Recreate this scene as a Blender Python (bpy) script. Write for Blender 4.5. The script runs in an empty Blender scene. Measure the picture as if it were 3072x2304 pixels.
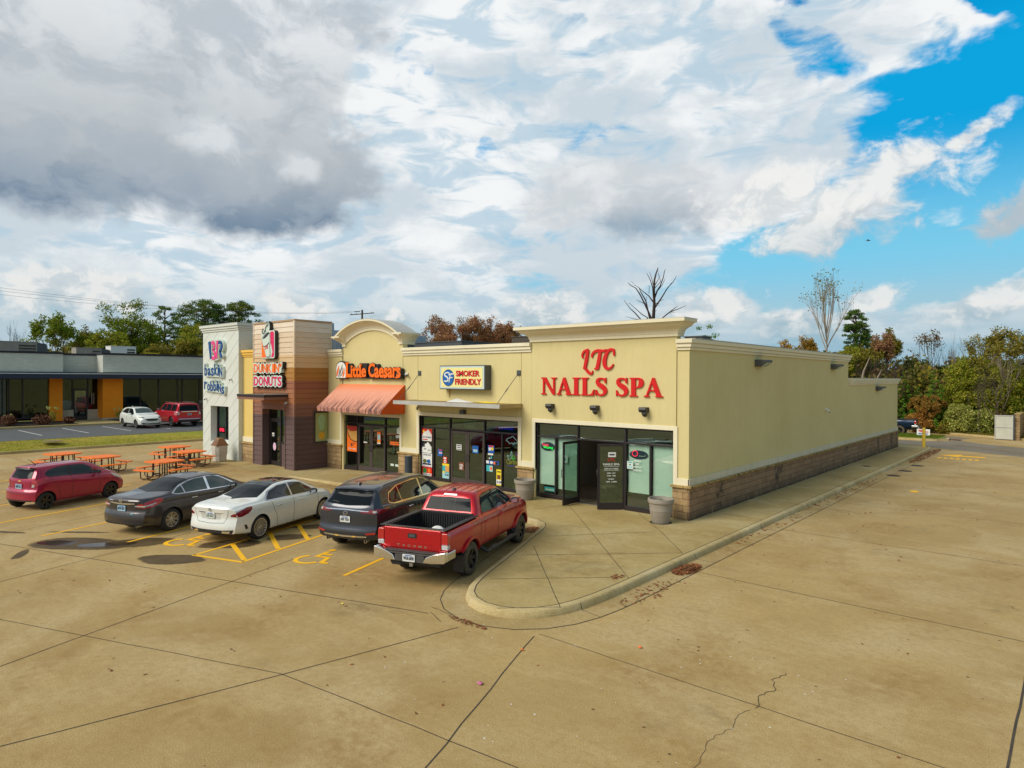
import bpy, bmesh, math, random
import numpy as np
from mathutils import Vector, Matrix
from mathutils.bvhtree import BVHTree
random.seed(7); RNG = np.random.default_rng(7)
PI = math.pi
scene = bpy.context.scene
col = scene.collection
def S(r, g, b, k=1.0):
 f = lambda c: ((c/255.0)/12.92 if c/255.0 <= 0.04045 else ((c/255.0+0.055)/1.055)**2.4)*k
 return (min(f(r), .95), min(f(g), .95), min(f(b), .95), 1.0)
class NT:
 def __init__(self, tree): self.t = tree; self.n = tree.nodes; self.l = tree.links
 def new(self, typ, **kw):
  x = self.n.new(typ)
  for k, v in kw.items():
   if k == 'inp':
    for kk, vv in v.items():
     if isinstance(vv, bpy.types.NodeSocket): self.l.new(vv, x.inputs[kk])
     else: x.inputs[kk].default_value = vv
   else: setattr(x, k, v)
  return x
 def math(self, op, a, b=None, c=None, clamp=False):
  x = self.n.new('ShaderNodeMath'); x.operation = op; x.use_clamp = clamp
  for i, v in enumerate((a, b, c)):
   if v is None: continue
   if isinstance(v, bpy.types.NodeSocket): self.l.new(v, x.inputs[i])
   else: x.inputs[i].default_value = v
  return x.outputs[0]
 def mix(self, fac, a, b, blend='MIX'):
  x = self.n.new('ShaderNodeMix'); x.data_type = 'RGBA'; x.blend_type = blend
  for i, v in ((0, fac), (6, a), (7, b)):
   if isinstance(v, bpy.types.NodeSocket): self.l.new(v, x.inputs[i])
   else: x.inputs[i].default_value = v
  return x.outputs[2]
 def noise(self, vec, scale, detail=4, rough=.55, dist=0.0):
  x = self.new('ShaderNodeTexNoise', inp={'Vector': vec, 'Scale': scale, 'Detail': detail, 'Roughness': rough, 'Distortion': dist})
  return x.outputs[0]
 def mapping(self, vec, scale=(1, 1, 1), rot=(0, 0, 0), loc=(0, 0, 0)):
  return self.new('ShaderNodeMapping', inp={'Vector': vec, 'Scale': scale, 'Rotation': rot, 'Location': loc}).outputs[0]
 def ramp(self, fac, stops, interp='LINEAR'):
  x = self.n.new('ShaderNodeValToRGB'); x.color_ramp.interpolation = interp
  e = x.color_ramp.elements
  while len(e) < len(stops): e.new(0.5)
  for i, (p, c) in enumerate(stops):
   e[i].position = p; e[i].color = c if not isinstance(c, (int, float)) else (c, c, c, 1)
  self.l.new(fac, x.inputs[0]); return x.outputs[0]
 def mrange(self, v, a, b, c=0.0, d=1.0):
  x = self.new('ShaderNodeMapRange', inp={0: v, 1: a, 2: b, 3: c, 4: d}); return x.outputs[0]
def newmat(name):
 m = bpy.data.materials.new(name); m.use_nodes = True
 t = NT(m.node_tree); b = t.n['Principled BSDF']
 return m, t, b
def pbr(name, c, rough=.6, metal=0.0, coat=0.0, spec=.5, var=None, bump=None, emit=None, streak=None, vrough=None):
 m, t, b = newmat(name)
 tc = t.new('ShaderNodeTexCoord').outputs['Object']
 cc = c
 if var:
  n = t.noise(tc, var[0], 6, .6)
  n = t.ramp(n, [(.3, 0.0), (.7, 1.0)])
  c2 = var[2] if len(var) > 2 else tuple([x*(1-var[1]) for x in c[:3]]+[1])
  cc = t.mix(n, c, c2)
  n2 = t.noise(tc, var[0]*9, 4, .6)
  cc = t.mix(t.math('MULTIPLY', t.mrange(n2, .35, .75), var[1]*.6), cc, tuple([x*.55 for x in c[:3]]+[1]))
 if streak:
  sv = t.mapping(tc, scale=(5, 5, .25))
  n = t.ramp(t.noise(sv, 1.0, 5, .6), [(.45, 0.0), (.8, 1.0)])
  cc = t.mix(t.math('MULTIPLY', n, streak), cc, tuple([x*.6 for x in c[:3]]+[1]))
 if isinstance(cc, bpy.types.NodeSocket): t.l.new(cc, b.inputs['Base Color'])
 else: b.inputs['Base Color'].default_value = cc
 b.inputs['Roughness'].default_value = rough
 if vrough:
  t.l.new(t.mrange(t.noise(tc, vrough[0], 4), .3, .7, vrough[1], vrough[2]), b.inputs['Roughness'])
 b.inputs['Metallic'].default_value = metal
 b.inputs['Coat Weight'].default_value = coat
 b.inputs['Coat Roughness'].default_value = .04
 b.inputs['Specular IOR Level'].default_value = spec
 if bump:
  h = t.noise(tc, bump[0], 5, .6)
  bn = t.new('ShaderNodeBump', inp={'Strength': bump[1], 'Distance': .02, 'Height': h})
  t.l.new(bn.outputs[0], b.inputs['Normal'])
 if emit:
  b.inputs['Emission Color'].default_value = c; b.inputs['Emission Strength'].default_value = emit
 return m
class MB:
 def __init__(self): self.v = []; self.f = []; self.m = []; self.cur = 0
 def add(self, vs, fs):
  o = len(self.v); self.v += [tuple(p) for p in vs]
  self.f += [tuple(i+o for i in f) for f in fs]; self.m += [self.cur]*len(fs); return self
 def mat(self, i): self.cur = i; return self
 def box(self, x0, x1, y0, y1, z0, z1):
  vs = [(x, y, z) for z in (z0, z1) for x, y in ((x0, y0), (x1, y0), (x1, y1), (x0, y1))]
  return self.add(vs, [(3, 2, 1, 0), (4, 5, 6, 7), (0, 1, 5, 4), (1, 2, 6, 5), (2, 3, 7, 6), (3, 0, 4, 7)])
 def obox(self, c, u, v, w):
  c, u, v, w = (Vector(a) for a in (c, u, v, w))
  vs = [c+su*u+sv*v+sw*w for sw in (-1, 1) for su, sv in ((-1, -1), (1, -1), (1, 1), (-1, 1))]
  return self.add(vs, [(3, 2, 1, 0), (4, 5, 6, 7), (0, 1, 5, 4), (1, 2, 6, 5), (2, 3, 7, 6), (3, 0, 4, 7)])
 def prism(self, pts, axis, a0, a1):
  n = len(pts)
  def P(p, a): return (a, p[0], p[1]) if axis == 'x' else ((p[0], a, p[1]) if axis == 'y' else (p[0], p[1], a))
  vs = [P(p, a0) for p in pts]+[P(p, a1) for p in pts]
  fs = [tuple(range(n))[::-1], tuple(range(n, 2*n))]
  fs += [(i, (i+1) % n, n+(i+1) % n, n+i) for i in range(n)]
  return self.add(vs, fs)
 def quad(self, a, b, c, d): return self.add([a, b, c, d], [(0, 1, 2, 3)])
 def tube(self, pts, rs, n=8, cap=True):
  pts = [Vector(p) for p in pts]
  if not isinstance(rs, (list, tuple)): rs = [rs]*len(pts)
  vs = []; fs = []; prev = None
  for i, p in enumerate(pts):
   d = (pts[min(i+1, len(pts)-1)]-pts[max(i-1, 0)]).normalized()
   if prev is None: a = d.orthogonal().normalized()
   else:
    a = (prev-d*prev.dot(d))
    a = a.normalized() if a.length > 1e-6 else d.orthogonal().normalized()
   prev = a; b = d.cross(a)
   for k in range(n):
    t = 2*PI*k/n; vs.append(p+(a*math.cos(t)+b*math.sin(t))*rs[i])
  for i in range(len(pts)-1):
   for k in range(n):
    k2 = (k+1) % n; fs.append((i*n+k, i*n+k2, (i+1)*n+k2, (i+1)*n+k))
  if cap: fs += [tuple(range(n))[::-1], tuple(range((len(pts)-1)*n, len(pts)*n))]
  return self.add(vs, fs)
 def lathe(self, prof, c=(0, 0, 0), n=24, axis='z', close=False):
  vs = []; fs = []
  for r, h in prof:
   for k in range(n):
    t = 2*PI*k/n; a, b = r*math.cos(t), r*math.sin(t)
    p = (a, b, h) if axis == 'z' else ((a, h, b) if axis == 'y' else (h, a, b))
    vs.append((p[0]+c[0], p[1]+c[1], p[2]+c[2]))
  m = len(prof)
  for i in range(m-1 if not close else m):
   j = (i+1) % m
   for k in range(n):
    k2 = (k+1) % n; fs.append((i*n+k, i*n+k2, j*n+k2, j*n+k))
  if not close: fs += [tuple(range(n))[::-1], tuple(range((m-1)*n, m*n))]
  return self.add(vs, fs)
 def mesh(self, name, mats, smooth=None):
  me = bpy.data.meshes.new(name); me.from_pydata(self.v, [], self.f)
  for m in (mats if isinstance(mats, (list, tuple)) else [mats]): me.materials.append(m)
  if any(self.m): me.polygons.foreach_set('material_index', self.m)
  me.validate(); me.update()
  bm = bmesh.new(); bm.from_mesh(me); bmesh.ops.recalc_face_normals(bm, faces=bm.faces); bm.to_mesh(me); bm.free()
  if smooth is not None:
   me.shade_smooth(); me.set_sharp_from_angle(angle=math.radians(smooth))
  return me
 def build(self, name, mats, parent=None, smooth=None, bevel=0.0, recalc=True):
  o = bpy.data.objects.new(name, self.mesh(name, mats, smooth)); link(o, parent)
  if bevel:
   md = o.modifiers.new('bevel', 'BEVEL'); md.width = bevel; md.segments = 2; md.limit_method = 'ANGLE'; md.angle_limit = math.radians(40)
  return o
WS = set()
def link(o, parent=None):
 col.objects.link(o)
 if parent is not None:
  o.parent = parent
  if parent.name in WS: o.matrix_parent_inverse = Matrix.Translation(-parent.location)
 return o
def tag(o, label=None, cat=None, group=None, kind=None):
 if label: o['label'] = label
 if cat: o['category'] = cat
 if group: o['group'] = group
 if kind: o['kind'] = kind
 return o
def thing(name, label, cat, loc=(0, 0, 0), rz=0.0, group=None, ws=False):
 o = bpy.data.objects.new(name, None); o.empty_display_size = .2; col.objects.link(o)
 o.location = loc; o.rotation_euler = (0, 0, rz)
 if ws: WS.add(o.name)
 return tag(o, label, cat, group)
def struct(o): return tag(o, kind='structure')
def copy_tree(o, parent=None):
 c = o.copy(); col.objects.link(c)
 if parent is not None: c.parent = parent
 for ch in list(o.children): copy_tree(ch, c)
 return c
def rrect(x0, x1, z0, z1, r, n=4):
 pts = []
 for cx, cz, a0 in ((x1-r, z0+r, -90), (x1-r, z1-r, 0), (x0+r, z1-r, 90), (x0+r, z0+r, 180)):
  for i in range(n+1):
   a = math.radians(a0+90*i/n); pts.append((cx+r*math.cos(a), cz+r*math.sin(a)))
 return pts
def ell(cx, cz, rx, rz, n=24): return [(cx+rx*math.cos(2*PI*i/n), cz+rz*math.sin(2*PI*i/n)) for i in range(n)]
_tc = {}
def text_mesh(txt, size, depth=.01, bold=0.0, bevel=0.0, width=None, shear=0.0, height=None, spacing=1.0):
 cu = bpy.data.curves.new('tmp', 'FONT'); cu.body = txt; cu.size = size; cu.extrude = depth/2; cu.offset = bold
 cu.shear = shear; cu.space_character = spacing; cu.resolution_u = 3; cu.space_line = .85
 o = bpy.data.objects.new('tmp', cu); col.objects.link(o)
 dg = bpy.context.evaluated_depsgraph_get()
 me = bpy.data.meshes.new_from_object(o.evaluated_get(dg))
 co = np.array([v.co[:] for v in me.vertices]); fs = [tuple(p.vertices) for p in me.polygons]
 bpy.data.objects.remove(o); bpy.data.curves.remove(cu); bpy.data.meshes.remove(me)
 if len(co) == 0: return co, fs
 mn = co.min(0); mx = co.max(0); co = co-mn
 if width: co[:, 0] *= width/(mx[0]-mn[0])
 if height: co[:, 1] *= height/(mx[1]-mn[1])
 return np.stack([co[:, 0], -co[:, 2], co[:, 1]], 1), fs
def add_text(mb, txt, x, y, z, width=None, height=None, size=1.0, depth=.02, bold=0.0, shear=0.0, spacing=1.0, place=None):
 co, fs = text_mesh(txt, size, depth, bold, width=width, height=height, shear=shear, spacing=spacing)
 if len(co) == 0: return
 co = co+np.array([x, y, z])
 if place: co = [place(Vector(c)) for c in co]
 mb.add(co, fs)
def concrete(name, base, stain=1.0, joints=None):
 m, t, b = newmat(name)
 g = t.new('ShaderNodeNewGeometry').outputs['Position']
 big = t.ramp(t.noise(g, .13, 4, .6), [(.38, 0.0), (.62, 1.0)])
 med = t.ramp(t.noise(g, .55, 6, .65, .6), [(.44, 0.0), (.68, 1.0)])
 fine = t.noise(g, 9, 6, .7)
 grit = t.noise(g, 60, 3, .7)
 broom = t.noise(t.mapping(g, scale=(1.2, 9, 1), rot=(0, 0, -.35)), 1.3, 4, .6)
 c0 = base; c1 = (base[0]*.80, base[1]*.79, base[2]*.78, 1); c2 = (base[0]*1.03, base[1]*1.12, base[2]*1.42, 1)
 c = t.mix(big, c0, c1)
 c = t.mix(t.math('MULTIPLY', med, .62*stain), c, (base[0]*.66, base[1]*.62, base[2]*.54, 1))
 ps = t.new('ShaderNodeSeparateXYZ', inp={0: g})
 def cell(v, rot, sx, sy):
  q = t.mapping(v, rot=(0, 0, rot)); q = t.new('ShaderNodeVectorMath', operation='MULTIPLY', inp={0: q, 1: (1/sx, 1/sy, 0)}).outputs[0]
  return t.new('ShaderNodeTexWhiteNoise', inp={0: t.new('ShaderNodeVectorMath', operation='FLOOR', inp={0: q}).outputs[0]}).outputs[0]
 sh = t.new('ShaderNodeVectorMath', operation='ADD', inp={0: g, 1: (14.23, -6.89, 0)}).outputs[0]; sh2 = t.new('ShaderNodeVectorMath', operation='ADD', inp={0: g, 1: (.6, -14.4, 0)}).outputs[0]
 sl = t.mix(t.math('GREATER_THAN', ps.outputs[0], -6.9), cell(sh, -math.radians(18.5), 4.65, 4.1), cell(sh2, 0.0, 6.6, 5.9))
 c = t.mix(t.mrange(sl, 0, 1, 0, .36), c, (base[0]*.70, base[1]*.70, base[2]*.72, 1))
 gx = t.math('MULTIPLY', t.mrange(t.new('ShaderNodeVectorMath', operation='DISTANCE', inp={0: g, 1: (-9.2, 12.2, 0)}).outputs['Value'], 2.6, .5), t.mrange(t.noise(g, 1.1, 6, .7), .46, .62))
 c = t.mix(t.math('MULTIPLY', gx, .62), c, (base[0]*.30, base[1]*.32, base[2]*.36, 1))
 c = t.mix(t.mrange(t.noise(g, .31, 6, .65, .5), .47, .62, 0, .85*stain), c, c2); c = t.mix(t.mrange(t.noise(t.mapping(g, rot=(0, 0, .6), scale=(.5, 1.7, 1)), .8, 6, .68, .4), .52, .66, 0, .45*stain), c, (base[0]*1.12, base[1]*1.18, base[2]*1.38, 1))
 c = t.mix(t.mrange(broom, .45, .8, 0, .30), c, (base[0]*.68, base[1]*.67, base[2]*.66, 1))
 c = t.mix(t.mrange(fine, .46, .64, 0, .46), c, (base[0]*.66, base[1]*.60, base[2]*.48, 1))
 c = t.mix(t.mrange(grit, .50, .64, 0, .5), c, (base[0]*.46, base[1]*.42, base[2]*.36, 1)); c = t.mix(t.mrange(grit, .47, .36, 0, .5), c, (min(1, base[0]*1.4), base[1]*1.4, base[2]*1.4, 1))
 br2 = t.math('MULTIPLY', t.mrange(t.noise(g, .36, 5, .6, .4), .50, .64), t.mrange(t.noise(g, 5, 6, .7), .36, .60)); c = t.mix(t.math('MULTIPLY', br2, .55*stain), c, (base[0]*.55, base[1]*.43, base[2]*.28, 1))
 c = t.mix(t.mrange(t.noise(g, 26, 4, .6), .62, .8, 0, .35), c, (min(1, base[0]*1.35), base[1]*1.35, base[2]*1.3, 1))
 vo = t.new('ShaderNodeTexVoronoi', inp={'Vector': g, 'Scale': 1.3}); vo.feature = 'F1'
 spk = t.math('MULTIPLY', t.mrange(vo.outputs['Distance'], .018, .035, 1, 0), t.mrange(t.new('ShaderNodeTexWhiteNoise', inp={'Vector': vo.outputs['Position']}).outputs[0], .55, .6))
 c = t.mix(t.math('MULTIPLY', spk, .7*stain), c, (.05, .04, .03, 1))
 oil = t.math('MULTIPLY', t.mrange(t.noise(g, .42, 3, .5, .3), .60, .72), t.mrange(t.noise(g, 3.5, 5, .65), .4, .62))
 c = t.mix(t.math('MULTIPLY', oil, .5*stain), c, (base[0]*.35, base[1]*.35, base[2]*.38, 1))
 t.l.new(c, b.inputs['Base Color'])
 b.inputs['Roughness'].default_value = .82; b.inputs['Specular IOR Level'].default_value = .3
 bn = t.new('ShaderNodeBump', inp={'Strength': .25, 'Distance': .01, 'Height': t.math('ADD', fine, t.math('MULTIPLY', grit, .6))})
 t.l.new(bn.outputs[0], b.inputs['Normal'])
 return m
CON = S(184, 157, 104, 1.0)
M = {}
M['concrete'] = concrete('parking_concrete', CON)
M['curb'] = concrete('curb_concrete', S(198, 178, 128, 1.0), 1.1)
M['gutter'] = concrete('gutter_concrete', S(178, 154, 104, 1.0), 1.6)
M['walk'] = concrete('sidewalk_concrete', S(182, 161, 108, 1.0), 1.0)
M['joint'] = pbr('joint_sealant', (.075, .06, .042, 1), .9, var=(3, .5))
M['asphalt'] = pbr('asphalt', S(96, 98, 100, .85), .9, var=(.6, .2), bump=(60, .3))
M['gravel'] = pbr('yellow_paint', S(232, 172, 20, 1.0), .65, var=(4, .25), bump=(40, .2))
def paint_worn(name, c):
 m, t, b = newmat(name); g = t.new('ShaderNodeNewGeometry').outputs['Position']
 w = t.mrange(t.noise(g, 7, 6, .7), .55, .75, 0, .55)
 t.l.new(t.mix(w, c, (CON[0]*.85, CON[1]*.85, CON[2]*.8, 1)), b.inputs['Base Color']); b.inputs['Roughness'].default_value = .7
 return m
M['yellow'] = paint_worn('worn_yellow_paint', S(246, 184, 8, 1.0))
M['yellow2'] = paint_worn('yellow_paint_marks', S(250, 188, 4, 1.0))
M['white_line'] = pbr('white_line_paint', S(225, 225, 220, .9), .7, var=(5, .2))
def stucco(name, c, streak=.25):
 m, t, b = newmat(name); g = t.new('ShaderNodeNewGeometry').outputs['Position']
 d = (c[0]*.80, c[1]*.77, c[2]*.68, 1)
 n = t.ramp(t.noise(g, .35, 5, .6), [(.35, 0.0), (.7, 1.0)])
 cc = t.mix(t.math('MULTIPLY', n, .45), c, d)
 sv = t.noise(t.mapping(g, scale=(4.5, 4.5, .22)), 1.0, 6, .62)
 cc = t.mix(t.mrange(sv, .48, .8, 0, streak), cc, (c[0]*.62, c[1]*.58, c[2]*.48, 1))
 cc = t.mix(t.mrange(t.noise(t.mapping(g, scale=(26, 26, 3)), 1.0, 3, .6), .45, .8, 0, .16), cc, (c[0]*.6, c[1]*.58, c[2]*.5, 1))
 t.l.new(cc, b.inputs['Base Color']); b.inputs['Roughness'].default_value = .85; b.inputs['Specular IOR Level'].default_value = .25
 bn = t.new('ShaderNodeBump', inp={'Strength': .35, 'Distance': .006, 'Height': t.noise(g, 70, 4, .7)})
 t.l.new(bn.outputs[0], b.inputs['Normal']); return m
M['stucco'] = stucco('tan_stucco', S(216, 202, 148, 1.0), .13)
M['trim'] = stucco('cream_trim', S(234, 226, 198, 1.0), .12)
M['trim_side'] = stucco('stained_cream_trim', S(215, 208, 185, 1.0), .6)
M['yellow_stucco'] = stucco('yellow_cornice_stucco', S(240, 196, 96, 1.0), .15)
M['yellow_wall'] = stucco('yellow_stucco', S(226, 199, 120, 1.0), .2)
M['white_stucco'] = stucco('white_stucco', S(218, 224, 219, .95), .15)
M['groove'] = pbr('groove_grey', S(150, 155, 152, .7), .9)
M['joint_stucco'] = pbr('stucco_joint', S(165, 142, 88, .8), .9)
def stone(name, c, dark=.6, grime=True):
 m, t, b = newmat(name); g = t.new('ShaderNodeNewGeometry').outputs['Position']
 sp = t.new('ShaderNodeSeparateXYZ', inp={0: g})
 u = t.math('ADD', sp.outputs[0], sp.outputs[1])
 uv = t.new('ShaderNodeCombineXYZ', inp={0: u, 1: sp.outputs[2]}).outputs[0]
 duv = t.new('ShaderNodeVectorMath', operation='ADD', inp={0: uv, 1: t.new('ShaderNodeVectorMath', operation='SCALE', inp={0: t.new('ShaderNodeTexNoise', inp={'Vector': uv, 'Scale': 2.0}).outputs[1], 3: .03}).outputs[0]}).outputs[0]
 br = t.new('ShaderNodeTexBrick', offset=.37, squash=1.45, squash_frequency=3, inp={'Vector': duv, 'Color1': c, 'Color2': (c[0]*.66, c[1]*.62, c[2]*.58, 1), 'Mortar': (c[0]*.42, c[1]*.38, c[2]*.33, 1), 'Scale': 1.0, 'Mortar Size': .008, 'Mortar Smooth': .4, 'Bias': -.2, 'Brick Width': .42, 'Row Height': .205})
 cc = br.outputs[0]
 cc = t.mix(t.mrange(t.noise(g, 6, 6, .7), .42, .75, 0, .5), cc, (c[0]*.5, c[1]*.45, c[2]*.4, 1))
 cc = t.mix(t.mrange(t.noise(g, 22, 5, .7), .5, .8, 0, .45), cc, (min(1, c[0]*1.4), c[1]*1.4, c[2]*1.4, 1))
 if grime:
  z = t.mrange(sp.outputs[2], .10, .85, 1, 0)
  gr = t.math('MULTIPLY', t.math('MULTIPLY', z, z), t.mrange(t.noise(t.mapping(g, scale=(1, 1, .6)), 2.4, 6, .7), .28, .50))
  st = t.mrange(t.noise(t.mapping(g, scale=(.8, .8, .1)), 1.1, 3, .5), .57, .63, 0, .85)
  gr = t.math('MAXIMUM', gr, t.math('MULTIPLY', st, t.mrange(t.noise(g, 5, 5), .35, .6)))
  cc = t.mix(t.math('MULTIPLY', gr, dark), cc, (.030, .022, .014, 1))
 t.l.new(cc, b.inputs['Base Color']); b.inputs['Roughness'].default_value = .88
 h = t.math('ADD', t.math('MULTIPLY', br.outputs[1], -1.6), t.noise(g, 13, 6, .65))
 bn = t.new('ShaderNodeBump', inp={'Strength': .8, 'Distance': .03, 'Height': h}); t.l.new(bn.outputs[0], b.inputs['Normal'])
 return m
M['stone'] = stone('split_face_stone', S(186, 156, 112, .95), .35)
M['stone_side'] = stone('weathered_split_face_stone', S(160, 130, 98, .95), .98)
M['cap'] = pbr('stone_cap', S(200, 168, 105, .9), .85, var=(4, .45), bump=(12, .6))
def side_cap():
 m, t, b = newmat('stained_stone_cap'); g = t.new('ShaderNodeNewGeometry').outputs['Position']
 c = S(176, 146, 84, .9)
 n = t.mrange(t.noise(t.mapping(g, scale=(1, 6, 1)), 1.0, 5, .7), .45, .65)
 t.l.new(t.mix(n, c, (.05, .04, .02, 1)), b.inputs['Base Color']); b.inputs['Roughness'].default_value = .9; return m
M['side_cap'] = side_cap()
def board():
 m, t, b = newmat('painted_clapboard'); g = t.new('ShaderNodeNewGeometry').outputs['Position']
 z = t.new('ShaderNodeSeparateXYZ', inp={0: g}).outputs[2]
 f = t.mrange(z, 0, 8)
 st = [(0, S(100, 78, 76, .9)), (2.61/8, S(142, 98, 80, .9)), (3.2/8, S(166, 108, 70, .9)), (3.90/8, S(158, 98, 70, .9)), (4.37/8, S(178, 124, 52, .9)), (4.97/8, S(218, 184, 138, .95)), (5.6/8, S(222, 200, 172, .97)), (6.72/8, S(232, 216, 196, .97))]
 c = t.ramp(f, st, 'CONSTANT')
 n = t.noise(t.mapping(g, scale=(1, 1, 14)), 2.2, 5, .6)
 c = t.mix(t.mrange(n, .4, .75, 0, .22), c, (.12, .07, .05, 1))
 t.l.new(c, b.inputs['Base Color']); b.inputs['Roughness'].default_value = .7
 return m
M['board'] = board()
M['board_plain'] = pbr('brown_trim', S(96, 76, 72, .9), .7, var=(2, .15))
M['dark_recess'] = pbr('dark_brown_panel', S(60, 44, 44, .8), .6, var=(2, .2))
M['tan_metal'] = pbr('tan_coping', S(190, 158, 120, .9), .5)
M['corr'] = pbr('corrugated_steel', S(178, 190, 205, .85), .4, .3)
M['frame'] = pbr('dark_bronze_frame', S(58, 50, 52, .9), .45, .3, var=(8, .2))
M['frame_lt'] = pbr('bronze_door_frame', S(88, 78, 76, .9), .45, .3)
M['steel'] = pbr('brushed_steel', S(180, 180, 178, .9), .35, .8)
M['galv'] = pbr('galvanised_fascia', S(206, 204, 196, .9), .5, .2, var=(2, .2), streak=.3)
M['galv_tan'] = pbr('tan_canopy_end', S(196, 170, 118, .9), .6, .1, var=(2, .2))
M['grey_metal'] = pbr('dark_grey_metal', S(88, 92, 94, .9), .5, .3)
M['lamp_body'] = pbr('lamp_bronze', S(66, 64, 62, .9), .5, .3)
M['lamp_glass'] = pbr('lamp_lens', S(150, 175, 185, .8), .15, coat=.5)
M['roof'] = pbr('roof_membrane', S(150, 148, 140, .8), .9, var=(1, .3))
M['hvac'] = pbr('hvac_grey', S(166, 158, 146, .9), .6, .1, var=(1.5, .2))
M['hvac_dark'] = pbr('hvac_grille', S(96, 86, 74, .8), .8, var=(20, .4))
M['white_plastic'] = pbr('white_plastic', S(230, 230, 226, .9), .4)
M['black_plastic'] = pbr('black_plastic', (.02, .02, .022, 1), .5)
M['rubber'] = pbr('rubber', (.022, .021, .020, 1), .75, bump=(40, .3))
M['dusty_rubber'] = pbr('dusty_rubber', S(120, 104, 76, .6), .9, var=(8, .5))
M['chrome'] = pbr('chrome', (.75, .75, .76, 1), .1, 1.0)
M['satin'] = pbr('satin_alloy', (.55, .55, .56, 1), .28, 1.0)
M['bronze_rim'] = pbr('polished_bronze_alloy', (.60, .61, .64, 1), .22, .75)
M['black_rim'] = pbr('black_alloy', (.02, .02, .022, 1), .3, .4, coat=.4)
M['carglass'] = pbr('tinted_car_glass', (.010, .015, .018, 1), .03, 0, spec=.55)
M['carglass_rear'] = pbr('dark_rear_glass', (.008, .012, .016, 1), .10, 0, spec=.10)
M['carglass_green'] = pbr('green_tinted_car_glass', (.03, .055, .05, 1), .03, 0, spec=.7)
M['tail'] = pbr('red_tail_lens', (.45, .01, .012, 1), .12, coat=1.0)
M['tail_dark'] = pbr('dark_red_tail_lens', (.22, .006, .01, 1), .1, coat=1.0)
M['clear'] = pbr('clear_lens', (.5, .5, .5, 1), .08, coat=1.0)
M['plate'] = pbr('plate_white', S(225, 228, 226, .9), .4)
M['plate_blue'] = pbr('plate_pale_blue', S(170, 205, 222, .9), .4)
M['ink'] = pbr('dark_ink', (.02, .03, .06, 1), .5)
M['ink_green'] = pbr('green_ink', (.05, .14, .03, 1), .5)
def glass(name, tint, refl=1.0, darkmix=0.0):
 m, t, b = newmat(name)
 t.n.remove(b); out = t.n['Material Output']
 tr = t.new('ShaderNodeBsdfTransparent', inp={0: tint})
 gl = t.new('ShaderNodeBsdfGlossy', inp={0: (.80, 1, .92, 1), 'Roughness': .01})
 ge = t.new('ShaderNodeNewGeometry'); dt = t.math('ABSOLUTE', t.new('ShaderNodeVectorMath', operation='DOT_PRODUCT', inp={0: ge.outputs['Normal'], 1: ge.outputs['Incoming']}).outputs['Value'])
 fr = t.math('POWER', t.math('SUBTRACT', 1.0, dt), 4.0); fac = t.math('ADD', t.math('MULTIPLY', fr, .8), refl, clamp=True)
 mx = t.new('ShaderNodeMixShader', inp={0: fac, 1: tr.outputs[0], 2: gl.outputs[0]})
 t.l.new(mx.outputs[0], out.inputs[0]); return m
M['glass'] = glass('storefront_glass', (.60, .70, .65, 1), .12)
M['glass_clear'] = glass('salon_glass', (.90, .97, .93, 1), .07)
M['glass_office'] = glass('office_glass', (.40, .44, .44, 1), .05)
M['glass_dark'] = glass('dark_storefront_glass', (.42, .52, .47, 1), .13)
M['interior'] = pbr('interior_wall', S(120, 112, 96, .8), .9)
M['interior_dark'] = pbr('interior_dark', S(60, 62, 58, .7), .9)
M['wood_floor'] = pbr('grey_wood_floor', S(120, 104, 88, .8), .5, var=(5, .4))
def blinds():
 m, t, b = newmat('window_blind_slats'); g = t.new('ShaderNodeNewGeometry').outputs['Position']
 z = t.new('ShaderNodeSeparateXYZ', inp={0: g}).outputs[2]
 w = t.math('SINE', t.math('MULTIPLY', z, 2*PI/.028))
 t.l.new(t.mix(t.mrange(w, -1, 1), S(232, 238, 228, 1.0), S(176, 190, 182, .95)), b.inputs['Base Color'])
 b.inputs['Roughness'].default_value = .6; return m
M['blinds'] = blinds()
def awning():
 m, t, b = newmat('faded_orange_canvas'); g = t.new('ShaderNodeNewGeometry').outputs['Position']
 sp = t.new('ShaderNodeSeparateXYZ', inp={0: g}); z = sp.outputs[2]
 pos = t.new('ShaderNodeCombineXYZ', inp={0: t.math('ADD', sp.outputs[0], t.math('MULTIPLY', z, .10)), 1: t.math('MULTIPLY', z, .12)}).outputs[0]
 st = t.noise(pos, 9, 6, .75)
 st2 = t.noise(pos, 30, 4, .7)
 fade = t.mrange(z, 4.25, 3.85)
 c = t.mix(fade, S(238, 132, 74, .95), S(226, 158, 132, .95))
 mold = t.math('MULTIPLY', t.mrange(z, 3.95, 3.15), t.mrange(st, .46, .60))
 mold = t.math('ADD', t.math('MULTIPLY', mold, .9), t.math('MULTIPLY', t.math('MULTIPLY', t.mrange(z, 3.6, 3.05), t.mrange(st2, .4, .6)), .6), clamp=True)
 c = t.mix(mold, c, S(88, 60, 66, .8))
 t.l.new(c, b.inputs['Base Color']); b.inputs['Roughness'].default_value = .9
 return m
M['awning'] = awning()
M['orange_canvas'] = pbr('orange_canvas', S(226, 92, 18, .9), .85, var=(1.2, .15))
M['table_orange'] = pbr('orange_coated_steel', S(255, 124, 22, 1.0), .55, var=(6, .12))
M['table_frame'] = pbr('brown_painted_steel', S(62, 46, 44, .8), .5)
M['pot'] = pbr('grey_planter_plastic', S(160, 150, 136, .9), .6, var=(2, .1), streak=.25)
M['bin_stone'] = pbr('pale_bin_concrete', S(212, 206, 192, .9), .85, var=(2.5, .2), bump=(8, .4))
M['bin_lid'] = pbr('brown_bin_lid', S(150, 108, 74, .85), .55)
M['red_letter'] = pbr('red_acrylic', S(214, 3, 6, .95), .4)
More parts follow.
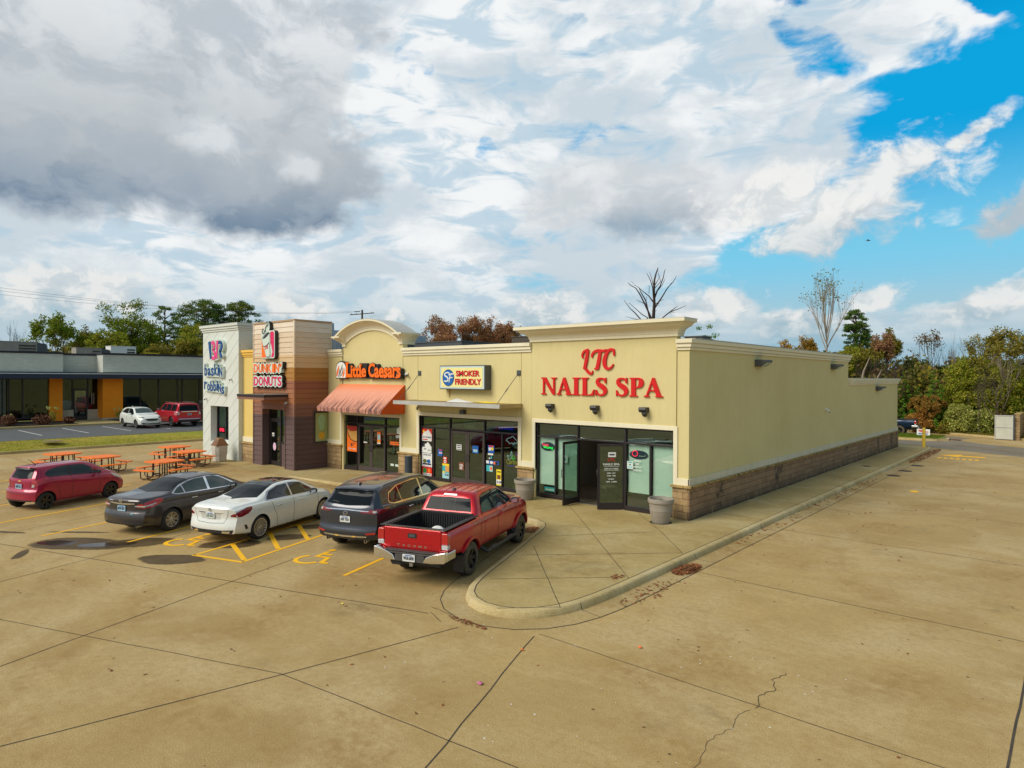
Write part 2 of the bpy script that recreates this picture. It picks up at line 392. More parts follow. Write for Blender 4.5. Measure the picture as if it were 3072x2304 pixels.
M['dark_red'] = pbr('dark_red_return', S(120, 10, 16, .8), .5)
def _r(name, *c, **k): M[name] = pbr(name, S(*c), k.pop('rough', .45), **k)
_r('orange_letter', 252, 112, 10); _r('pink_letter', 222, 10, 94); _r('navy_letter', 0, 70, 134); _r('rose_letter', 226, 72, 136)
_r('sign_white', 236, 238, 232); _r('sign_pale', 205, 218, 206); _r('sign_black', 34, 30, 30); _r('sign_cream', 238, 226, 150)
_r('sign_blue', 18, 96, 172); _r('sign_red', 200, 22, 40); _r('aluminium', 208, 224, 222, metal=.3); _r('pale_blue', 160, 205, 215)
_r('paper', 228, 228, 224); _r('poster_red', 214, 40, 34); _r('poster_orange', 246, 116, 30); _r('poster_blue', 24, 92, 178)
_r('poster_yellow', 238, 212, 34); _r('poster_teal', 60, 172, 184); _r('poster_green', 40, 140, 70); _r('pizza', 214, 160, 84); _r('pepperoni', 170, 50, 34)
_r('poster_brown', 120, 66, 46); _r('olive', 96, 104, 42); _r('pale_pink', 226, 190, 214)
for n_, c_ in dict(neon_blue=(20, 60, 255), neon_red=(255, 50, 80), neon_green=(40, 255, 90), neon_yellow=(255, 200, 40), neon_white=(220, 240, 255)).items():
 M[n_] = pbr(n_, S(*c_), .4, emit=1.1)
CAMH = 4.55
YAW, PITCH, ROLL = math.radians(41.06), math.radians(-0.53), math.radians(0.245)
F0 = Vector((-math.sin(YAW), math.cos(YAW), 0)); R0 = Vector((math.cos(YAW), math.sin(YAW), 0)); Z0 = Vector((0, 0, 1))
FW = F0*math.cos(PITCH)+Z0*math.sin(PITCH); UP = Z0*math.cos(PITCH)-F0*math.sin(PITCH)
RT = R0*math.cos(ROLL)+UP*math.sin(ROLL); UP2 = -R0*math.sin(ROLL)+UP*math.cos(ROLL)
cd = bpy.data.cameras.new('camera'); cam = bpy.data.objects.new('camera', cd); col.objects.link(cam)
cd.sensor_width = 36; cd.lens = 36*1969/3072; cd.clip_end = 5000; cd.clip_start = .1
mw = Matrix((RT, UP2, -FW)).transposed().to_4x4(); mw.translation = (0, 0, CAMH); cam.matrix_world = mw
scene.camera = cam
def bearing(px):
 d = F0+R0*((px-1536)/1969); return d.normalized()
def spot(px, dist): d = bearing(px); return (d.x*dist, d.y*dist)
def spotY(px, Y): d = bearing(px); return (d.x*Y/d.y, Y)
def top_height(px, py, dist):
 c = math.cos(math.atan((px-1536)/1969)); return CAMH+(1135-py)/1969*dist*c
def sheet(name, pts, z, m, zf=None):
 mb = MB(); mb.add([(x, y, z if zf is None else zf(x, y)) for x, y in pts], [tuple(range(len(pts)))])
 o = mb.build(name, m); return struct(o)
m, t, b = newmat('meadow'); g = t.new('ShaderNodeNewGeometry').outputs['Position']
c = t.mix(t.ramp(t.noise(g, .05, 5, .6), [(.3, 0.0), (.7, 1.0)]), S(96, 104, 40, .8), S(150, 138, 62, .8))
c = t.mix(t.mrange(t.noise(g, 1.4, 5, .7), .4, .7, 0, .6), c, S(80, 90, 24, .8)); t.l.new(c, b.inputs['Base Color']); b.inputs['Roughness'].default_value = .95
M['meadow'] = m
sheet('ground', [(-1500, -1500), (1500, -1500), (1500, 1500), (-1500, 1500)], -.06, M['meadow'])
sheet('parking_lot', [(-47, -34), (46, -34), (46, 62.6), (-3.2, 62.6), (-12.2, 67.5), (-47, 67.5)], 0, M['concrete'])
def lawn(name, ca, cb, cc_):
 m, t, b = newmat(name); g = t.new('ShaderNodeNewGeometry').outputs['Position']
 c = t.mix(t.ramp(t.noise(g, .35, 5, .65), [(.35, 0.0), (.62, 1.0)]), ca, cb)
 c = t.mix(t.mrange(t.noise(g, 2.2, 5, .7), .45, .7, 0, .8), c, cc_)
 t.l.new(c, b.inputs['Base Color']); b.inputs['Roughness'].default_value = .95
 bn = t.new('ShaderNodeBump', inp={'Strength': 1.0, 'Distance': .06, 'Height': t.noise(g, 30, 5, .8)}); t.l.new(bn.outputs[0], b.inputs['Normal'])
 return m
M['lawn'] = lawn('verge_grass', S(190, 166, 60, .9), S(160, 160, 30, .9), S(120, 132, 24, .85))
M['lawn_green'] = lawn('island_grass', S(96, 120, 20, .9), S(120, 136, 26, .9), S(80, 100, 16, .85))
mb = MB()
ys = list(range(-20, 66, 3))
for y0, y1 in zip(ys[:-1], ys[1:]):
 e = lambda y: -47.15 if y < 26 else -47.15
 f = lambda y: -48.9+ (y-9)*.12 if y > 9 else -48.9
 f2 = lambda y: min(-47.6, -48.9+max(0, y-9)*.05)-1.3
 mb.quad((e(y0), y0, .15), (e(y1), y1, .15), (f2(y1), y1, .49), (f2(y0), y0, .49))
struct(mb.build('verge', M['lawn']))
mb = MB(); mb.box(-47.16, -47.0, -20, 66, -.05, .15); struct(mb.build('verge_kerb', M['curb']))
sheet('neighbour_parking_lot', [(-61.6, -20), (-50.2, -20), (-50.2, 9), (-48.9, 40), (-48.9, 66), (-61.6, 66)], .485, M['asphalt'])
mb = MB(); mb.box(-68.6, -61.75, 5, 60, .3, .63); mb.box(-61.75, -61.6, 5, 60, .3, .62); struct(mb.build('neighbour_pavement', M['walk']))
mb = MB(); mb.box(-67, -62.2, 5, 17.2, .62, .66); mb.box(-66.2, -62.8, 20.6, 22.2, .62, .66)
struct(mb.build('flower_bed', pbr('mulch', (.035, .02, .012, 1), .95, bump=(12, 1.0))))
mb = MB()
for y in (12.7, 15.5, 18.25, 21.05, 23.8, 26.6, 29.4, 9.9): mb.box(-59.8, -53.6, y-.05, y+.05, .489, .490)
tag(mb.build('stall_line', M['white_line']), 'white stall stripes on the grey neighbour lot', kind='structure')
mb = MB(); mb.prism(ell(-48.4, 12.0, .55, .55, 20), 'z', .48, .50); mb.prism(ell(-48.4, 12.0, .3, .3, 20), 'z', .50, .51)
tag(mb.build('manhole_cover', pbr('drain_concrete', S(150, 130, 96, .8), .9, var=(5, .3))), 'round drain cover set in the grass verge', 'drain cover')
KERB = [(-27.5, 15.9), (-22, 15.9), (-17, 15.9), (-13.4, 15.9), (-12.55, 15.85), (-12.25, 15.6), (-12.15, 15.3), (-11.15, 12.95), (-10.05, 10.25), (-9.86, 9.83), (-9.62, 9.48), (-9.28, 9.2), (-8.8, 9.04), (-8.35, 9.08), (-7.95, 9.28), (-7.66, 9.6), (-7.45, 10.0), (-7.35, 10.5), (-7.32, 11.2), (-7.33, 13), (-7.35, 18), (-7.37, 30), (-7.37, 40), (-7.37, 49.9), (-7.42, 50.5), (-7.6, 50.95), (-7.95, 51.2), (-8.5, 51.3), (-20, 51.3)]
def resample(P, step):
 out = [P[0]]
 for a, b_ in zip(P[:-1], P[1:]):
  n = max(1, int(math.hypot(b_[0]-a[0], b_[1]-a[1])/step))
  for i in range(1, n+1): out.append((a[0]+(b_[0]-a[0])*i/n, a[1]+(b_[1]-a[1])*i/n))
 return out
KP = resample(KERB, .5)
for _ in range(3): KP = [KP[0]]+[((a[0]+2*b_[0]+c_[0])/4, (a[1]+2*b_[1]+c_[1])/4) for a, b_, c_ in zip(KP[:-2], KP[1:-1], KP[2:])]+[KP[-1]]
def offset(P, d):
 out = []
 for i, p in enumerate(P):
  a = P[max(0, i-1)]; b_ = P[min(len(P)-1, i+1)]
  dx, dy = b_[0]-a[0], b_[1]-a[1]; L = math.hypot(dx, dy) or 1
  out.append((p[0]-dy/L*d, p[1]+dx/L*d))
 return out
def zs(x, y=0):
 return .006+.144*min(1, max(0, (x+27.7)/4.7)) if x < -23 else .15
def ribbon(name, P, prof, m, zfun=None):
 mb = MB(); rows = []
 for d, h in prof:
  Q = offset(P, d); rows.append([(q[0], q[1], h*(zs(q[0])/.15 if zfun is None else zfun(q[0]))) for q in Q])
 n = len(P); vs = [v for r in rows for v in r]
 fs = [(i*n+k, i*n+k+1, (i+1)*n+k+1, (i+1)*n+k) for i in range(len(rows)-1) for k in range(n-1)]
 mb.add(vs, fs); return mb.build(name, m, smooth=50)
struct(ribbon('kerb', KP, [(-.012, -.02), (-.01, .03), (.012, .10), (.03, .135), (.06, .150), (.17, .153), (.175, .140)], M['curb']))
struct(ribbon('gutter', KP, [(-.52, .003), (-.5, .0045), (-.2, .006), (.02, .006)], M['gutter'], lambda x: 1.0))
mb = MB()
for i in range(14, len(KP)-8, 9):
 a, b_ = offset(KP, -.5)[i], offset(KP, -.02)[i]; c_, d_ = offset(KP, .02)[i], offset(KP, .17)[i]
 if KP[i][0] > -22: mb.tube([(*a, .003), (*b_, .006)], .006, 4); mb.tube([(*b_, .02), (*c_, .12), (*d_, .151)], .006, 4)
struct(mb.build('kerb_joint', M['joint']))
inner = offset(KP, .17)
mb = MB(); poly = inner+[(-20, 49.2), (-9.3, 49.2), (-9.3, 19.0), (-23, 19.05), (-27.7, 19.05), (-39, 19.05), (-46.9, 19.05)]
bm = bmesh.new(); vs = [bm.verts.new((p[0], p[1], 0)) for p in inner]
def wallpt(p):
 x, y = p
 if x <= -9.4 and y < 30: return (x, 19.1)
 return None
mb = MB()
idx_corner = max(i for i, p in enumerate(inner) if p[1] < 15.9 and p[0] < -12.0)
west = [p for p in inner if p[0] <= -12.9 and p[1] < 17]
for a, b_ in zip(west[:-1], west[1:]):
 mb.quad((a[0], a[1], zs(a[0])), (b_[0], b_[1], zs(b_[0])), (b_[0], 19.1, zs(b_[0])), (a[0], 19.1, zs(a[0])))
rest = [p for p in inner if not (p[0] <= -12.9 and p[1] < 17)]
x0, y0 = west[-1]
front = [p for p in rest if p[1] < 19.1]; side = [p for p in rest if p[1] >= 19.1 and p[1] < 50.9 and p[0] > -8]
pl = [(x0, y0)]+front+[(-7.55, 19.1), (x0, 19.1)]
mb.add([(p[0], p[1], .15) for p in pl], [tuple(range(len(pl)))])
mb.add([(-9.3, 19.1, .15), (-7.52, 19.1, .15), (-7.54, 50.4, .15), (-7.75, 50.85, .15), (-8.2, 51.12, .15), (-20, 51.12, .15), (-20, 49.2, .15), (-9.3, 49.2, .15)], [tuple(range(8))])
mb.quad((-46.9, 15.9, .008), (-27.5, 15.9, .008), (-27.5, 19.1, .008), (-46.9, 19.1, .008))
bm.free(); bmesh_ok = mb.build('pavement', M['walk'])
bm = bmesh.new(); bm.from_mesh(bmesh_ok.data); bmesh.ops.triangulate(bm, faces=[f for f in bm.faces if len(f.verts) > 4]); bm.to_mesh(bmesh_ok.data); bm.free()
struct(bmesh_ok)
def wiggle(a, b_, amp=.012, step=.5):
 P = resample([a, b_], step); return [(p[0]+random.uniform(-amp, amp), p[1]+random.uniform(-amp, amp)) for p in P]
def strip(mb, P, w, z):
 L = offset(P, w/2); R = offset(P, -w/2)
 zf = z if callable(z) else (lambda x: z)
 for i in range(len(P)-1):
  mb.quad((L[i][0], L[i][1], zf(L[i][0])), (R[i][0], R[i][1], zf(R[i][0])), (R[i+1][0], R[i+1][1], zf(R[i+1][0])), (L[i+1][0], L[i+1][1], zf(L[i+1][0])))
mb = MB(); z = .0045
A = Vector((-math.sin(math.radians(18.5)), math.cos(math.radians(18.5)))); B = Vector((A.y, -A.x))   # stall direction and across it
def ln(p, q, w=.013, zz=z, amp=.008): strip(mb, wiggle(p, q, amp), w, zz)
def cont(p, d, s0, s1, w=.020): ln((p[0]+d.x*s0, p[1]+d.y*s0), (p[0]+d.x*s1, p[1]+d.y*s1), w)
cont((-14.23, 6.89), B, -30, 5.0); cont((-14.23, 6.89), A, -9, 2.2, .016); cont((-18.64, 5.42), A, -9, 3.0, .016); cont((-23.2, 4.0), A, -9, 5, .016)
cont((-27.8, 2.4), A, -9, 9, .016); cont((-32.3, .9), A, -9, 12, .016); cont((-36.9, -.6), A, -9, 14, .016)
ln((-15.22, 2.94), (-9.19, 5.25)); cont((-15.22, 2.94), B, -30, 0)
ln((-9.19, 5.25), (-9.99, 1.93), .018); ln((-9.19, 5.25), (-8.55, 8.35), .018); ln((-9.19, 5.25), (-4.93, 5.8), .014); ln((-4.93, 5.8), (3, 6.4), .014)
ln((-7.27, 8.95), (-5.74, 5.09), .019, amp=.012); ln((-5.74, 5.09), (-4.2, 1.2), .019, amp=.012)
ln((-7.25, 9.09), (-1.19, 9.11)); ln((-1.19, 9.11), (6, 9.15)); ln((-6.8, 14.5), (10, 14.35), .016); ln((-.58, 40), (-.66, -3), .03)
ln((-6.85, 20.3), (12, 20.3), .014); ln((-6.85, 26.2), (12, 26.2), .014); ln((-6.85, 32), (12, 32), .012); ln((-6.85, 38), (12, 38), .012); ln((-6.85, 44), (12, 44), .012)
ln((6, -3), (6, 60), .02)
ln((-46.5, 13.2), (-27.5, 13.2), .016); ln((-46.5, 9.2), (-30, 9.2), .014); ln((-40, 9.2), (-40, 16), .014)
G2 = offset(KP, -.52); strip(mb, [p for p in G2 if p[0] > -27], .018, .0075)
tag(struct(mb.build('pavement_joint', M['joint'])), 'dark joints between the concrete slabs')
mb = MB()
inn = [(p[0], p[1]) for p in offset(KP, .175)]
strip(mb, [p for p in inn if p[0] > -22], .020, .1555)
for p, q in (((-11.76, 16.8), (-7.52, 12.57)), ((-10.83, 13.32), (-7.56, 10.11)), ((-11.76, 16.8), (-13.9, 18.9)), ((-9.13, 17.02), (-7.55, 15.23)), ((-9.13, 17.02), (-11, 18.95)), ((-11.21, 14.41), (-9.2, 16.9)), ((-10.51, 12.42), (-7.6, 15.3)), ((-9.76, 10.47), (-7.6, 12.6)), ((-11.8, 15.7), (-11.0, 16.0)), ((-8.4, 9.25), (-7.55, 10.11))):
 strip(mb, wiggle(p, q, .004), .014, .1545)
for y in (20.6, 24, 27.5, 31, 34.5, 38, 41.5, 45, 48.3): strip(mb, [(-9.2, y), (-7.55, y)], .012, .1545)
for x in (-14.2, -16.5, -19, -21.4): strip(mb, [(x, 16.1), (x+.9, 18.9)], .014, .1545)
for x in (-28.2, -30.6, -33, -35.4, -37.8, -40.2): strip(mb, [(x+1.2, 15.9), (x, 19)] if x > -29 else [(x+1.2, 13.2), (x+.2, 16.9)], .016, .013)
tag(struct(mb.build('walkway_joint', M['joint'])), 'fine joints in the walkway slab')
mb = MB()
P = [(-3.42, 10.42), (-3.5, 10.05), (-3.35, 9.75), (-3.48, 9.45), (-3.37, 9.11), (-3.5, 8.7), (-3.42, 8.3), (-3.52, 7.8), (-3.4, 7.3), (-3.46, 6.6)]
P2 = []
for a, b_ in zip(P[:-1], P[1:]):
 for i in range(5): P2.append((a[0]+(b_[0]-a[0])*i/5+random.uniform(-.025, .025), a[1]+(b_[1]-a[1])*i/5))
strip(mb, P2[:22], .011, .004); strip(mb, P2[22:], .006, .004)
for a, b_ in (((-9.1, 8.7), (-9.7, 8.75)), ((-9.5, 8.55), (-9.0, 8.3)), ((-12.6, 14.9), (-12.2, 14.3))): strip(mb, wiggle(a, b_, .03, .12), .012, .007)
tag(struct(mb.build('pavement_crack', M['joint'])), 'thin cracks in the concrete lot')
def bar(p, q, w=.10, zz=.006, name='stall_line', m='yellow', label=None, group='yellow stall lines'):
 mb = MB(); strip(mb, resample([p, q], .4), w, zz); o = mb.build(name, M[m]); tag(o, label, kind='structure'); return o
def away(p, L): return (p[0]+A.x*L, p[1]+A.y*L)
for p, L in (((-12.74, 8.79), 5.6), ((-15.53, 7.79), 7.4), ((-17.03, 7.27), 6.4), ((-19.61, 6.28), 7), ((-22.27, 5.26), 7), ((-25.05, 4.4), 7), ((-27.9, 3.6), 7), ((-30.7, 2.7), 7), ((-33.4, 1.8), 7)):
 bar(p, away(p, L), label='yellow painted stall line')
bar((-17.08, 7.25), (-15.49, 7.78), .11)
for p, q in (((-15.66, 7.9), (-17.35, 8.42)), ((-16.02, 9.01), (-17.8, 9.75)), ((-16.35, 10.09), (-18.2, 10.9)), ((-16.7, 11.3), (-18.55, 12.1)), ((-15.6, 7.85), (-17.2, 7.95)),):
 if p != (-15.6, 7.85): bar(p, q, .13, .0065)
def wheelchair(cx, cy, ang, s):
 ca, sa = math.cos(ang), math.sin(ang)
 def T(u, v): return (cx+(u*ca-v*sa)*s, cy+(u*sa+v*ca)*s)
 mb = MB(); nz = [.0062]
 def seg(pts, w): nz[0] += .0006; strip(mb, [T(*p) for p in pts], w*s, nz[0])
 seg([(.38*math.cos(math.radians(a)), .38*math.sin(math.radians(a))-.1) for a in range(130, 345, 12)], .13)
 seg([(-.02, .72), (-.02, .2), (.36, .2), (.5, -.28)], .15); seg([(.5, -.28), (.70, -.22)], .13); seg([(-.02, .46), (.30, .46)], .12)
 hd = ell(-.02, .88, .11, .11, 12); mb.add([(*T(*p), .0100) for p in hd], [tuple(range(12))])
 return mb.build('wheelchair_symbol', M['yellow2'])
tag(wheelchair(-14.55, 9.11, math.radians(18.5), .92), 'yellow wheelchair symbol beside the stall of the grey crossover', kind='structure')
tag(wheelchair(-18.69, 7.68, math.radians(18.5), .95), 'yellow wheelchair symbol behind the white sedan', kind='structure')
mb = MB(); ax, ay = -5.3, 46.6
mb.add([(ax+a*1.0, ay+b_, .006) for a, b_ in ((-1.3, .4), (-.2, 1.3), (-.2, .7), (1.0, .75), (1.0, .2), (-.2, .15), (-.2, -.4))], [tuple(range(7))])
for i in range(7): mb.box(ax-1.1+i*.3, ax-.92+i*.3, ay-1.7, ay-1.1, .005, .0065)
tag(mb.build('painted_arrow', M['yellow2']), 'yellow arrow and faded word painted on the drive lane', kind='structure')
mb = MB(); mb.add([(-5.15+p[0], 30.84+p[1], .006) for p in ell(0, 0, .16, .28, 9)], [tuple(range(9))]); tag(mb.build('paint_spot', M['yellow2']), kind='structure')
wm, t, b = newmat('wet_concrete'); g = t.new('ShaderNodeNewGeometry').outputs['Position']
n = t.noise(g, 1.4, 5, .6)
t.l.new(t.mix(t.mrange(n, .35, .65), (.075, .048, .020, 1), (.13, .088, .040, 1)), b.inputs['Base Color']); b.inputs['Roughness'].default_value = .6; b.inputs['Specular IOR Level'].default_value = .25
wt = t.new('ShaderNodeAttribute', attribute_name='wetness').outputs['Fac']; fa = t.mrange(t.math('ADD', wt, t.math('MULTIPLY', t.math('SUBTRACT', t.noise(g, 7, 6, .7), .5), .9)), .15, .70)
t.l.new(t.math('MULTIPLY', fa, .80), b.inputs['Alpha'])
M['wet'] = wm
M['water'] = pbr('standing_water', (.05, .032, .022, 1), .06, spec=.35)
def blob(cx, cy, rx, ry, ang, seed, amp=.22, n=40):
 r = random.Random(seed); ph = [r.uniform(0, 6.28) for _ in range(5)]; am = [r.uniform(.3, 1)*amp/(k+1) for k in range(5)]
 out = []
 for i in range(n):
  a = 2*PI*i/n; k = 1+sum(am[j]*math.sin((j+1.0)*a+ph[j]) for j in range(5))
  u, v = rx*k*math.cos(a), ry*k*math.sin(a); out.append((cx+u*math.cos(ang)-v*math.sin(ang), cy+u*math.sin(ang)+v*math.cos(ang)))
 return out
def puddle(name, label, wets, waters):
 root = thing(name, None, None, (wets[0][0], wets[0][1], 0), ws=True); root['kind'] = 'structure'
 for i, w in enumerate(wets):
  mb = MB(); P = blob(*w); n = len(P); cx, cy = w[0], w[1]; z_ = .0052+.0003*i
  for k_ in (1.12, .97, .8): mb.v += [(cx+(x-cx)*k_, cy+(y-cy)*k_, z_) for x, y in P]
  mb.v.append((cx, cy, z_)); mb.f = [(r*n+j, r*n+(j+1) % n, (r+1)*n+(j+1) % n, (r+1)*n+j) for r in (0, 1) for j in range(n)]+[(2*n+j, 2*n+(j+1) % n, 3*n) for j in range(n)]; mb.m = [0]*len(mb.f)
  o = mb.build('wet_patch', M['wet'], root, recalc=False); at = o.data.attributes.new('wetness', 'FLOAT', 'POINT'); at.data.foreach_set('value', [0.0]*n+[.55]*n+[1.0]*(n+1))
 for i, w in enumerate(waters):
  mb = MB(); P = blob(*w); mb.add([(x, y, .0058+.0003*i) for x, y in P], [tuple(range(len(P)))]); mb.build('water', M['water'], root)
ba = math.radians(20)
puddle('puddle', '', [(-20.6, 5.62, 1.35, .62, ba+.25, 3), (-19.5, 6.75, .85, .5, ba+.5, 8)], [(-21.0, 5.4, .55, .26, ba+.3, 5), (-19.9, 6.15, .7, .24, ba+.6, 9)])
puddle('puddle', '', [(-17.15, 6.75, .85, .42, ba+.3, 11)], [])
puddle('puddle', '', [(-17.45, 8.35, .85, .42, ba+.6, 14)], [(-17.6, 8.6, .4, .14, ba+.6, 15)])
puddle('puddle', '', [(-16.95, 9.95, .6, .32, ba+.6, 24)], []); puddle('puddle', '', [(-17.6, 11.2, .8, .3, ba+.6, 25)], [])
puddle('puddle', '', [(-20.35, 4.35, .12, .5, 1.1, 31), (-21.9, 6.2, .09, .8, -.9, 33)], [])
puddle('puddle', '', [(-23.6, 4.7, .10, .8, -1.0, 35), (-25.6, 4.2, .4, .18, .3, 36)], [])
leafm = pbr('dead_leaf', S(160, 96, 50, .9), .8, var=(9, .6)); M['leaf'] = leafm
def leaf_pile(name, cx, cy, rx, ry, n, z0, h, label, size=.045, ang=0):
 mb = MB(); r = random.Random(int(cx*10))
 for i in range(n):
  a = r.uniform(0, 6.28); q = math.sqrt(r.random()); u, v = rx*q*math.cos(a), ry*q*math.sin(a)
  x = cx+u*math.cos(ang)-v*math.sin(ang); y = cy+u*math.sin(ang)+v*math.cos(ang)
  z = z0+.008+h*(1-q)*r.random(); s = size*r.uniform(.6, 1.3); th = r.uniform(0, 6.28); ti = r.uniform(-.5, .5)
  e1 = Vector((math.cos(th), math.sin(th), ti))*s; e2 = Vector((-math.sin(th), math.cos(th), r.uniform(-.4, .4)))*s*.55; c = Vector((x, y, z))
  mb.add([c-e1, c-e2*1.0, c+e1, c+e2], [(0, 1, 2, 3)])
 o = mb.build(name, leafm); return tag(o, label, 'leaves', kind='stuff')
leaf_pile('leaf_litter', -7.08, 14.5, .26, .58, 420, .006, .10, 'heap of brown dead leaves in the gutter beside the kerb')
leaf_pile('leaf_litter', -12.35, 15.2, .38, .42, 260, .006, .05, 'scatter of brown leaves in the kerb corner ahead of the red pickup')
leaf_pile('leaf_litter', -7.15, 26, .2, 9, 150, .006, .02, 'thin trail of leaves along the side gutter', .05)
leaf_pile('leaf_litter', -7.1, 46, .28, 5, 520, .006, .04, 'thick trail of leaves in the gutter near the yellow post', .06)
leaf_pile('leaf_litter', -6.9, 12.5, .3, 1.2, 70, .006, .01, 'loose leaves in the gutter beside the island')
leaf_pile('leaf_litter', -8.6, 8.62, .5, .08, 90, .006, .02, 'line of dead leaves in the joint round the island nose', .03)
leaf_pile('leaf_litter', -7.4, 59.2, .6, .3, 160, .02, .04, 'leaves drifted at the end of the grass island', .06)
leaf_pile('leaf_litter', -7.75, 12.5, .12, .2, 30, .15, .01, 'few leaves on the island edge', .04)
leaf_pile('leaf_litter', -3, 12, 6, 8, 60, .0, .004, 'single leaves strewn over the concrete lot', .035)
leaf_pile('leaf_litter', -6, 30, 5, 14, 90, .0, .004, 'single leaves strewn over the side lane', .05)
leaf_pile('leaf_litter', -14, 6, 6, 3, 30, .0, .004, 'few leaves behind the parked cars', .035)
leaf_pile('leaf_litter', -36.5, 5.0, 1.2, .5, 300, .0, .05, 'brown leaves gathered left of the purple hatchback', .06)
def scrap(x, y, s, m, label, z=.006, seed=1):
 r = random.Random(seed); mb = MB(); P = [(x+s*r.uniform(.5, 1)*math.cos(a), y+s*.7*r.uniform(.5, 1)*math.sin(a), z+r.uniform(0, .03)) for a in [i*PI/4 for i in range(8)]]
 mb.add(P+[(x, y, z+.03)], [(i, (i+1) % 8, 8) for i in range(8)]); return tag(mb.build('litter', m), label, 'litter')
scrap(-6.72, 7.02, .085, pbr('pink_wrapper', S(226, 120, 170, .9), .5, var=(20, .5)), 'crumpled pink wrapper lying on the dark joint')
scrap(-7.02, 8.35, .05, M['poster_orange'], 'small orange scrap left of the dark joint', seed=3)
scrap(-5.6, 9.75, .06, M['poster_orange'], 'small orange scrap below the island nose', seed=4)
scrap(-11.15, 6.75+.9, .04, M['poster_yellow'], 'tiny yellow scrap behind the red pickup', seed=5)
mb = MB(); r = random.Random(4)
for i in range(70):
 x, y, s = r.uniform(-8.5, -2.5), r.uniform(5.5, 11), r.uniform(.008, .022); mb.add([(x-s, y, .005), (x, y-s*.6, .006), (x+s, y, .005), (x, y+s*.7, .006)], [(0, 1, 2, 3)])
tag(mb.build('paper_scraps', M['paper']), 'pale paper specks strewn over the lot', 'litter', kind='stuff')
mb = MB(); r = random.Random(5)
for i in range(200):
 x, y, s = r.uniform(-22, 3), r.uniform(2.5, 30), r.uniform(.01, .03); mb.add([(x-s, y, .005), (x, y-s*.6, .006), (x+s, y, .005), (x, y+s*.7, .006)], [(0, 1, 2, 3)])
tag(mb.build('dirt_specks', M['joint']), 'dark grit specks strewn over the lot', 'grit', kind='stuff')
M['iron'] = pbr('rusty_iron', S(80, 56, 48, .7), .7, .2, var=(6, .4))
for i, (x, y, lb) in enumerate(((-6.76, 35.3, 'nearest'), (-6.67, 37.5, 'middle'), (-6.59, 40.2, 'farthest'))):
 mb = MB(); mb.lathe([(.30, .0), (.30, .008), (.27, .010), (.0, .011)], (x, y, 0), 24)
 tag(mb.build('manhole_cover', M['iron']), lb+' of three round iron covers beside the side kerb', 'manhole cover', 'iron covers beside the side kerb')
mb = MB(); mb.lathe([(.22, .15), (.22, .156), (0, .157)], (-8.28, 36.9, 0), 20); tag(mb.build('utility_cover', M['iron']), 'round iron cover set in the side walkway', 'utility cover')
bo = thing('bollard', 'yellow steel bollard at the far end of the side walkway', 'bollard', (-7.85, 50.05, 0), ws=True)
mb = MB(); mb.lathe([(.10, .1), (.10, 1.33), (.085, 1.38), (.05, 1.41), (.0, 1.42)], (-7.85, 50.05, 0), 20); mb.build('post', pbr('bollard_yellow', S(238, 200, 60, .95), .5, var=(3, .15)), bo, smooth=40)
mb = MB(); P = [(-30, 57.2), (-9.2, 57.0), (-8.2, 57.5), (-7.55, 58.3), (-7.6, 59.3), (-8.3, 60.3), (-9.5, 61.0), (-11.4, 61.4), (-30, 61.6)]
mb.prism(P, 'z', -.02, .15); struct(mb.build('island_kerb', M['curb']))
P2 = [(-30, 57.4), (-9.25, 57.2), (-8.35, 57.65), (-7.8, 58.35), (-7.82, 59.2), (-8.45, 60.1), (-9.55, 60.75), (-11.4, 61.1), (-30, 61.3)]
mb = MB(); mb.prism(P2, 'z', .1, .19); struct(mb.build('lawn', M['lawn_green']))
mb = MB(); mb.prism([(-30, 67.4), (-12, 67.4), (-9.9, 66.2), (-3.3, 62.5), (-3.3, 62.7), (-9.9, 66.4), (-12, 67.65), (-30, 67.65)], 'z', -.02, .15); struct(mb.build('lot_kerb', M['curb']))
mb = MB(); mb.prism([(-30, 67.65), (-12, 67.65), (-9.9, 66.4), (-3.3, 62.7), (40, 62.7), (40, 110), (-60, 110)], 'z', -.03, .13); struct(mb.build('bank', M['lawn_green']))
mb = MB(); mb.add([(-40, 48.5, .003), (14, 52.5, .003), (30, 62, .003), (-6, 62, .003), (-30, 56.5, .003)], [(0, 1, 2, 3, 4)])
lane = MB(); lane.add([(-30, 52.2, .004), (-9, 52.3, .004), (-5, 50.2, .004), (6, 44.5, .004), (14, 47, .004), (4, 52, .004), (-5.5, 57, .004), (-7.2, 59.5, .004), (-6.5, 61.8, .004), (-9.2, 63.5, .004), (-12, 65, .004), (-30, 65, .004), (-30, 61.8, .004), (-11, 61.6, .004), (-8.5, 60.7, .004), (-7.2, 59, .004), (-7.6, 57.8, .004), (-9, 56.8, .004), (-30, 56.9, .004)], [(0, 1, 2, 3, 4, 5, 6, 16, 17, 18), (6, 7, 8, 9, 10, 11, 12, 13, 14, 15, 16)])
struct(lane.build('worn_lane', concrete('grey_concrete', S(140, 130, 112, .95))))
root = thing('retail_building', 'long single-storey tan stucco strip building with arched parapet, white tower and brown clapboard tower', 'building', (-20, 19, 0), ws=True)
FY = 18.93; BY = 19.18
def part(name, m, mb, smooth=None, bevel=0.0, parent=None): return mb.build(name, m, parent if parent is not None else root, smooth, bevel)
mb = MB()
mb.box(-9.63, -9.21, FY, BY, 0, 5.46)                       # corner strip
mb.box(-9.72, -9.63, FY, BY, 0, 2.91)
mb.box(-15.5, -9.63, FY-.02, BY, 2.91, 5.95)                # nail salon front
mb.box(-15.5, -15.32, FY, BY, 0, 2.91)
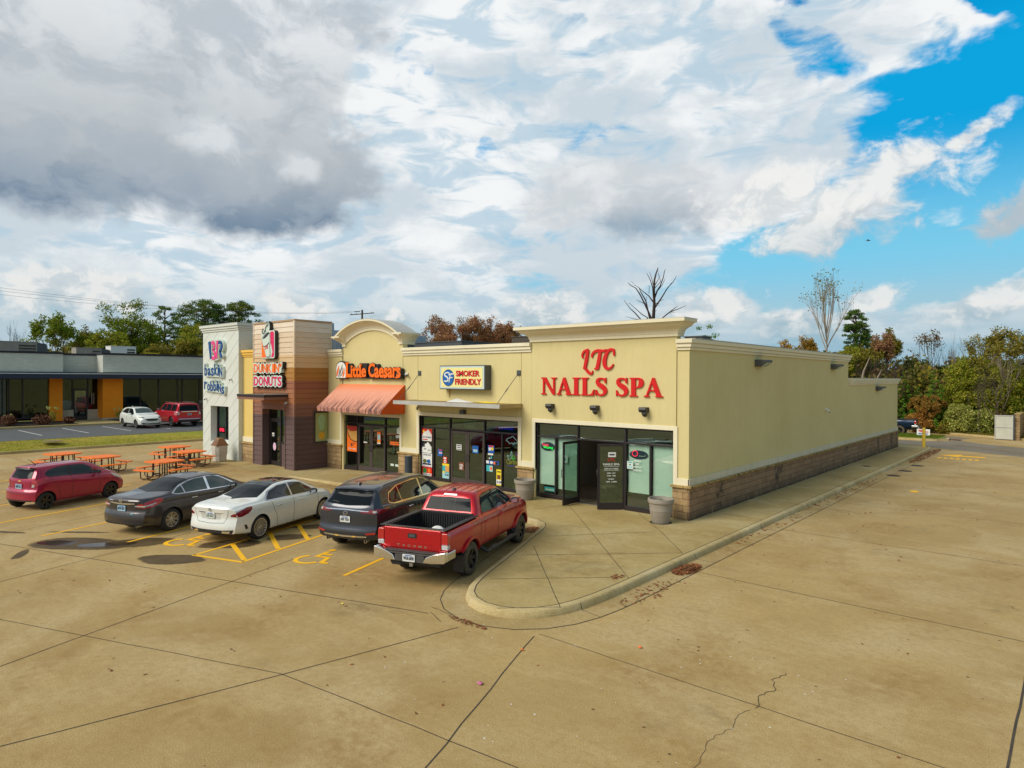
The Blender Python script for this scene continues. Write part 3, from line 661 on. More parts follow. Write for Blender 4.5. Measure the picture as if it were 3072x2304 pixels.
mb.box(-16.15, -15.5, FY, BY, 0, 5.55); mb.box(-21.83, -16.15, FY, BY, 2.9, 5.55); mb.box(-22.95, -21.83, FY, BY, 0, 5.55)
mb.box(-23.15, -22.95, FY-.02, BY, 0, 2.85)
arc = [(-25.22+2.27*math.cos(a)*1.0, 5.98+.80*math.sin(a)) for a in [PI*i/24 for i in range(25)]]
mb.prism([(-27.49, 2.85), (-22.95, 2.85)]+arc, 'y', FY-.02, BY)
mb.box(-27.6, -27.49, FY, BY, 0, 2.85); mb.box(-28.9, -27.6, FY, BY, 0, 5.62)
mb.box(-9.46, -9.21, BY, 37.1, 0, 5.46); mb.box(-9.46, -9.21, 37.1, 49.1, 0, 4.28)
mb.box(-38.5, -9.46, 48.85, 49.1, 0, 4.28); mb.box(-38.55, -38.3, 19.2, 48.85, 0, 5.3); mb.box(-38.3, -9.46, 36.9, 37.1, 3.9, 5.4)
part('wall', M['stucco'], mb)
mb = MB(); mb.box(-38.3, -9.46, 19.6, 36.9, 4.75, 4.9); mb.box(-38.3, -9.46, 37.1, 48.85, 3.8, 3.95); part('roof', M['roof'], mb)
t_ = thing('ceiling_light', 'lit ceiling panel inside the open salon', 'ceiling light', (-12.6, 21.5, 3.2), ws=True)
for xx in (-13.6, -11.4): mb = MB(); mb.box(xx-.3, xx+.3, 20.6, 21.8, 3.22, 3.25); mb.build('light_panel', pbr('lit_panel', (1, .96, .85, 1), .5, emit=3.0), t_)
mb = MB()
for x in (-9.63, -16.02, -21.94): mb = MB(); part('control_joint', M['joint_stucco'], mb.box(x-.008, x+.008, FY-.023 if x == -9.63 else FY-.004, FY, 3.05 if x != -9.63 else 3.04, 5.5))
mb = MB(); mb.box(-15.52, -15.5, FY-.004, FY, 3.04, 5.5); part('control_joint', M['joint_stucco'], mb)
mb = MB()
def surround(x0, x1, ztop, zbot, w=.15, y=FY-.045, l=True, r=True):
 mb.box(x0-w, x1+w, y, FY, ztop, ztop+w)
 for a, b_ in ((x0-w, x0), (x1, x1+w)): mb.box(a, b_, y, FY+.13, zbot, ztop)
surround(-15.32, -9.72, 2.91, 1.16, .14); surround(-21.83, -16.15, 2.9, 1.16, .16); surround(-27.6, -23.15, 2.72, 1.16, .14)
mb.box(-9.58, -9.17, FY-.045, FY, 1.2, 1.43); mb.box(-15.99, -15.46, FY-.045, FY, 1.2, 1.43)
mb.box(-23.01, -21.99, FY-.045, FY, 1.2, 1.43); mb.box(-28.85, -27.74, FY-.045, FY, 1.2, 1.43)
part('shopfront_trim', M['trim'], mb, bevel=.008)
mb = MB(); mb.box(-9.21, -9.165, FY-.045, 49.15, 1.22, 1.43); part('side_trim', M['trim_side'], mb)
def cornice(mb, x0, x1, z0, z1, y, end_l=0, end_r=0):
 h = (z1-z0)
 for a, b_, d in ((0, .27, .05), (.27, .62, .10), (.62, 1.0, .15)):
  mb.box(x0-end_l*d, x1+end_r*d, y-d, y+.30, z0+h*a, z0+h*b_-.004)
for q in ((-22.95, -15.52, 5.52, 5.87), (-28.75, -27.5, 5.58, 5.93)): mb = MB(); cornice(mb, *q, FY); part('cornice', M['trim'], mb, bevel=.008)
mb = MB()
for a, b_, d in ((0, .27, .05), (.27, .62, .10), (.62, 1.0, .15)):   # corner + side wall
 h = .35; z0 = 5.44
 mb.box(-9.61, -9.21+d, FY-d, FY+.25, z0+h*a, z0+h*b_-.004)
 mb.box(-9.50, -9.21+d, FY+.25, 37.1+d, z0+h*a, z0+h*b_-.004)
part('cornice', M['trim'], mb, bevel=.008)
mb = MB()
for a, b_, d in ((0, .27, .05), (.27, .62, .10), (.62, 1.0, .15)): mb.box(-9.50, -9.21+d, 37.25, 49.1+d, 4.26+h*a, 4.26+h*b_-.004)
part('cornice', M['trim'], mb, bevel=.008)
for q in ((19.0, 37.3, 5.790, 5.81), (37.3, 49.3, 4.61, 4.63)): mb = MB(); mb.box(-9.52, -9.05, *q); part('parapet_flashing', M['galv'], mb)
OG = [(0.02, 5.88), (.06, 5.88), (.06, 5.97), (.075, 5.975), (.08, 5.99), (.10, 6.06), (.15, 6.12), (.24, 6.17), (.33, 6.21), (.38, 6.27), (.39, 6.29), (.44, 6.295), (.44, 6.31), (.50, 6.312), (.50, 6.41)]
def ogee(name, x0, x1, zoff=0.0):
 mb = MB(); P = [(d, z+zoff) for d, z in OG]
 def ring(d): return [(x0-d, FY-.02-d), (x1+d, FY-.02-d), (x1+d, 19.28+0*d), (x0-d, 19.28)]
 vs = []; fs = []
 for d, z in P:
  for q in ring(d): vs.append((q[0], q[1], z))
 for i in range(len(P)-1):
  for k in range(4): fs.append((i*4+k, i*4+(k+1) % 4, (i+1)*4+(k+1) % 4, (i+1)*4+k))
 fs.append((0, 3, 2, 1)); n = (len(P)-1)*4; fs.append((n, n+1, n+2, n+3)); mb.add(vs, fs)
 return mb.build(name, M['trim'], root, smooth=28)
ogee('cornice', -15.5, -9.63)
mb = MB(); mb.box(-16.0, -9.13, 18.42, 19.32, 6.412, 6.43); part('parapet_cap', M['galv'], mb)
AP = [(0.0, 0), (.06, 0), (.06, .10), (.075, .11), (.10, .20), (.16, .27), (.27, .33), (.36, .38), (.38, .42), (.44, .425), (.44, .5), (.0, .52)]
path = [(-28.0, 6.11, 0, 1)] ; cx_, cz_ = -25.22, 6.05
arcp = []
x_a, x_b = -27.45, -22.99; rise = .70; half = (x_b-x_a)/2; Rr = (half*half+rise*rise)/(2*rise); zc = 6.05+rise-Rr
a0 = math.asin(half/Rr)
for i in range(33):
 a = -a0+2*a0*i/32; arcp.append((cx_+Rr*math.sin(a), zc+Rr*math.cos(a), math.sin(a), math.cos(a)))
mb = MB(); rows = []
ybk = 19.6
for (x, z, nx, nz) in arcp:
 rows.append([(x+nx*h, FY-.02-d, z+nz*h) for d, h in AP[:-1]]+[(x+nx*.5, ybk, z+nz*.5), (x, ybk, z)])
m_ = len(rows[0]); vs = [v for r in rows for v in r]; fs = []
for i in range(len(rows)-1):
 for k in range(m_): fs.append((i*m_+k, i*m_+(k+1) % m_, (i+1)*m_+(k+1) % m_, (i+1)*m_+k))
fs += [tuple(range(m_)), tuple(range((len(rows)-1)*m_, len(rows)*m_))]; mb.add(vs, fs)
part('arched_cornice', M['trim'], mb, smooth=28)
for s, xe in ((-1, x_a), (1, x_b)):                           # level ears at both feet of the arch
 mb = MB()
 P = [(d, 6.04+h) for d, h in AP[:-1]]
 vs = []; fs = []
 for d, z in P:
  xo = xe+s*(d*1.0-.0); xi = xe-s*.20
  vs += [(xi, FY-.022-d, z), (xo, FY-.022-d, z), (xo, ybk+.002, z), (xi, ybk+.002, z)]
 for i in range(len(P)-1):
  for k in range(4): fs.append((i*4+k, i*4+(k+1) % 4, (i+1)*4+(k+1) % 4, (i+1)*4+k))
 fs.append((0, 1, 2, 3)); n = (len(P)-1)*4; fs.append((n, n+1, n+2, n+3)); mb.add(vs, fs); part('cornice_end', M['trim'], mb, smooth=28)
mb = MB(); mb.box(-27.45, -22.99, 19.18, 19.6, 5.0, 6.1); part('parapet_back', M['grey_metal'], mb)
mb = MB()
rows = []
for (x, z, nx, nz) in arcp: rows.append([(x+nx*.503, FY-.46, z+nz*.503), (x+nx*.515, FY-.46, z+nz*.515), (x+nx*.515, ybk+.02, z+nz*.515), (x+nx*.503, ybk+.02, z+nz*.503)])
vs = [v for r in rows for v in r]; fs = [(i*4+k, i*4+(k+1) % 4, (i+1)*4+(k+1) % 4, (i+1)*4+k) for i in range(len(rows)-1) for k in range(4)]+[(0, 1, 2, 3), tuple(range(len(vs)-4, len(vs)))]
mb.add(vs, fs); part('arch_capping', M['galv'], mb, smooth=30)
for x0, x1 in ((-9.73, -9.212), (-16.15, -15.40), (-23.2, -21.85), (-28.9, -27.62)): mb = MB(); mb.box(x0, x1, FY-.06, BY, -.05, 1.15); part('stone_base', M['stone'], mb)
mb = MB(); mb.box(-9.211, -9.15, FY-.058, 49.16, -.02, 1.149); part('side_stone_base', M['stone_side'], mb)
mb = MB()
def capstones(x0, x1):
 x = x0
 while x < x1-.01:
  w = min(random.uniform(.35, .6), x1-x); w = w if x1-x-w > .12 else x1-x
  mb.box(x+.004, x+w-.004, FY-.13+random.uniform(-.008, .008), FY-.0, 1.148, 1.225+random.uniform(-.006, .006)); x += w
for q in ((-9.78, -9.08), (-16.2, -15.36), (-23.25, -21.80), (-28.9, -27.55)): mb = MB(); capstones(*q); part('stone_cap', M['cap'], mb, bevel=.015)
mb = MB(); y = FY
while y < 49.15:
 w = random.uniform(.35, .62); mb.box(-9.21, -9.08+random.uniform(-.01, .01), y+.004, min(y+w, 49.2)-.004, 1.148, 1.222+random.uniform(-.008, .006)); y += w
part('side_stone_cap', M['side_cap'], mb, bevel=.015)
GY = 19.05
def glazing(x0, x1, z0, z1, mulls, transom, base, gl=M['glass'], subm=(), y=GY, name='shop_window', zl=None, skip=(), fm=None):
 w = .055; fm = fm or M['frame']; mb = MB()
 for x in [x0+w/2, x1-w/2]+list(mulls): mb.box(x-w/2, x+w/2, y-.06, y+.06, z0, z1)
 for i, x in enumerate(subm): mb.box(x-w/2, x+w/2, y-.058, y+.058, base, transom)
 xs = [x0]+list(mulls)+[x1]
 for i, (a, b_) in enumerate(zip(xs[:-1], xs[1:])):
  mb.box(a+w/2, b_-w/2, y-.057, y+.057, z1-w, z1-.001); mb.box(a+w/2, b_-w/2, y-.057, y+.057, transom-w/2, transom+w/2)
  if i not in skip: mb.box(a+w/2, b_-w/2, y-.062, y+.062, z0, base)
 fr = mb.build(name, fm, root, bevel=.004)
 for i, (a, b_) in enumerate(zip(xs[:-1], xs[1:])):
  p = MB(); p.box(a+w/2, b_-w/2, y-.006, y+.006, transom+w/2, z1-w); p.build('pane', gl, fr)
  if i in skip: continue
  cuts = [a]+[s for s in subm if a < s < b_]+[b_]
  for c0, c1 in zip(cuts[:-1], cuts[1:]):
   p = MB(); p.box(c0+w/2, c1-w/2, y-.006, y+.006, base, transom-w/2); p.build('pane', gl, fr)
 return fr
def door(x0, x1, z0, z1, hinge=None, ang=0, y=GY, fm=None, gl=None, handle_side=1, st=.10):
 fm = fm or M['frame_lt']; mb = MB(); w = st
 mb.box(x0, x0+w, y-.022, y+.022, z0, z1); mb.box(x1-w, x1, y-.022, y+.022, z0, z1)
 mb.box(x0+w, x1-w, y-.021, y+.021, z1-w, z1-.001); mb.box(x0+w, x1-w, y-.021, y+.021, z0+.001, z0+.22)
 g = MB(); g.box(x0+w, x1-w, y-.005, y+.005, z0+.22, z1-w)
 h = MB(); hx = (x1-.05) if handle_side > 0 else (x0+.05)
 h.tube([(hx, y-.02, z0+.95), (hx, y-.09, z0+.97), (hx, y-.09, z0+1.22), (hx, y-.02, z0+1.24)], .012, 8)
 if hinge is not None:
  Mx = Matrix.Translation((hinge, y, 0)) @ Matrix.Rotation(ang, 4, 'Z') @ Matrix.Translation((-hinge, -y, 0))
  for q in (mb, g, h): q.v = [tuple(Mx @ Vector(p)) for p in q.v]
 d = mb.build('door', fm, root, bevel=.004); g.build('pane', gl or M['glass'], d); h.build('handle', M['black_plastic'], d, smooth=40)
 return d
glazing(-15.32, -9.72, .15, 2.91, (-13.46, -11.52), 2.40, .31, gl=M['glass_clear'], subm=(-14.45, -10.59), skip=(1,))
door(-13.43, -12.49, .17, 2.36, hinge=-13.43, ang=math.radians(-91), fm=M['frame'], st=.085)
door(-12.49, -11.55, .17, 2.36, hinge=-11.55, ang=math.radians(44), handle_side=-1, fm=M['frame'], gl=M['glass'], st=.085)
mb = MB(); mb.box(-13.43, -11.55, 18.98, 19.12, .15, .165); part('threshold', M['steel'], mb)
mb = MB()
for x0, x1, z0 in ((-15.25, -14.5, .62), (-14.4, -13.52, .52), (-11.46, -10.64, .75), (-10.54, -9.80, .58)): mb = MB(); mb.box(x0, x1, GY+.07, GY+.08, z0, 2.36); part('window_blind', M['blinds'], mb)
glazing(-21.83, -16.15, .15, 2.9, (-19.99, -18.0), 2.40, .29, gl=M['glass_dark'], subm=(-21.0, -17.06), skip=(1,))
door(-19.96, -19.0, .17, 2.34, gl=M['glass_dark'], handle_side=1); door(-18.99, -18.03, .17, 2.34, gl=M['glass_dark'], handle_side=-1)
glazing(-27.6, -23.15, .0, 2.72, (-26.45, -24.32), 2.33, .24, gl=M['glass_dark'], skip=(1,))
door(-26.42, -25.40, .08, 2.28, gl=M['glass_dark'], handle_side=1); door(-25.39, -24.35, .10, 2.28, gl=M['glass_dark'], handle_side=-1)
def room(name, x0, x1, y1, z0, z1, wallm, floorm):
 mb = MB(); mb.mat(0)
 mb.box(x0-.1, x0, BY, y1, z0, z1); mb.box(x1, x1+.1, BY, y1, z0, z1); mb.box(x0, x1, y1, y1+.1, z0, z1); mb.box(x0, x1, BY+.002, y1, z1, z1+.1)
 mb.mat(1); mb.box(x0, x1, GY+.02, y1, z0-.1, z0)
 return mb.build(name, [wallm, floorm], root)
room('salon_interior', -15.5, -9.6, 26, .16, 3.3, M['interior'], M['wood_floor'])
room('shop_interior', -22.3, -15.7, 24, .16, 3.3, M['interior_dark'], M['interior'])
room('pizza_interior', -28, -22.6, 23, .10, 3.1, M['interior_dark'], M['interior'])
mb = MB(); xl, xr, yf = -27.75, -22.8, 17.6
zt, zf, zb_ = 4.22, 3.12, 2.94
nseg = 10
mb.mat(0)
for i in range(nseg):
 a, b_ = xl+(xr-xl)*i/nseg, xl+(xr-xl)*(i+1)/nseg
 mb.quad((a, yf, zf), (b_, yf, zf), (b_, FY-.03, zt), (a, FY-.03, zt)); mb.quad((a, yf+.01, zb_), (b_, yf+.01, zb_), (b_, yf, zf), (a, yf, zf))
 mb.quad((a, yf+.02, zf-.02), (a, FY-.03, zt-.03), (b_, FY-.03, zt-.03), (b_, yf+.02, zf-.02))
mb.mat(1)
for x in (xr, xl):
 for e in (0, -.012 if x == xr else .012): mb.add([(x+e, yf, zb_), (x+e, FY-.02, zb_), (x+e, FY-.02, zt), (x+e, yf, zf)], [(0, 1, 2, 3)])
mb.mat(2)
mb.tube([(xr-.02, 18.2, zb_), (xr-.02, 18.55, zt-.45)], .012, 6)
aw = mb.build('awning', [M['awning'], M['orange_canvas'], M['steel']], root, recalc=False)
def slab_canopy(x0, x1, y0, z0, z1, mats, name):
 mb = MB()
 mb.mat(0); mb.box(x0, x1, y0, y0+.04, z0, z1)
 mb.mat(1); mb.box(x1-.04, x1, y0+.04, FY, z0, z1-.001); mb.box(x0, x0+.04, y0+.04, FY, z0, z1-.001)
 mb.mat(2); n = 60                                          # corrugated deck
 pts = [(x0+.04+(x1-x0-.08)*i/(n*2), z1-.05+(.035 if (i//1) % 2 else 0)) for i in range(n*2+1)]
 pts += [(p[0], p[1]-.01) for p in reversed(pts)]
 mb.prism(pts, 'y', y0+.05, FY+.0)
 return mb.build(name, mats, root)
cn = slab_canopy(-22.03, -15.96, 17.63, 3.43, 3.585, [M['galv'], M['galv_tan'], M['galv_tan']], 'metal_canopy')
for x, xb in ((-21.82, -21.78), (-16.14, -16.18)):
 mb = MB(); mb.box(x-.09, x+.09, FY-.03, FY-.001, 4.64, 4.84); mb.tube([(x, FY-.04, 4.72), (xb, 18.35, 4.17)], .012, 6); mb.tube([(xb, 18.35, 4.17), (xb, 18.2, 4.03)], .022, 6); mb.tube([(xb, 18.2, 4.03), (xb, 17.75, 3.60)], .012, 6)
 mb.build('tie_rod', M['grey_metal'], cn)
mb = MB(); mb.box(-19.2, -18.96, FY-.16, FY, 3.06, 3.24); tag(mb.build('wall_lamp', M['grey_metal'], bevel=.01), 'small square lamp under the metal canopy', 'lamp')
mb = MB(); x0, x1, y0 = -38.55, -34.26, 16.95
hx0, hx1, hz0, hz1 = -37.58, -35.4, .86, 2.9
mb.box(x0, hx0, y0, y0+.5, 0, 7.1); mb.box(hx1, x1, y0, y0+.5, 0, 7.1); mb.box(hx0, hx1, y0, y0+.5, hz1, 7.1)
mb.prism([(y0, 0), (y0+.5, 0), (y0+.5, 1.02), (y0+.38, 1.0), (y0, hz0)], 'x', hx0, hx1)
mb.box(x1-.3, x1, y0+.5, 19.2, 0, 7.1); mb.box(x0, x0+.3, y0+.5, 19.3, 0, 7.1); mb.box(x0+.3, x1-.3, 18.9, 19.2, 0, 7.1); mb.box(x0+.3, x1-.3, y0+.5, 18.9, 6.5, 6.7)
part('white_tower', M['white_stucco'], mb)
mb = MB()
for a, b_, d in ((0, .28, .05), (.28, .62, .10), (.62, 1.0, .16)): mb.box(x0-d, x1+d, y0-d, 19.25, 7.08+.38*a, 7.08+.38*b_-.004)
part('tower_cornice', M['white_stucco'], mb, bevel=.008)
mb = MB(); mb.box(x0-.17, x1+.17, y0-.17, 19.26, 7.458, 7.475); part('tower_cap', M['galv'], mb)
mb = MB()                                                      # diagonal grooves
sl = (7.09-5.70)/(38.52-36.62)
def groove(xa, za):
 pts = []
 x = x1-.01
 seg = []
 N = 60
 for i in range(N+1):
  x = x1-.01-(x1-x0-.02)*i/N; z = za+(x-xa)*sl
  ok = 0.02 < z < 7.06 and not (hx0-.03 < x < hx1+.03 and hz0-.05 < z < hz1+.03)
  if ok: seg.append((x, z))
  else:
   if len(seg) > 1: pts.append(seg)
   seg = []
 if len(seg) > 1: pts.append(seg)
 for s in pts:
  (xa_, za_), (xb_, zb2) = s[0], s[-1]
  mb.add([(xa_, y0-.003, za_-.009), (xa_, y0-.003, za_+.009), (xb_, y0-.003, zb2+.009), (xb_, y0-.003, zb2-.009)], [(0, 1, 2, 3)])
for k in range(-2, 9): groove(-36.62+k*1.03, 7.09)
for k in range(9, 14): groove(-36.62+k*1.03, 7.09)
part('groove', M['groove'], mb)
wf = MB(); Yw = y0+.36
for a, b_ in ((hx0, hx0+.09), (hx1-.09, hx1), (-36.55, -36.47)): wf.box(a, b_, Yw, Yw+.1, 1.0, hz1)
wf.box(hx0+.09, hx1-.09, Yw+.001, Yw+.099, 1.0, 1.07); wf.box(hx0+.09, hx1-.09, Yw+.001, Yw+.099, hz1-.07, hz1-.001)
wf = wf.build('tower_window', M['black_plastic'], root)
p = MB(); p.box(hx0+.09, hx1-.09, Yw+.05, Yw+.055, 1.07, hz1-.07); p.build('pane', M['glass_dark'], wf)
p = MB(); p.box(hx0+.15, -36.6, Yw+.10, Yw+.11, 1.75, 2.75); part('window_poster', pbr('pale_green_poster', S(150, 200, 185, .9), .5, var=(3, .35)), p)
p = MB(); p.box(hx0, hx1, Yw+.6, Yw+.62, .9, 3.0); part('tower_room', M['interior_dark'], p)
mb = MB(); mb.box(-34.26, -32.8, 17.2, 17.45, 0, 5.62); part('infill_wall', M['yellow_wall'], mb)
mb = MB(); mb.box(-34.26, -32.8, 17.14, 17.2, -.02, .98); part('infill_stone_base', M['stone'], mb)
mb = MB(); mb.box(-34.26, -32.8, 17.07, 17.2, .982, 1.07); part('infill_stone_cap', M['cap'], mb, bevel=.012)
mb = MB(); mb.box(-34.26, -32.8, 17.15, 17.2, 1.08, 1.34); part('infill_trim', M['trim'], mb)
mb = MB(); cornice(mb, -34.26, -32.8, 5.62, 5.98, 17.2); part('infill_cornice', M['yellow_stucco'], mb, bevel=.008)
mb = MB(); n = 70; xs0, xs1 = -34.3, -28.86
pts = [(xs0+(xs1-xs0)*i/(2*n), 18.98+(.035 if i % 2 else 0)) for i in range(2*n+1)]
pts += [(xs1, 19.3), (xs0, 19.3)]; mb.prism(pts, 'z', 4.9, 7.3)
pts = [(-28.86+(.035 if i % 2 else 0), 19.0+6.5*i/110) for i in range(111)]+[(-29.2, 25.5), (-29.2, 19.0)]; mb.prism(pts, 'z', 4.9, 6.95)
part('corrugated_screen', M['corr'], mb)
mb = MB(); X0, X1, Y0, Y1 = -32.8, -28.81, 17.05, 19.08
ox0, ox1, oz1 = -31.83, -29.66, 2.92
bh = .125*2
def boards(z0, z1):
 z = z0
 while z < z1-.02:
  h = min(bh, z1-z); segs = [(X0, X1)] if z >= oz1-.01 else [(X0, ox0), (ox1, X1)]
  for a, b_ in segs: mb.prism([(Y0-.030, z+.008), (Y0+.004, z), (Y0+.01, z+h), (Y0-.004, z+h)], 'x', a+(.0 if a != X0 else .02), b_-(.0 if b_ != X1 else .02))
  def P(x, y, zz): return (x, y, zz)
  for ya, yb in ((Y0+.02, Y1),):
   if 1.2 < z+h and z < 2.85 and True: yb = 18.10
   vs = [(X1+.030, ya, z+.008), (X1-.004, ya, z), (X1-.01, ya, z+h), (X1+.004, ya, z+h), (X1+.030, yb, z+.008), (X1-.004, yb, z), (X1-.01, yb, z+h), (X1+.004, yb, z+h)]
   mb.add(vs, [(0, 1, 2, 3), (4, 5, 6, 7), (0, 1, 5, 4), (1, 2, 6, 5), (2, 3, 7, 6), (3, 0, 4, 7)])
  z += h
boards(0, 7.28)
part('clapboard_tower', M['board'], mb)
mb = MB()
mb.box(X0+.02, ox0, Y0+.005, Y0+.4, 0, 7.28); mb.box(ox1, X1-.012, Y0+.005, Y0+.4, 0, 7.28); mb.box(ox0, ox1, Y0+.005, Y0+.4, oz1, 7.28)
mb.box(X1-.3, X1-.012, Y0+.4, 18.10, 0, 7.28); mb.box(X1-.3, X1-.012, 18.10, Y1, 0, 1.25); mb.box(X1-.3, X1-.012, 18.10, Y1, 2.85, 7.28)
mb.box(X0+.02, X0+.3, Y0+.4, Y1, 0, 7.28); mb.box(X0+.3, X1-.3, 18.9, Y1, 3, 7.28); mb.box(X0+.3, X1-.3, Y0+.4, 18.9, 6.9, 7.0)
part('tower_core', M['board'], mb)
mb = MB()                                                      # corner boards
for (a, b_, c_, d_) in ((X1-.07, X1+.046, Y0-.046, Y0+.06), (X0-.012, X0+.06, Y0-.046, Y0+.06), (X1-.06, X1+.046, Y1-.03, Y1+.03), (ox0-.09, ox0+.004, Y0-.046, Y0+.35), (ox1-.004, ox1+.07, Y0-.046, Y0+.35)):
 mb.box(a, b_, c_, d_, 0, 7.28 if a > X1-.1 or a < X0+.1 else oz1)
mb.box(ox0-.004, ox1+.004, Y0-.031, Y0+.36, oz1-.004, oz1+.55)
part('corner_board', M['board'], mb)
mb = MB(); mb.box(X0-.04, X1+.05, Y0-.05, Y1+.05, 7.28, 7.36); part('tower_coping', M['tan_metal'], mb, bevel=.006)
mb = MB(); mb.box(X1-.012, X1+.034, 18.10, 19.0, 1.18, 1.27); mb.box(X1-.012, X1+.034, 18.04, 18.10, 1.18, 2.9); mb.box(X1-.012, X1+.034, 18.1, 19.0, 2.82, 2.9); part('side_window_trim', M['board_plain'], mb)
wf = MB(); wf.box(X1-.05, X1+.01, 18.12, 18.19, 1.27, 2.82); wf.box(X1-.05, X1+.01, 18.93, 19.0, 1.27, 2.82); wf.box(X1-.05, X1+.009, 18.19, 18.93, 1.27, 1.33); wf.box(X1-.05, X1+.009, 18.19, 18.93, 2.76, 2.82)
wf = wf.build('side_window', M['black_plastic'], root)
p = MB(); p.box(X1-.03, X1-.02, 18.19, 18.93, 1.33, 2.76); p.build('pane', pbr('pale_window_film', S(176, 186, 120, .8), .12, coat=.6, var=(1.5, .2)), wf)
p = MB(); e = [(18.56+.20*math.cos(2*PI*i/24)*(1.15 if math.sin(2*PI*i/24) > 0 else .8), 2.28+.42*math.sin(2*PI*i/24)) for i in range(24)]
p.prism(e, 'x', X1-.019, X1-.014); p.build('window_graphic', pbr('mint_film', S(160, 196, 150, .9), .3), wf)
p = MB(); p.prism(ell(18.56, 1.62, .17, .19, 20), 'x', X1-.019, X1-.013); p.build('window_graphic', pbr('mango_film', S(224, 170, 40, .9), .3), wf)
mb = MB(); mb.box(ox0, ox0+.02, Y0+.4, Y0+.9, 0, oz1); mb.box(ox0, ox1, Y0+1.6, Y0+1.62, 0, oz1); part('entrance_panel', M['dark_recess'], mb)
mb = MB(); mb.box(ox0+1.14, ox1, Y0+.36, Y0+.42, 0, 1.2); part('entrance_sill_panel', M['board'], mb)
yd = Y0+.38
f = MB()
for a, b_, z0, z1 in ((ox0, ox0+.06, 0, oz1), (-30.75, -30.66, 0, oz1), (-30.0, -29.94, 1.2, oz1)): f.box(a, b_, yd-.05, yd+.05, z0, z1)
f.box(ox0+.06, -30.75, yd-.049, yd+.049, 2.36, 2.42); f.box(ox0+.06, -30.75, yd-.049, yd+.049, 2.86, 2.919); f.box(-30.66, -30.0, yd-.049, yd+.049, 2.86, 2.919); f.box(-30.66, -30.0, yd-.055, yd+.055, 1.19, 1.25)
f = f.build('entrance_window', M['frame'], root)
p = MB(); p.box(ox0+.06, -30.75, yd-.005, yd+.005, 2.42, 2.86); p.build('pane', M['glass_dark'], f)
p = MB(); p.box(-30.66, -30.0, yd-.005, yd+.005, 1.25, 2.86); p.build('pane', M['glass_dark'], f)
door(ox0+.07, -30.76, .02, 2.35, y=yd, fm=M['frame'], gl=M['glass_dark'], st=.09)
mb = MB()
for zz in (.55, .75, 1.05): mb.tube([(-30.98, yd+.55, zz), (-30.80, yd+.55, zz)], .02, 6)
part('door_mat_rack', M['poster_red'], mb)
mb = MB(); mb.mat(0); mb.box(-32.06, -29.4, 15.77, Y0-.03, 3.57, 3.69); mb.mat(1); mb.box(-32.04, -29.42, 15.79, Y0-.03, 3.44, 3.57); mb.mat(2); mb.box(-29.43, -29.39, 15.8, Y0-.03, 3.69, 3.75); mb.box(-32.06, -29.43, 15.80, 15.83, 3.691, 3.70)
mb.build('flat_canopy', [M['frame'], pbr('soffit_brown', S(146, 102, 80, .85), .6), M['galv']], root)
for x, lb in ((-14.55, 'left'), (-12.62, 'middle'), (-10.72, 'right')):
 r = thing('floodlight', lb+' of three bronze floodlights under the red salon letters', 'floodlight', (x, FY, 3.52), group='floodlights over the salon')
 mb = MB(); mb.prism([(0, -.07), (0, .10), (-.24, .10), (-.27, .02), (-.20, -.07)], 'x', -.13, .13); mb.build('bracket', M['lamp_body'], r, bevel=.008)
 mb = MB(); mb.lathe([(.0, -.10), (.05, -.09), (.09, -.02), (.095, .05), (.08, .06), (.0, .055)], (.07, 0, 0), 16, 'z')
 mb.v = [(x_+0, y_*math.cos(.5)-z_*math.sin(.5)-.20, y_*math.sin(.5)+z_*math.cos(.5)-.11) for x_, y_, z_ in mb.v]; mb.build('lamp_head', M['lamp_body'], r, smooth=40)
for i, (y, z, lb) in enumerate(((24.6, 5.14, 'nearest wall lamp high on the side wall'), (34.3, 5.16, 'middle wall lamp high on the side wall'), (43.4, 4.02, 'farthest wall lamp, on the lower end of the side wall'))):
 r = thing('wall_lamp', lb, 'wall lamp', (-9.21, y, z), group='lamps along the side wall')
 mb = MB(); mb.prism([(0, -.13), (0, .13), (.42, .12), (.42, .04), (.20, -.13)], 'y', -.34, .34); mb.build('housing', M['grey_metal'], r, bevel=.01)
 mb = MB(); mb.add([(.215, -.27, -.125), (.215, .27, -.125), (.425, .27, .03), (.425, -.27, .03)], [(0, 1, 2, 3)]); mb.build('lens', M['lamp_glass'], r)
def camera_dome(x, y, z, label, side=False):
 r = thing('security_camera', label, 'security camera', (x, y, z)); mb = MB()
 d = Vector((1, 0, 0)) if side else Vector((0, -1, 0))
 mb.tube([Vector((0, 0, 0)), d*.03], .06, 12); mb.tube([d*.03, d*.08+Vector((0, 0, -.03))], .02, 8); mb.build('mount', M['white_plastic'], r, smooth=40)
 mb = MB(); e = Vector((.10, -.08, -.05)) if not side else Vector((.1, -.06, -.09)); c = d*.08+Vector((0, 0, -.03)); mb.tube([c-e*.5, c+e], [.045, .045], 12); mb.build('body', M['white_plastic'], r, smooth=40)
 mb = MB(); mb.tube([c+e, c+e*1.05], [.035, .035], 12); mb.build('lens', M['black_plastic'], r)
camera_dome(-38.1, 16.95, 3.32, 'small white camera low on the white tower left of its window'); camera_dome(-35.05, 16.95, 4.45, 'white camera right of the blue lettering on the white tower')
camera_dome(-29.5, 17.02, 3.28, 'white camera beside the brown entrance under the flat canopy'); camera_dome(-9.21, 33.2, 3.12, 'white camera alone on the long side wall', True)
camera_dome(-22.62, 18.90, 4.72, 'white camera at the end of the orange lettering')
camera_dome(-21.86, 18.9, 3.26, 'small camera below the left end of the metal canopy')
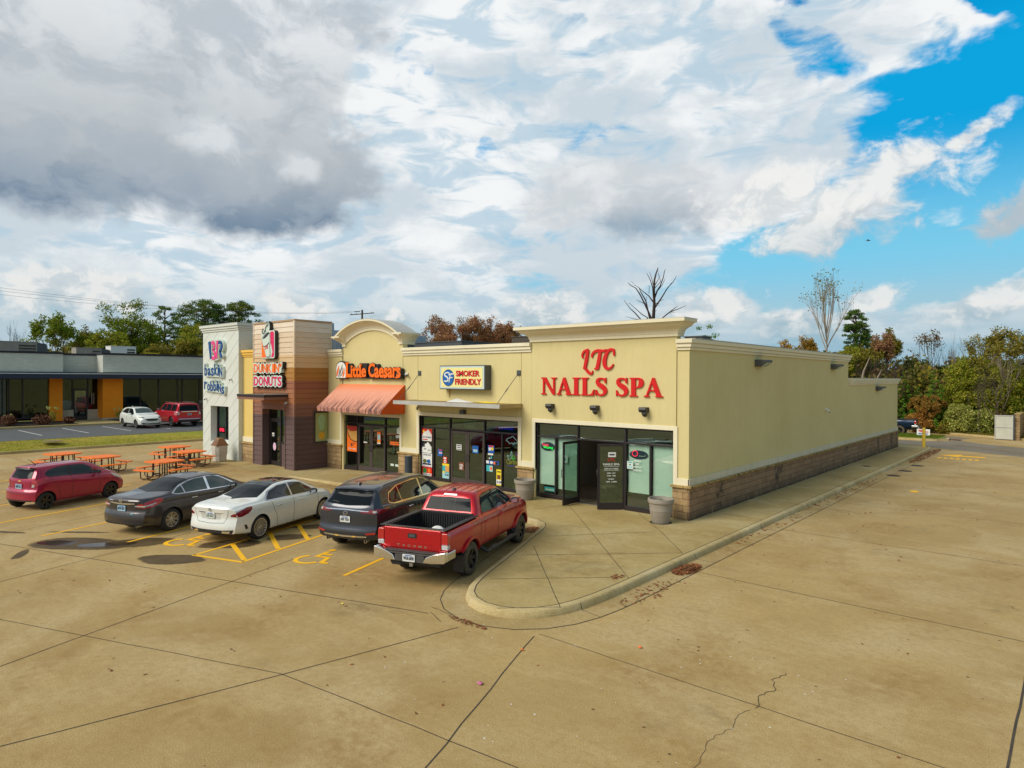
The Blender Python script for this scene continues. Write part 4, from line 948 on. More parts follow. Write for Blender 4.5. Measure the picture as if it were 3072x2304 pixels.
def hvac(name, x0, x1, y0, y1, z0, z1, label, grille='x', m='hvac', group='rooftop air units'):
 r = thing(name, label, 'air unit', ((x0+x1)/2, (y0+y1)/2, z0), group=group, ws=True)
 mb = MB(); mb.box(x0, x1, y0, y1, z0, z1); mb.box(x0-.03, x1+.03, y0-.03, y1+.03, z1, z1+.05); mb.build('casing', M[m], r, bevel=.01)
 mb = MB()
 n = 9
 for i in range(n):
  zz = z0+.15+(z1-z0-.3)*i/n
  if grille == 'y': mb.box(x0+.1, x1-.1, y0-.02, y0-.005, zz, zz+(z1-z0-.3)/n*.6)
  else: mb.box(x1+.005, x1+.02, y1-(y1-y0)*.36, y1-.1, zz, zz+(z1-z0-.3)/n*.6)
 mb.build('grille', M['hvac_dark'], r)
 return r
hvac('air_unit', -20.95, -19.3, 24, 26, 4.9, 6.50, 'tan rooftop air unit behind the left end of the big cornice', 'y', 'hvac_dark')
r = hvac('air_unit', -28.4, -24.6, 24.2, 30, 4.9, 6.45, 'long grey air unit behind the arched parapet', 'y', 'grey_metal')
hvac('air_unit', -10.5, -9.85, 21.2, 21.9, 4.9, 5.98, 'grey box on the roof just behind the right end of the big cornice', 'x', 'grey_metal')
mb = MB(); r_ = random.Random(3)
P = [(-18.3+.9*math.cos(a)*r_.uniform(.7, 1), 17.95+.22*math.sin(a)*r_.uniform(.7, 1), 3.6) for a in [i*PI/7 for i in range(14)]]
mb.add(P+[(-18.5, 17.95, 3.74)], [(i, (i+1) % 14, 14) for i in range(14)]); tag(mb.build('plastic_sheet', M['white_plastic'], smooth=60), 'crumpled white plastic sheet lying on the metal canopy', 'plastic sheet')
mb = MB(); P = [(-16.75+.75*math.cos(a)*r_.uniform(.7, 1), 17.9+.2*math.sin(a)*r_.uniform(.7, 1), 3.6+r_.uniform(0, .03)) for a in [i*PI/7 for i in range(14)]]
mb.add(P+[(-16.9, 17.9, 3.67)], [(i, (i+1) % 14, 14) for i in range(14)]); tag(mb.build('plastic_sheet', M['poster_yellow']), 'crumpled yellow banner lying at the right of the metal canopy', 'banner')
def smooth_pts(P, n=6):
 out = []
 Q = [P[0]]+list(P)+[P[-1]]
 for i in range(1, len(Q)-2):
  p0, p1, p2, p3 = (np.array(q, float) for q in Q[i-1:i+3])
  for k in range(n):
   t = k/n; out.append(tuple(.5*((2*p1)+(-p0+p2)*t+(2*p0-5*p1+4*p2-p3)*t*t+(-p0+3*p1-3*p2+p3)*t**3)))
 out.append(tuple(float(c) for c in P[-1])); return out
def stroke_poly(P, n=6):
 Q = smooth_pts(P, n); L = []; R = []
 for i, q in enumerate(Q):
  a = Q[max(0, i-1)]; b_ = Q[min(len(Q)-1, i+1)]; dx, dz = b_[0]-a[0], b_[1]-a[1]; l = math.hypot(dx, dz) or 1
  L.append((q[0]-dz/l*q[2], q[1]+dx/l*q[2])); R.append((q[0]+dz/l*q[2], q[1]-dx/l*q[2]))
 return L+R[::-1]
_eps = [0]
def put(mb, poly, x, z, s, y, depth, sx=None):
 _eps[0] = (_eps[0]+1) % 12; e = _eps[0]*.0011
 sx = sx or s
 if len(poly) > 20 or True:
  n = len(poly)
  if n % 2 == 0 and n > 9:                     # stroke outline: build as strip of quads
   h = n//2; L = poly[:h]; R = poly[h:][::-1]
   vs = []
   for (a, b_) in zip(L, R):
    vs += [(x+a[0]*sx, y-depth-e, z+a[1]*s), (x+b_[0]*sx, y-depth-e, z+b_[1]*s), (x+b_[0]*sx, y, z+b_[1]*s), (x+a[0]*sx, y, z+a[1]*s)]
   fs = [(i*4+k, i*4+(k+1) % 4, (i+1)*4+(k+1) % 4, (i+1)*4+k) for i in range(h-1) for k in range(4)]+[(0, 1, 2, 3), (4*h-4, 4*h-3, 4*h-2, 4*h-1)]
   mb.add(vs, fs)
  else: mb.prism([(x+p[0]*sx, z+p[1]*s) for p in poly], 'y', y-depth-e, y)
R_ = lambda x0, x1, z0, z1: [(x0, z0), (x1, z0), (x1, z1), (x0, z1)]
def serif(c, w=.34): return [(c-w/2, 0), (c+w/2, 0), (c+w/2, .045), (c+w*.28, .075), (c-w*.28, .075), (c-w/2, .045)]
def serif_t(c, w=.34): return [(p[0], 1-p[1]) for p in serif(c, w)]
GL = {
 'N': (.98, [R_(.13, .23, .03, .97), R_(.77, .87, .03, .97), [(.05, 1), (.32, 1), (.88, .0), (.74, 0), (.13, .93)], serif(.18, .32), serif_t(.81, .34), serif_t(.13, .22)]),
 'A': (.92, [[(.42, 1), (.52, 1), (.86, .03), (.64, .03), (.36, .80)], [(.42, 1), (.46, .92), (.19, .03), (.10, .03)], R_(.24, .68, .30, .37), serif(.14, .28), serif(.75, .36)]),
 'I': (.50, [R_(.14, .36, .03, .97), serif(.25, .44), serif_t(.25, .44)]),
 'L': (.82, [R_(.14, .36, .03, .97), serif(.25, .42), serif_t(.25, .44), [(.3, 0), (.76, 0), (.80, .33), (.75, .33), (.66, .12), (.55, .06), (.3, .06)]]),
 'P': (.78, [R_(.14, .36, .03, .97), serif(.25, .44), serif_t(.22, .34), stroke_poly([(.30, .965, .035), (.5, .955, .045), (.62, .86, .10), (.645, .73, .12), (.60, .59, .10), (.48, .50, .045), (.30, .485, .035)])]),
 'S': (.70, [stroke_poly([(.60, .70, .035), (.55, .88, .045), (.38, .955, .045), (.20, .90, .07), (.155, .76, .09), (.24, .62, .115), (.42, .50, .125), (.55, .37, .115), (.575, .22, .095), (.49, .08, .06), (.31, .04, .045), (.15, .12, .045), (.085, .30, .035)]), R_(.59, .63, .68, 1.0), R_(.05, .09, .0, .32)]),
}
sg = thing('wall_lettering', 'two rows of large red letters on the tan parapet over the open salon doors', 'sign lettering', (-12.6, FY, 4.5), ws=True)
def word(s, x0, x1, z0, h, y, depth, parent, mat, space=.42):
 tot = sum(GL[c][0] if c != ' ' else space for c in s); k = (x1-x0)/tot; x = x0
 for c in s:
  if c == ' ': x += space*k; continue
  mb = MB()
  for p in GL[c][1]: put(mb, p, x, z0, h, y, depth, sx=k*1.0)
  mb.build('letter', mat, parent); x += GL[c][0]*k
word('NAILS SPA', -15.03, -10.09, 3.955, .62, FY-.02, .055, sg, M['red_letter'])
LT = {
 'L': [stroke_poly([(.02, .62, .03), (-.02, .78, .045), (.08, .93, .05), (.22, 1.0, .05), (.34, 1.02, .06)]), stroke_poly([(.33, 1.03, .07), (.27, .7, .085), (.20, .38, .085), (.12, .1, .07)]), stroke_poly([(.04, .13, .035), (.16, .13, .06), (.32, -.02, .07), (.48, -.12, .065), (.60, -.10, .04), (.63, .02, .025)])],
 'T': [stroke_poly([(.0, .70, .03), (-.01, .82, .05), (.12, .95, .055), (.32, 1.0, .06), (.56, .98, .055), (.70, 1.0, .045), (.80, 1.04, .02)]), stroke_poly([(.44, .97, .07), (.37, .6, .085), (.30, .32, .085), (.24, .22, .075)]), stroke_poly([(.12, .22, .025), (.26, .215, .04), (.37, .23, .025)])],
 'C': [stroke_poly([(.60, .74, .025), (.59, .92, .05), (.47, 1.01, .05), (.30, .94, .06), (.16, .74, .085), (.10, .50, .095), (.15, .30, .08), (.29, .215, .055), (.45, .26, .04), (.58, .40, .025)]), stroke_poly([(.60, 1.03, .02), (.605, .88, .05), (.60, .74, .025)])],
}
for c, x, z, s in (('L', -13.18, 4.80, .72), ('T', -12.78, 4.70, .80), ('C', -12.36, 4.70, .82)):
 mb = MB()
 for p in LT[c]: put(mb, p, x, z, s, FY-.02, .055, sx=s*.92)
 mb.build('letter', M['red_letter'], sg)
sg = thing('wall_lettering', 'orange letters in black cans above the faded orange awning', 'sign lettering', (-25.2, FY, 4.8), ws=True)
yb = FY-.02
rows_ = (("L", -26.98, -26.55, .70), ("ittle", -26.58, -25.38, .60), ("C", -25.2, -24.72, .66), ("aesars", -24.74, -22.86, .47))
mb = MB(); mb.box(-27.0, -25.36, yb-.16, yb, 4.52, 4.98); mb.box(-27.0, -26.6, yb-.161, yb, 4.52, 5.22); mb.box(-25.98, -25.36, yb-.162, yb, 4.5, 5.22)
mb.box(-25.24, -22.82, yb-.163, yb, 4.47, 4.96); mb.box(-25.24, -24.5, yb-.164, yb, 4.6, 5.17); mb.box(-22.9, -22.6, yb-.1, yb, 4.62, 4.7)
mb.build('sign_can', M['sign_black'], sg, bevel=.05)
for s, x0, x1, h in rows_:
 zb = {'L': 4.57, 'ittle': 4.56, 'C': 4.55, 'aesars': 4.53}[s]
 mb = MB(); add_text(mb, s, x0-.03, yb-.165, zb-.03, width=x1-x0+.06, height=h+.06, depth=.02, bold=.05, place=None); mb.build('letter_edge', M['sign_black'], sg)
 mb = MB(); add_text(mb, s, x0, yb-.186, zb, width=x1-x0, height=h, depth=.02, bold=.030)
 mb.build('letter', M['orange_letter'], sg)
mb = MB(); k = 0
for x0, x1, zz in ((-27.02, -26.75, 5.22), (-27.02, -26.5, 4.565), (-26.56, -26.42, 4.565), (-26.32, -26.16, 4.565), (-26.10, -25.92, 4.565), (-25.86, -25.66, 4.565), (-25.86, -25.70, 5.12), (-24.04, -23.9, 4.54), (-23.22, -23.02, 4.54), (-23.25, -23.1, 4.96)):
 k += 1; mb.box(x0, x1, yb-.212-.001*k, yb-.18, zz-.02, zz+.035)
mb.build('letter_serif', M['orange_letter'], sg)
sg2 = thing('arched_sign', 'white arched panel with orange flourishes left of the orange letters', 'sign panel', (-27.4, FY, 4.9), ws=True)
def archpoly(x0, x1, z0, z1, n=14):
 c = (x0+x1)/2; r = (x1-x0)/2; return [(x0, z0), (x1, z0)]+[(c+r*math.cos(PI*i/n), z1-r*.75+r*.75*math.sin(PI*i/n)) for i in range(n+1)]
mb = MB(); mb.prism(archpoly(-27.86, -26.98, 4.48, 5.34), 'y', yb-.17, yb); mb.build('panel_can', M['sign_black'], sg2)
mb = MB(); mb.prism(archpoly(-27.82, -27.04, 4.52, 5.29), 'y', yb-.18, yb-.171); mb.build('panel_face', M['sign_white'], sg2)
mb = MB()
for P in ([(-27.76, 4.6, .03), (-27.70, 4.8, .06), (-27.62, 5.0, .04), (-27.58, 5.12, .01)], [(-27.28, 4.56, .02), (-27.2, 4.7, .06), (-27.16, 4.86, .04), (-27.14, 5.0, .01)]): put(mb, stroke_poly(P), 0, 0, 1, yb-.181, .004)
mb.build('flourish', M['orange_letter'], sg2)
mb = MB()
for P in ([(-27.5, 4.56, .012), (-27.46, 4.8, .02), (-27.36, 5.0, .02), (-27.3, 5.16, .01)], [(-27.62, 4.56, .01), (-27.56, 4.74, .016), (-27.5, 4.95, .01)], [(-27.4, 4.62, .01), (-27.3, 4.78, .016), (-27.24, 5.02, .01)]): put(mb, stroke_poly(P), 0, 0, 1, yb-.181, .004)
mb.build('flourish', M['sign_black'], sg2)
sg = thing('box_sign', 'cream lightbox sign with blue oval and red words above the metal canopy', 'sign', (-19, FY, 4.5), ws=True)
ys_ = 18.58
mb = MB(); mb.box(-20.17, -17.58, ys_, FY, 4.07, 5.05); mb.build('sign_case', M['grey_metal'], sg, bevel=.01)
mb = MB(); mb.box(-20.13, -17.62, ys_-.012, ys_-.001, 4.11, 5.01); mb.build('sign_rim', M['aluminium'], sg)
mb = MB(); mb.box(-20.05, -17.70, ys_-.018, ys_-.013, 4.17, 4.95); mb.build('sign_face', M['sign_cream'], sg)
mb = MB(); mb.prism(ell(-19.63, 4.545, .345, .345, 30), 'y', ys_-.024, ys_-.019); mb.build('sign_oval', M['ink'], sg)
mb = MB(); mb.prism(ell(-19.63, 4.545, .325, .325, 30), 'y', ys_-.028, ys_-.025); mb.build('sign_oval', M['sign_blue'], sg)
mb = MB()
for P in ([(-19.53, 4.72, .022), (-19.66, 4.76, .022), (-19.80, 4.72, .024), (-19.82, 4.64, .026), (-19.68, 4.57, .028), (-19.62, 4.49, .026), (-19.70, 4.40, .024), (-19.86, 4.42, .02)], [(-19.60, 4.66, .02), (-19.45, 4.70, .022), (-19.28, 4.70, .016)], [(-19.50, 4.69, .022), (-19.54, 4.52, .022), (-19.58, 4.36, .02)], [(-19.55, 4.54, .018), (-19.36, 4.56, .016)]): put(mb, stroke_poly(P), 0, 0, 1, ys_-.029, .006)
mb.build('sign_monogram', M['sign_white'], sg)
mb = MB(); add_text(mb, 'SMOKER', -19.17, ys_-.028, 4.60, width=1.33, height=.24, depth=.01, bold=.035); mb.build('letters', M['sign_red'], sg)
mb = MB(); add_text(mb, 'FRIENDLY', -19.22, ys_-.028, 4.27, width=1.46, height=.24, depth=.01, bold=.035); mb.build('letters', M['sign_red'], sg)
mb = MB(); mb.box(-17.9, -17.86, FY-.006, FY-.003, 3.65, 4.06)
mb = MB(); mb.add([(-20.0, FY-.003, 4.06), (-19.86, FY-.003, 4.06), (-19.90, FY-.003, 3.72), (-19.97, FY-.003, 3.7)], [(0, 1, 2, 3)]); part('rust_stain', pbr('rust_stain', S(196, 160, 92, .95), .9, var=(8, .3)), mb)
y0 = 16.95
sg = thing('wall_logo', 'blue and pink monogram at the top of the white tower', 'sign logo', (-36.6, y0, 6), ws=True)
def sh(P, dx=0, dz=0, k=1): return [(p[0]*k+dx, p[1]*k+dz) for p in P]
LB, LZ = -37.50, 5.50
bstem = [(.03, 1.0), (.30, 1.05), (.42, .10), (.26, .03)]
b3 = stroke_poly([(.42, .90, .08), (.62, .98, .09), (.78, .82, .10), (.66, .60, .07), (.56, .55, .05), (.72, .48, .07), (.86, .30, .11), (.76, .10, .10), (.48, .10, .09)])
bi = [(.98, .04), (1.14, .06), (1.24, 1.06), (1.05, 1.05)]
br_ = stroke_poly([(1.30, .92, .06), (1.46, .96, .09), (1.66, .84, .10), (1.62, .62, .10), (1.46, .50, .08), (1.42, .44, .06), (1.52, .34, .08), (1.66, .10, .10)])
def back(polys, e, depth, m, name, y):
 mb = MB()
 for P in polys:
  n = len(P)
  if n % 2 == 0 and n > 9:
   h = n//2; L = P[:h]; R = P[h:][::-1]; L2 = []; R2 = []
   for a, b_ in zip(L, R):
    dx, dz = a[0]-b_[0], a[1]-b_[1]; l = math.hypot(dx, dz) or 1; L2.append((a[0]+dx/l*e, a[1]+dz/l*e)); R2.append((b_[0]-dx/l*e, b_[1]-dz/l*e))
   put(mb, L2+R2[::-1], LB, LZ, 1.0, y, depth)
  else:
   cx = sum(p[0] for p in P)/n; cz = sum(p[1] for p in P)/n
   put(mb, [(p[0]+(e if p[0] > cx else -e), p[1]+(e if p[1] > cz else -e)) for p in P], LB, LZ, 1.0, y, depth)
 return mb.build(name, m, sg)
back([bstem, b3, bi, br_], .07, .16, M['sign_pale'], 'logo_backing', y0)
for P, m_ in ((bstem, 'navy_letter'), (b3, 'rose_letter'), (bi, 'rose_letter'), (br_, 'navy_letter')):
 mb = MB(); put(mb, P, LB, LZ, 1.0, y0-.17, .02); mb.build('logo_stroke', M[m_], sg)
sg = thing('wall_lettering', 'navy blue two-line lettering on the white tower', 'sign lettering', (-36.8, y0, 4.5), ws=True)
def bouncy(s, x0, x1, z0, h, amps, tilt=0):
 mb = MB(); mb.prism([(x0-.02, z0-.03), (x1-.05, z0-.03-tilt*(x1-x0)), (x1+.02, z0+h*.6-tilt*(x1-x0)), (x0+.0, z0+h*.66)], 'y', y0-.138, y0); mb.build('letter_slab', M['sign_pale'], sg)
 n = len(s); w = (x1-x0)/n; x = x0; widths = []
 for i, c in enumerate(s):
  cw = w*(.55 if c in 'i' else 1.08)
  up = amps[i] if i < len(amps) else 0; asc = {'b': 1, 'k': 1, 's': .72, 'i': .95, 'a': .66, 'o': .66, 'r': .72, 'N': .8}[c]
  hh = h*asc; xx = x
  rot = random.Random(i*7+3).uniform(-.10, .10); cxm, czm = xx+cw/2, z0+up+hh/2
  def pl(v, cxm=cxm, czm=czm, rot=rot):
   dx, dz = v.x-cxm, v.z-czm; return Vector((cxm+dx*math.cos(rot)-dz*math.sin(rot), v.y, czm+dx*math.sin(rot)+dz*math.cos(rot)-tilt*(cxm-x0)))
  mb = MB(); add_text(mb, c, xx-.045, y0, z0+up-.045, width=cw*.82+.09, height=hh+.09, depth=.14, bold=.075, place=pl); mb.build('letter_backing', M['sign_pale'], sg)
  mb = MB(); add_text(mb, c, xx, y0-.141, z0+up, width=cw*.82, height=hh, depth=.02, bold=.018, place=pl); mb.build('letter', M['navy_letter'], sg)
  x += cw
bouncy('baskiN', -38.02, -35.75, 4.60, .66, [0, .02, .0, .06, .04, -.02], .02)
bouncy('robbiNs', -38.06, -35.55, 3.78, .60, [.06, .0, -.02, .02, .06, .0, -.08], .05)
y1 = 17.02
sg = thing('wall_logo', 'pink and orange coffee cup emblem at the top of the brown tower', 'sign logo', (-30.9, y1, 6), ws=True)
sq = rrect(-31.64, -30.30, 5.46, 6.88, .12)
mb = MB(); mb.prism([(p[0]+.0, p[1]) for p in rrect(-31.62, -30.28, 5.45, 6.88, .14)], 'y', y1-.16, y1); mb.prism(ell(-31.02, 7.06, .23, .30, 18), 'y', y1-.161, y1); mb.build('logo_can', M['sign_black'], sg)
mb = MB(); mb.prism(rrect(-31.64, -30.32, 5.48, 6.88, .12), 'y', y1-.175, y1-.162); mb.prism(ell(-31.04, 7.06, .22, .29, 18), 'y', y1-.1755, y1-.162); mb.prism(ell(-31.42, 6.84, .20, .16, 18), 'y', y1-.1765, y1-.162); mb.build('logo_face', M['sign_pale'], sg)
mb = MB(); mb.prism([(-31.60, 5.56), (-31.58, 5.53), (-31.05, 5.53), (-31.10, 5.75), (-31.38, 6.34), (-31.60, 6.5)], 'y', y1-.182, y1-.177); mb.build('logo_panel', M['orange_letter'], sg)
mb = MB(); mb.prism([(-30.66, 5.54), (-30.45, 5.54), (-30.38, 5.62), (-30.38, 6.74), (-30.46, 6.82), (-30.72, 6.82), (-30.74, 6.4), (-30.52, 5.8)], 'y', y1-.1825, y1-.177); mb.build('logo_panel', M['pink_letter'], sg)
cup = [(-31.40, 6.02), (-31.32, 5.98), (-31.12, 5.56), (-30.98, 5.50), (-30.78, 5.56), (-30.72, 5.66), (-30.80, 6.16), (-30.72, 6.2), (-30.76, 6.74), (-30.90, 6.80), (-31.20, 6.74), (-31.50, 6.56), (-31.56, 6.44)]
def grow(P, e):
 cx = sum(p[0] for p in P)/len(P); cz = sum(p[1] for p in P)/len(P); return [(p[0]+(p[0]-cx)*e, p[1]+(p[1]-cz)*e) for p in P]
mb = MB(); mb.prism(grow(cup, .06), 'y', y1-.190, y1-.183); mb.build('logo_cup', M['sign_pale'], sg)
mb = MB(); mb.prism(cup, 'y', y1-.194, y1-.191); mb.build('logo_cup', M['sign_black'], sg)
mb = MB(); mb.prism(grow(cup, -.07), 'y', y1-.198, y1-.195); mb.build('logo_cup', M['sign_pale'], sg)
mb = MB()
el = [(-31.13+.33*math.cos(a)*math.cos(.42)-.07*math.sin(a)*math.sin(.42), 6.62+.33*math.cos(a)*math.sin(.42)+.07*math.sin(a)*math.cos(.42)) for a in [2*PI*i/20 for i in range(20)]]
mb.prism(el, 'y', y1-.202, y1-.199)
for P in ([(-31.43, 6.12, .012), (-31.25, 6.08, .014), (-31.0, 6.16, .014), (-30.80, 6.28, .012)], [(-31.34, 6.92, .02), (-31.30, 6.82, .022), (-31.38, 6.74, .022), (-31.50, 6.80, .022), (-31.52, 6.92, .02), (-31.44, 6.99, .018), (-31.36, 6.95, .012)], [(-31.16, 6.80, .022), (-31.20, 6.95, .022), (-31.12, 7.10, .022), (-30.98, 7.14, .022), (-30.94, 7.26, .02), (-31.04, 7.32, .018), (-31.12, 7.24, .014), (-31.06, 7.18, .01)]): put(mb, stroke_poly(P), 0, 0, 1, y1-.203, .004)
mb.build('logo_line', M['sign_black'], sg)
for c, xx, m_ in (('D', -31.22, 'orange_letter'), ('D', -31.05, 'pink_letter')):
 mb = MB(); add_text(mb, c, xx, y1-.206, 5.93 if m_[0] == 'o' else 5.97, width=.12, height=.19, depth=.006, bold=.05, shear=.0); mb.build('logo_letter', M[m_], sg)
def puffy(s, x0, x1, z0, h, label, m):
 sgx = thing('wall_lettering', label, 'sign lettering', (x0, y1, z0), ws=True)
 ww = {'I': .62, "'": .42, 'D': 1.12, 'O': 1.15, 'N': 1.1, 'U': 1.05, 'K': 1.08, 'T': .95, 'S': .98}
 k = (x1-x0)/sum(ww[c] for c in s); x = x0
 mb = MB(); mb.box(x0-.03, x1-.06, y1-.181, y1-.02, z0-.01, z0+h+.01); mb.build('letter_slab', M['sign_pale'], sgx)
 for c in s:
  w = ww[c]*k*.84; hh = h if c != "'" else h*.4; zz = z0 if c != "'" else z0+h*.6
  mb = MB(); add_text(mb, c, x-.075, y1, zz-.085, width=w+.15, height=hh+.17, depth=.17, bold=.07, place=lambda v: Vector((v.x+.03, v.y, v.z-.0))); mb.build('letter_can', M['sign_black'], sgx)
  mb = MB(); add_text(mb, c, x-.06, y1-.171, zz-.065, width=w+.12, height=hh+.13, depth=.012, bold=.07); mb.build('letter_edge', M['sign_pale'], sgx)
  mb = MB(); add_text(mb, c, x, y1-.184, zz, width=w, height=hh, depth=.012, bold=.028); mb.build('letter', m, sgx)
  x += ww[c]*k
puffy("DUNKIN'", -32.38, -29.62, 4.77, .44, 'orange lettering with white edges on the brown tower', M['orange_letter'])
puffy("DONUTS", -32.36, -29.58, 4.10, .46, 'magenta lettering with white edges below the orange row on the brown tower', M['pink_letter'])
def panel(name, x0, x1, z0, z1, m, label, cat='poster', deco=(), y=19.035, t=.004, group=None):
 r = thing(name, label, cat, ((x0+x1)/2, y, z0), ws=True, group=group); w, h = x1-x0, z1-z0
 mb = MB(); mb.box(x0, x1, y-t, y, z0, z1); mb.build('sheet', M[m], r)
 for i, d in enumerate(deco):
  mb = MB(); yy = y-t-.002-.0012*i
  if d[0] == 'r': mb.box(x0+d[1]*w, x0+d[2]*w, yy-.001, yy, z0+d[3]*h, z0+d[4]*h)
  elif d[0] == 'e': mb.prism(ell(x0+d[1]*w, z0+d[2]*h, d[3]*w, d[4]*h, 16), 'y', yy-.001, yy)
  elif d[0] == 'p': mb.prism([(x0+a*w, z0+b_*h) for a, b_ in d[1]], 'y', yy-.001, yy)
  elif d[0] == 't': add_text(mb, d[1], x0+d[2]*w, yy-.001, z0+d[4]*h, width=(d[3]-d[2])*w, height=(d[5]-d[4])*h, depth=.002, bold=.03)
  mb.build('print', M[d[-1]], r)
 return r
house = [(.02, .35), (.1, .6), (.3, .78), (.42, .78), (.62, .97), (.98, .55), (.98, .0), (.02, .0)]
panel('poster', -21.78, -21.14, 1.80, 2.33, 'poster_red', 'red and white price poster at the top left of the smoke shop window', deco=(('p', house, 'paper'), ('t', 'SAVE', .08, .5, .25, .37, 'ink'), ('t', '3.00/GAL', .52, .95, .25, .37, 'ink'), ('r', .08, .6, .08, .16, 'sign_red'), ('r', .12, .26, .68, .86, 'poster_yellow')))
panel('poster', -21.78, -21.15, 1.29, 1.78, 'sign_black', 'white house-shaped price poster second from the top in the smoke shop window', deco=(('p', house, 'paper'), ('t', '$41', .2, .45, .25, .40, 'ink'), ('r', .6, .9, .22, .28, 'ink'), ('r', .1, .3, .5, .75, 'ink')))
panel('poster', -21.78, -21.13, .68, 1.27, 'paper', 'cream poster with green and blue discs in the smoke shop window', deco=(('t', '2 FOR 2.75', .08, .9, .82, .94, 'ink'), ('e', .3, .42, .2, .14, 'olive'), ('e', .68, .42, .18, .14, 'sign_blue'), ('r', .08, .92, .15, .27, 'ink'), ('r', .0, .9, .02, .09, 'pale_pink')))
panel('poster', -21.78, -21.13, .28, .66, 'poster_red', 'red price poster at the bottom left of the smoke shop window', deco=(('e', .3, .6, .18, .32, 'poster_green'), ('e', .72, .65, .14, .25, 'poster_orange'), ('r', .12, .95, .04, .34, 'paper'), ('t', '5 FOR 1.00', .18, .9, .1, .27, 'ink')))
panel('poster', -20.76, -20.48, 1.22, 1.50, 'poster_blue', 'small blue card left of the smoke shop door', deco=(('r', .3, .95, .35, .6, 'paper'), ('r', .2, .95, .82, .95, 'poster_red'), ('r', .4, .9, .42, .52, 'sign_red')))
panel('poster', -20.43, -20.19, .93, 1.21, 'poster_red', 'small red and white card left of the smoke shop door', deco=(('e', .5, .3, .3, .25, 'paper'), ('r', .15, .8, .65, .9, 'paper'), ('e', .5, .3, .15, .12, 'olive')))
panel('poster', -20.47, -20.06, .30, .92, 'poster_teal', 'teal and tan poster with a price at the foot of the smoke shop window', deco=(('r', .0, 1, .86, 1, 'poster_yellow'), ('r', .45, 1, .45, .86, 'pizza'), ('r', .0, 1, .0, .38, 'pale_blue'), ('t', '42.00', .35, .95, .18, .33, 'ink'), ('e', .2, .42, .16, .08, 'poster_yellow')))
panel('poster', -20.85, -20.5, .5, .95, 'sign_black', 'dark notice with yellow line low in the smoke shop window', deco=(('r', .1, .9, .75, .85, 'poster_yellow'), ('r', .15, .8, .4, .6, 'sign_pale')), y=19.12)
panel('poster', -20.88, -20.60, 2.46, 2.78, 'poster_teal', 'teal and pink sheet high in the smoke shop window', deco=(('r', .2, 1, .05, .5, 'pale_pink'), ('r', .0, .5, .7, 1, 'poster_yellow')), y=19.10)
panel('poster', -20.56, -20.24, 2.46, 2.78, 'poster_orange', 'orange sheet high in the smoke shop window', deco=(('r', .1, .9, .05, .5, 'pale_pink'),), y=19.10)
panel('poster', -19.24, -18.60, 2.47, 2.83, 'poster_teal', 'large teal picture above the smoke shop door', deco=(('p', [(.05, .1), (.95, .1), (.95, .5), (.5, .45)], 'sign_pale'),), y=19.10)
panel('notice', -19.62, -19.32, 1.55, 1.79, 'paper', 'white notice on the left smoke shop door', 'notice', (('r', .1, .9, .72, .86, 'ink'), ('r', .15, .85, .42, .56, 'ink'), ('r', .1, .9, .1, .22, 'ink')), y=19.03)
panel('notice', -19.47, -19.17, .74, 1.07, 'poster_brown', 'brown sticker with white word low on the left smoke shop door', 'notice', (('t', 'FUEL', .15, .85, .5, .75, 'paper'), ('r', .2, .35, .1, .45, 'paper'), ('r', .5, .65, .1, .45, 'paper')), y=19.03)
panel('notice', -18.69, -18.36, 1.50, 1.80, 'poster_blue', 'blue sign with white edge on the right smoke shop door', 'notice', (('e', .5, .7, .25, .2, 'sign_blue'), ('r', .15, .85, .15, .42, 'pale_blue'), ('r', .1, .9, .45, .5, 'paper')), y=19.03)
panel('poster', -17.83, -17.50, 1.58, 1.88, 'poster_blue', 'blue card with yellow nine right of the smoke shop door', deco=(('r', .1, .9, .82, .98, 'poster_red'), ('r', .12, .5, .3, .7, 'paper'), ('e', .72, .55, .2, .22, 'poster_yellow')))
panel('notice', -17.83, -17.55, 1.49, 1.56, 'paper', 'narrow white strip under the blue card', 'notice')
panel('notice', -17.8, -17.58, 1.28, 1.46, 'sign_black', 'small black and teal sticker under the white strip', 'notice', (('r', .1, .4, .3, .6, 'paper'), ('r', .55, .9, .4, .9, 'poster_teal')))
panel('poster', -17.92, -17.25, 1.13, 1.27, 'poster_blue', 'long blue sticker with coloured rings right of the smoke shop door', deco=(('r', .0, .22, .15, .95, 'paper'), ('e', .42, .5, .12, .4, 'paper'), ('e', .68, .45, .1, .4, 'poster_orange'), ('e', .82, .45, .1, .4, 'sign_black')))
panel('poster', -17.91, -17.57, .84, 1.08, 'poster_teal', 'teal and yellow card right of the smoke shop door', deco=(('r', .5, 1, .0, .95, 'pale_blue'), ('e', .75, .5, .18, .3, 'poster_orange')))
panel('poster', -17.37, -17.10, .33, .96, 'poster_yellow', 'tall yellow price poster in the smoke shop window', deco=(('r', .15, .8, .4, .66, 'poster_brown'), ('r', .0, 1, .08, .36, 'paper'), ('t', '4.69', .1, .95, .14, .3, 'ink'), ('r', .15, .85, .82, .9, 'olive')))
def neon(name, label, strokes, y=19.09, group=None, back=None, loc=None):
 r = thing(name, label, 'neon sign', loc or (strokes[0][1][0][0], y, strokes[0][1][0][1]), ws=True)
 if back: mb = MB(); mb.prism(back, 'y', y+.02, y+.03); mb.build('backing', M['ink'], r)
 for m, P in strokes:
  mb = MB(); mb.tube([(a, y, b_) for a, b_ in smooth_pts(P, 4)], .013, 6); mb.build('neon_tube', M[m], r)
 return r
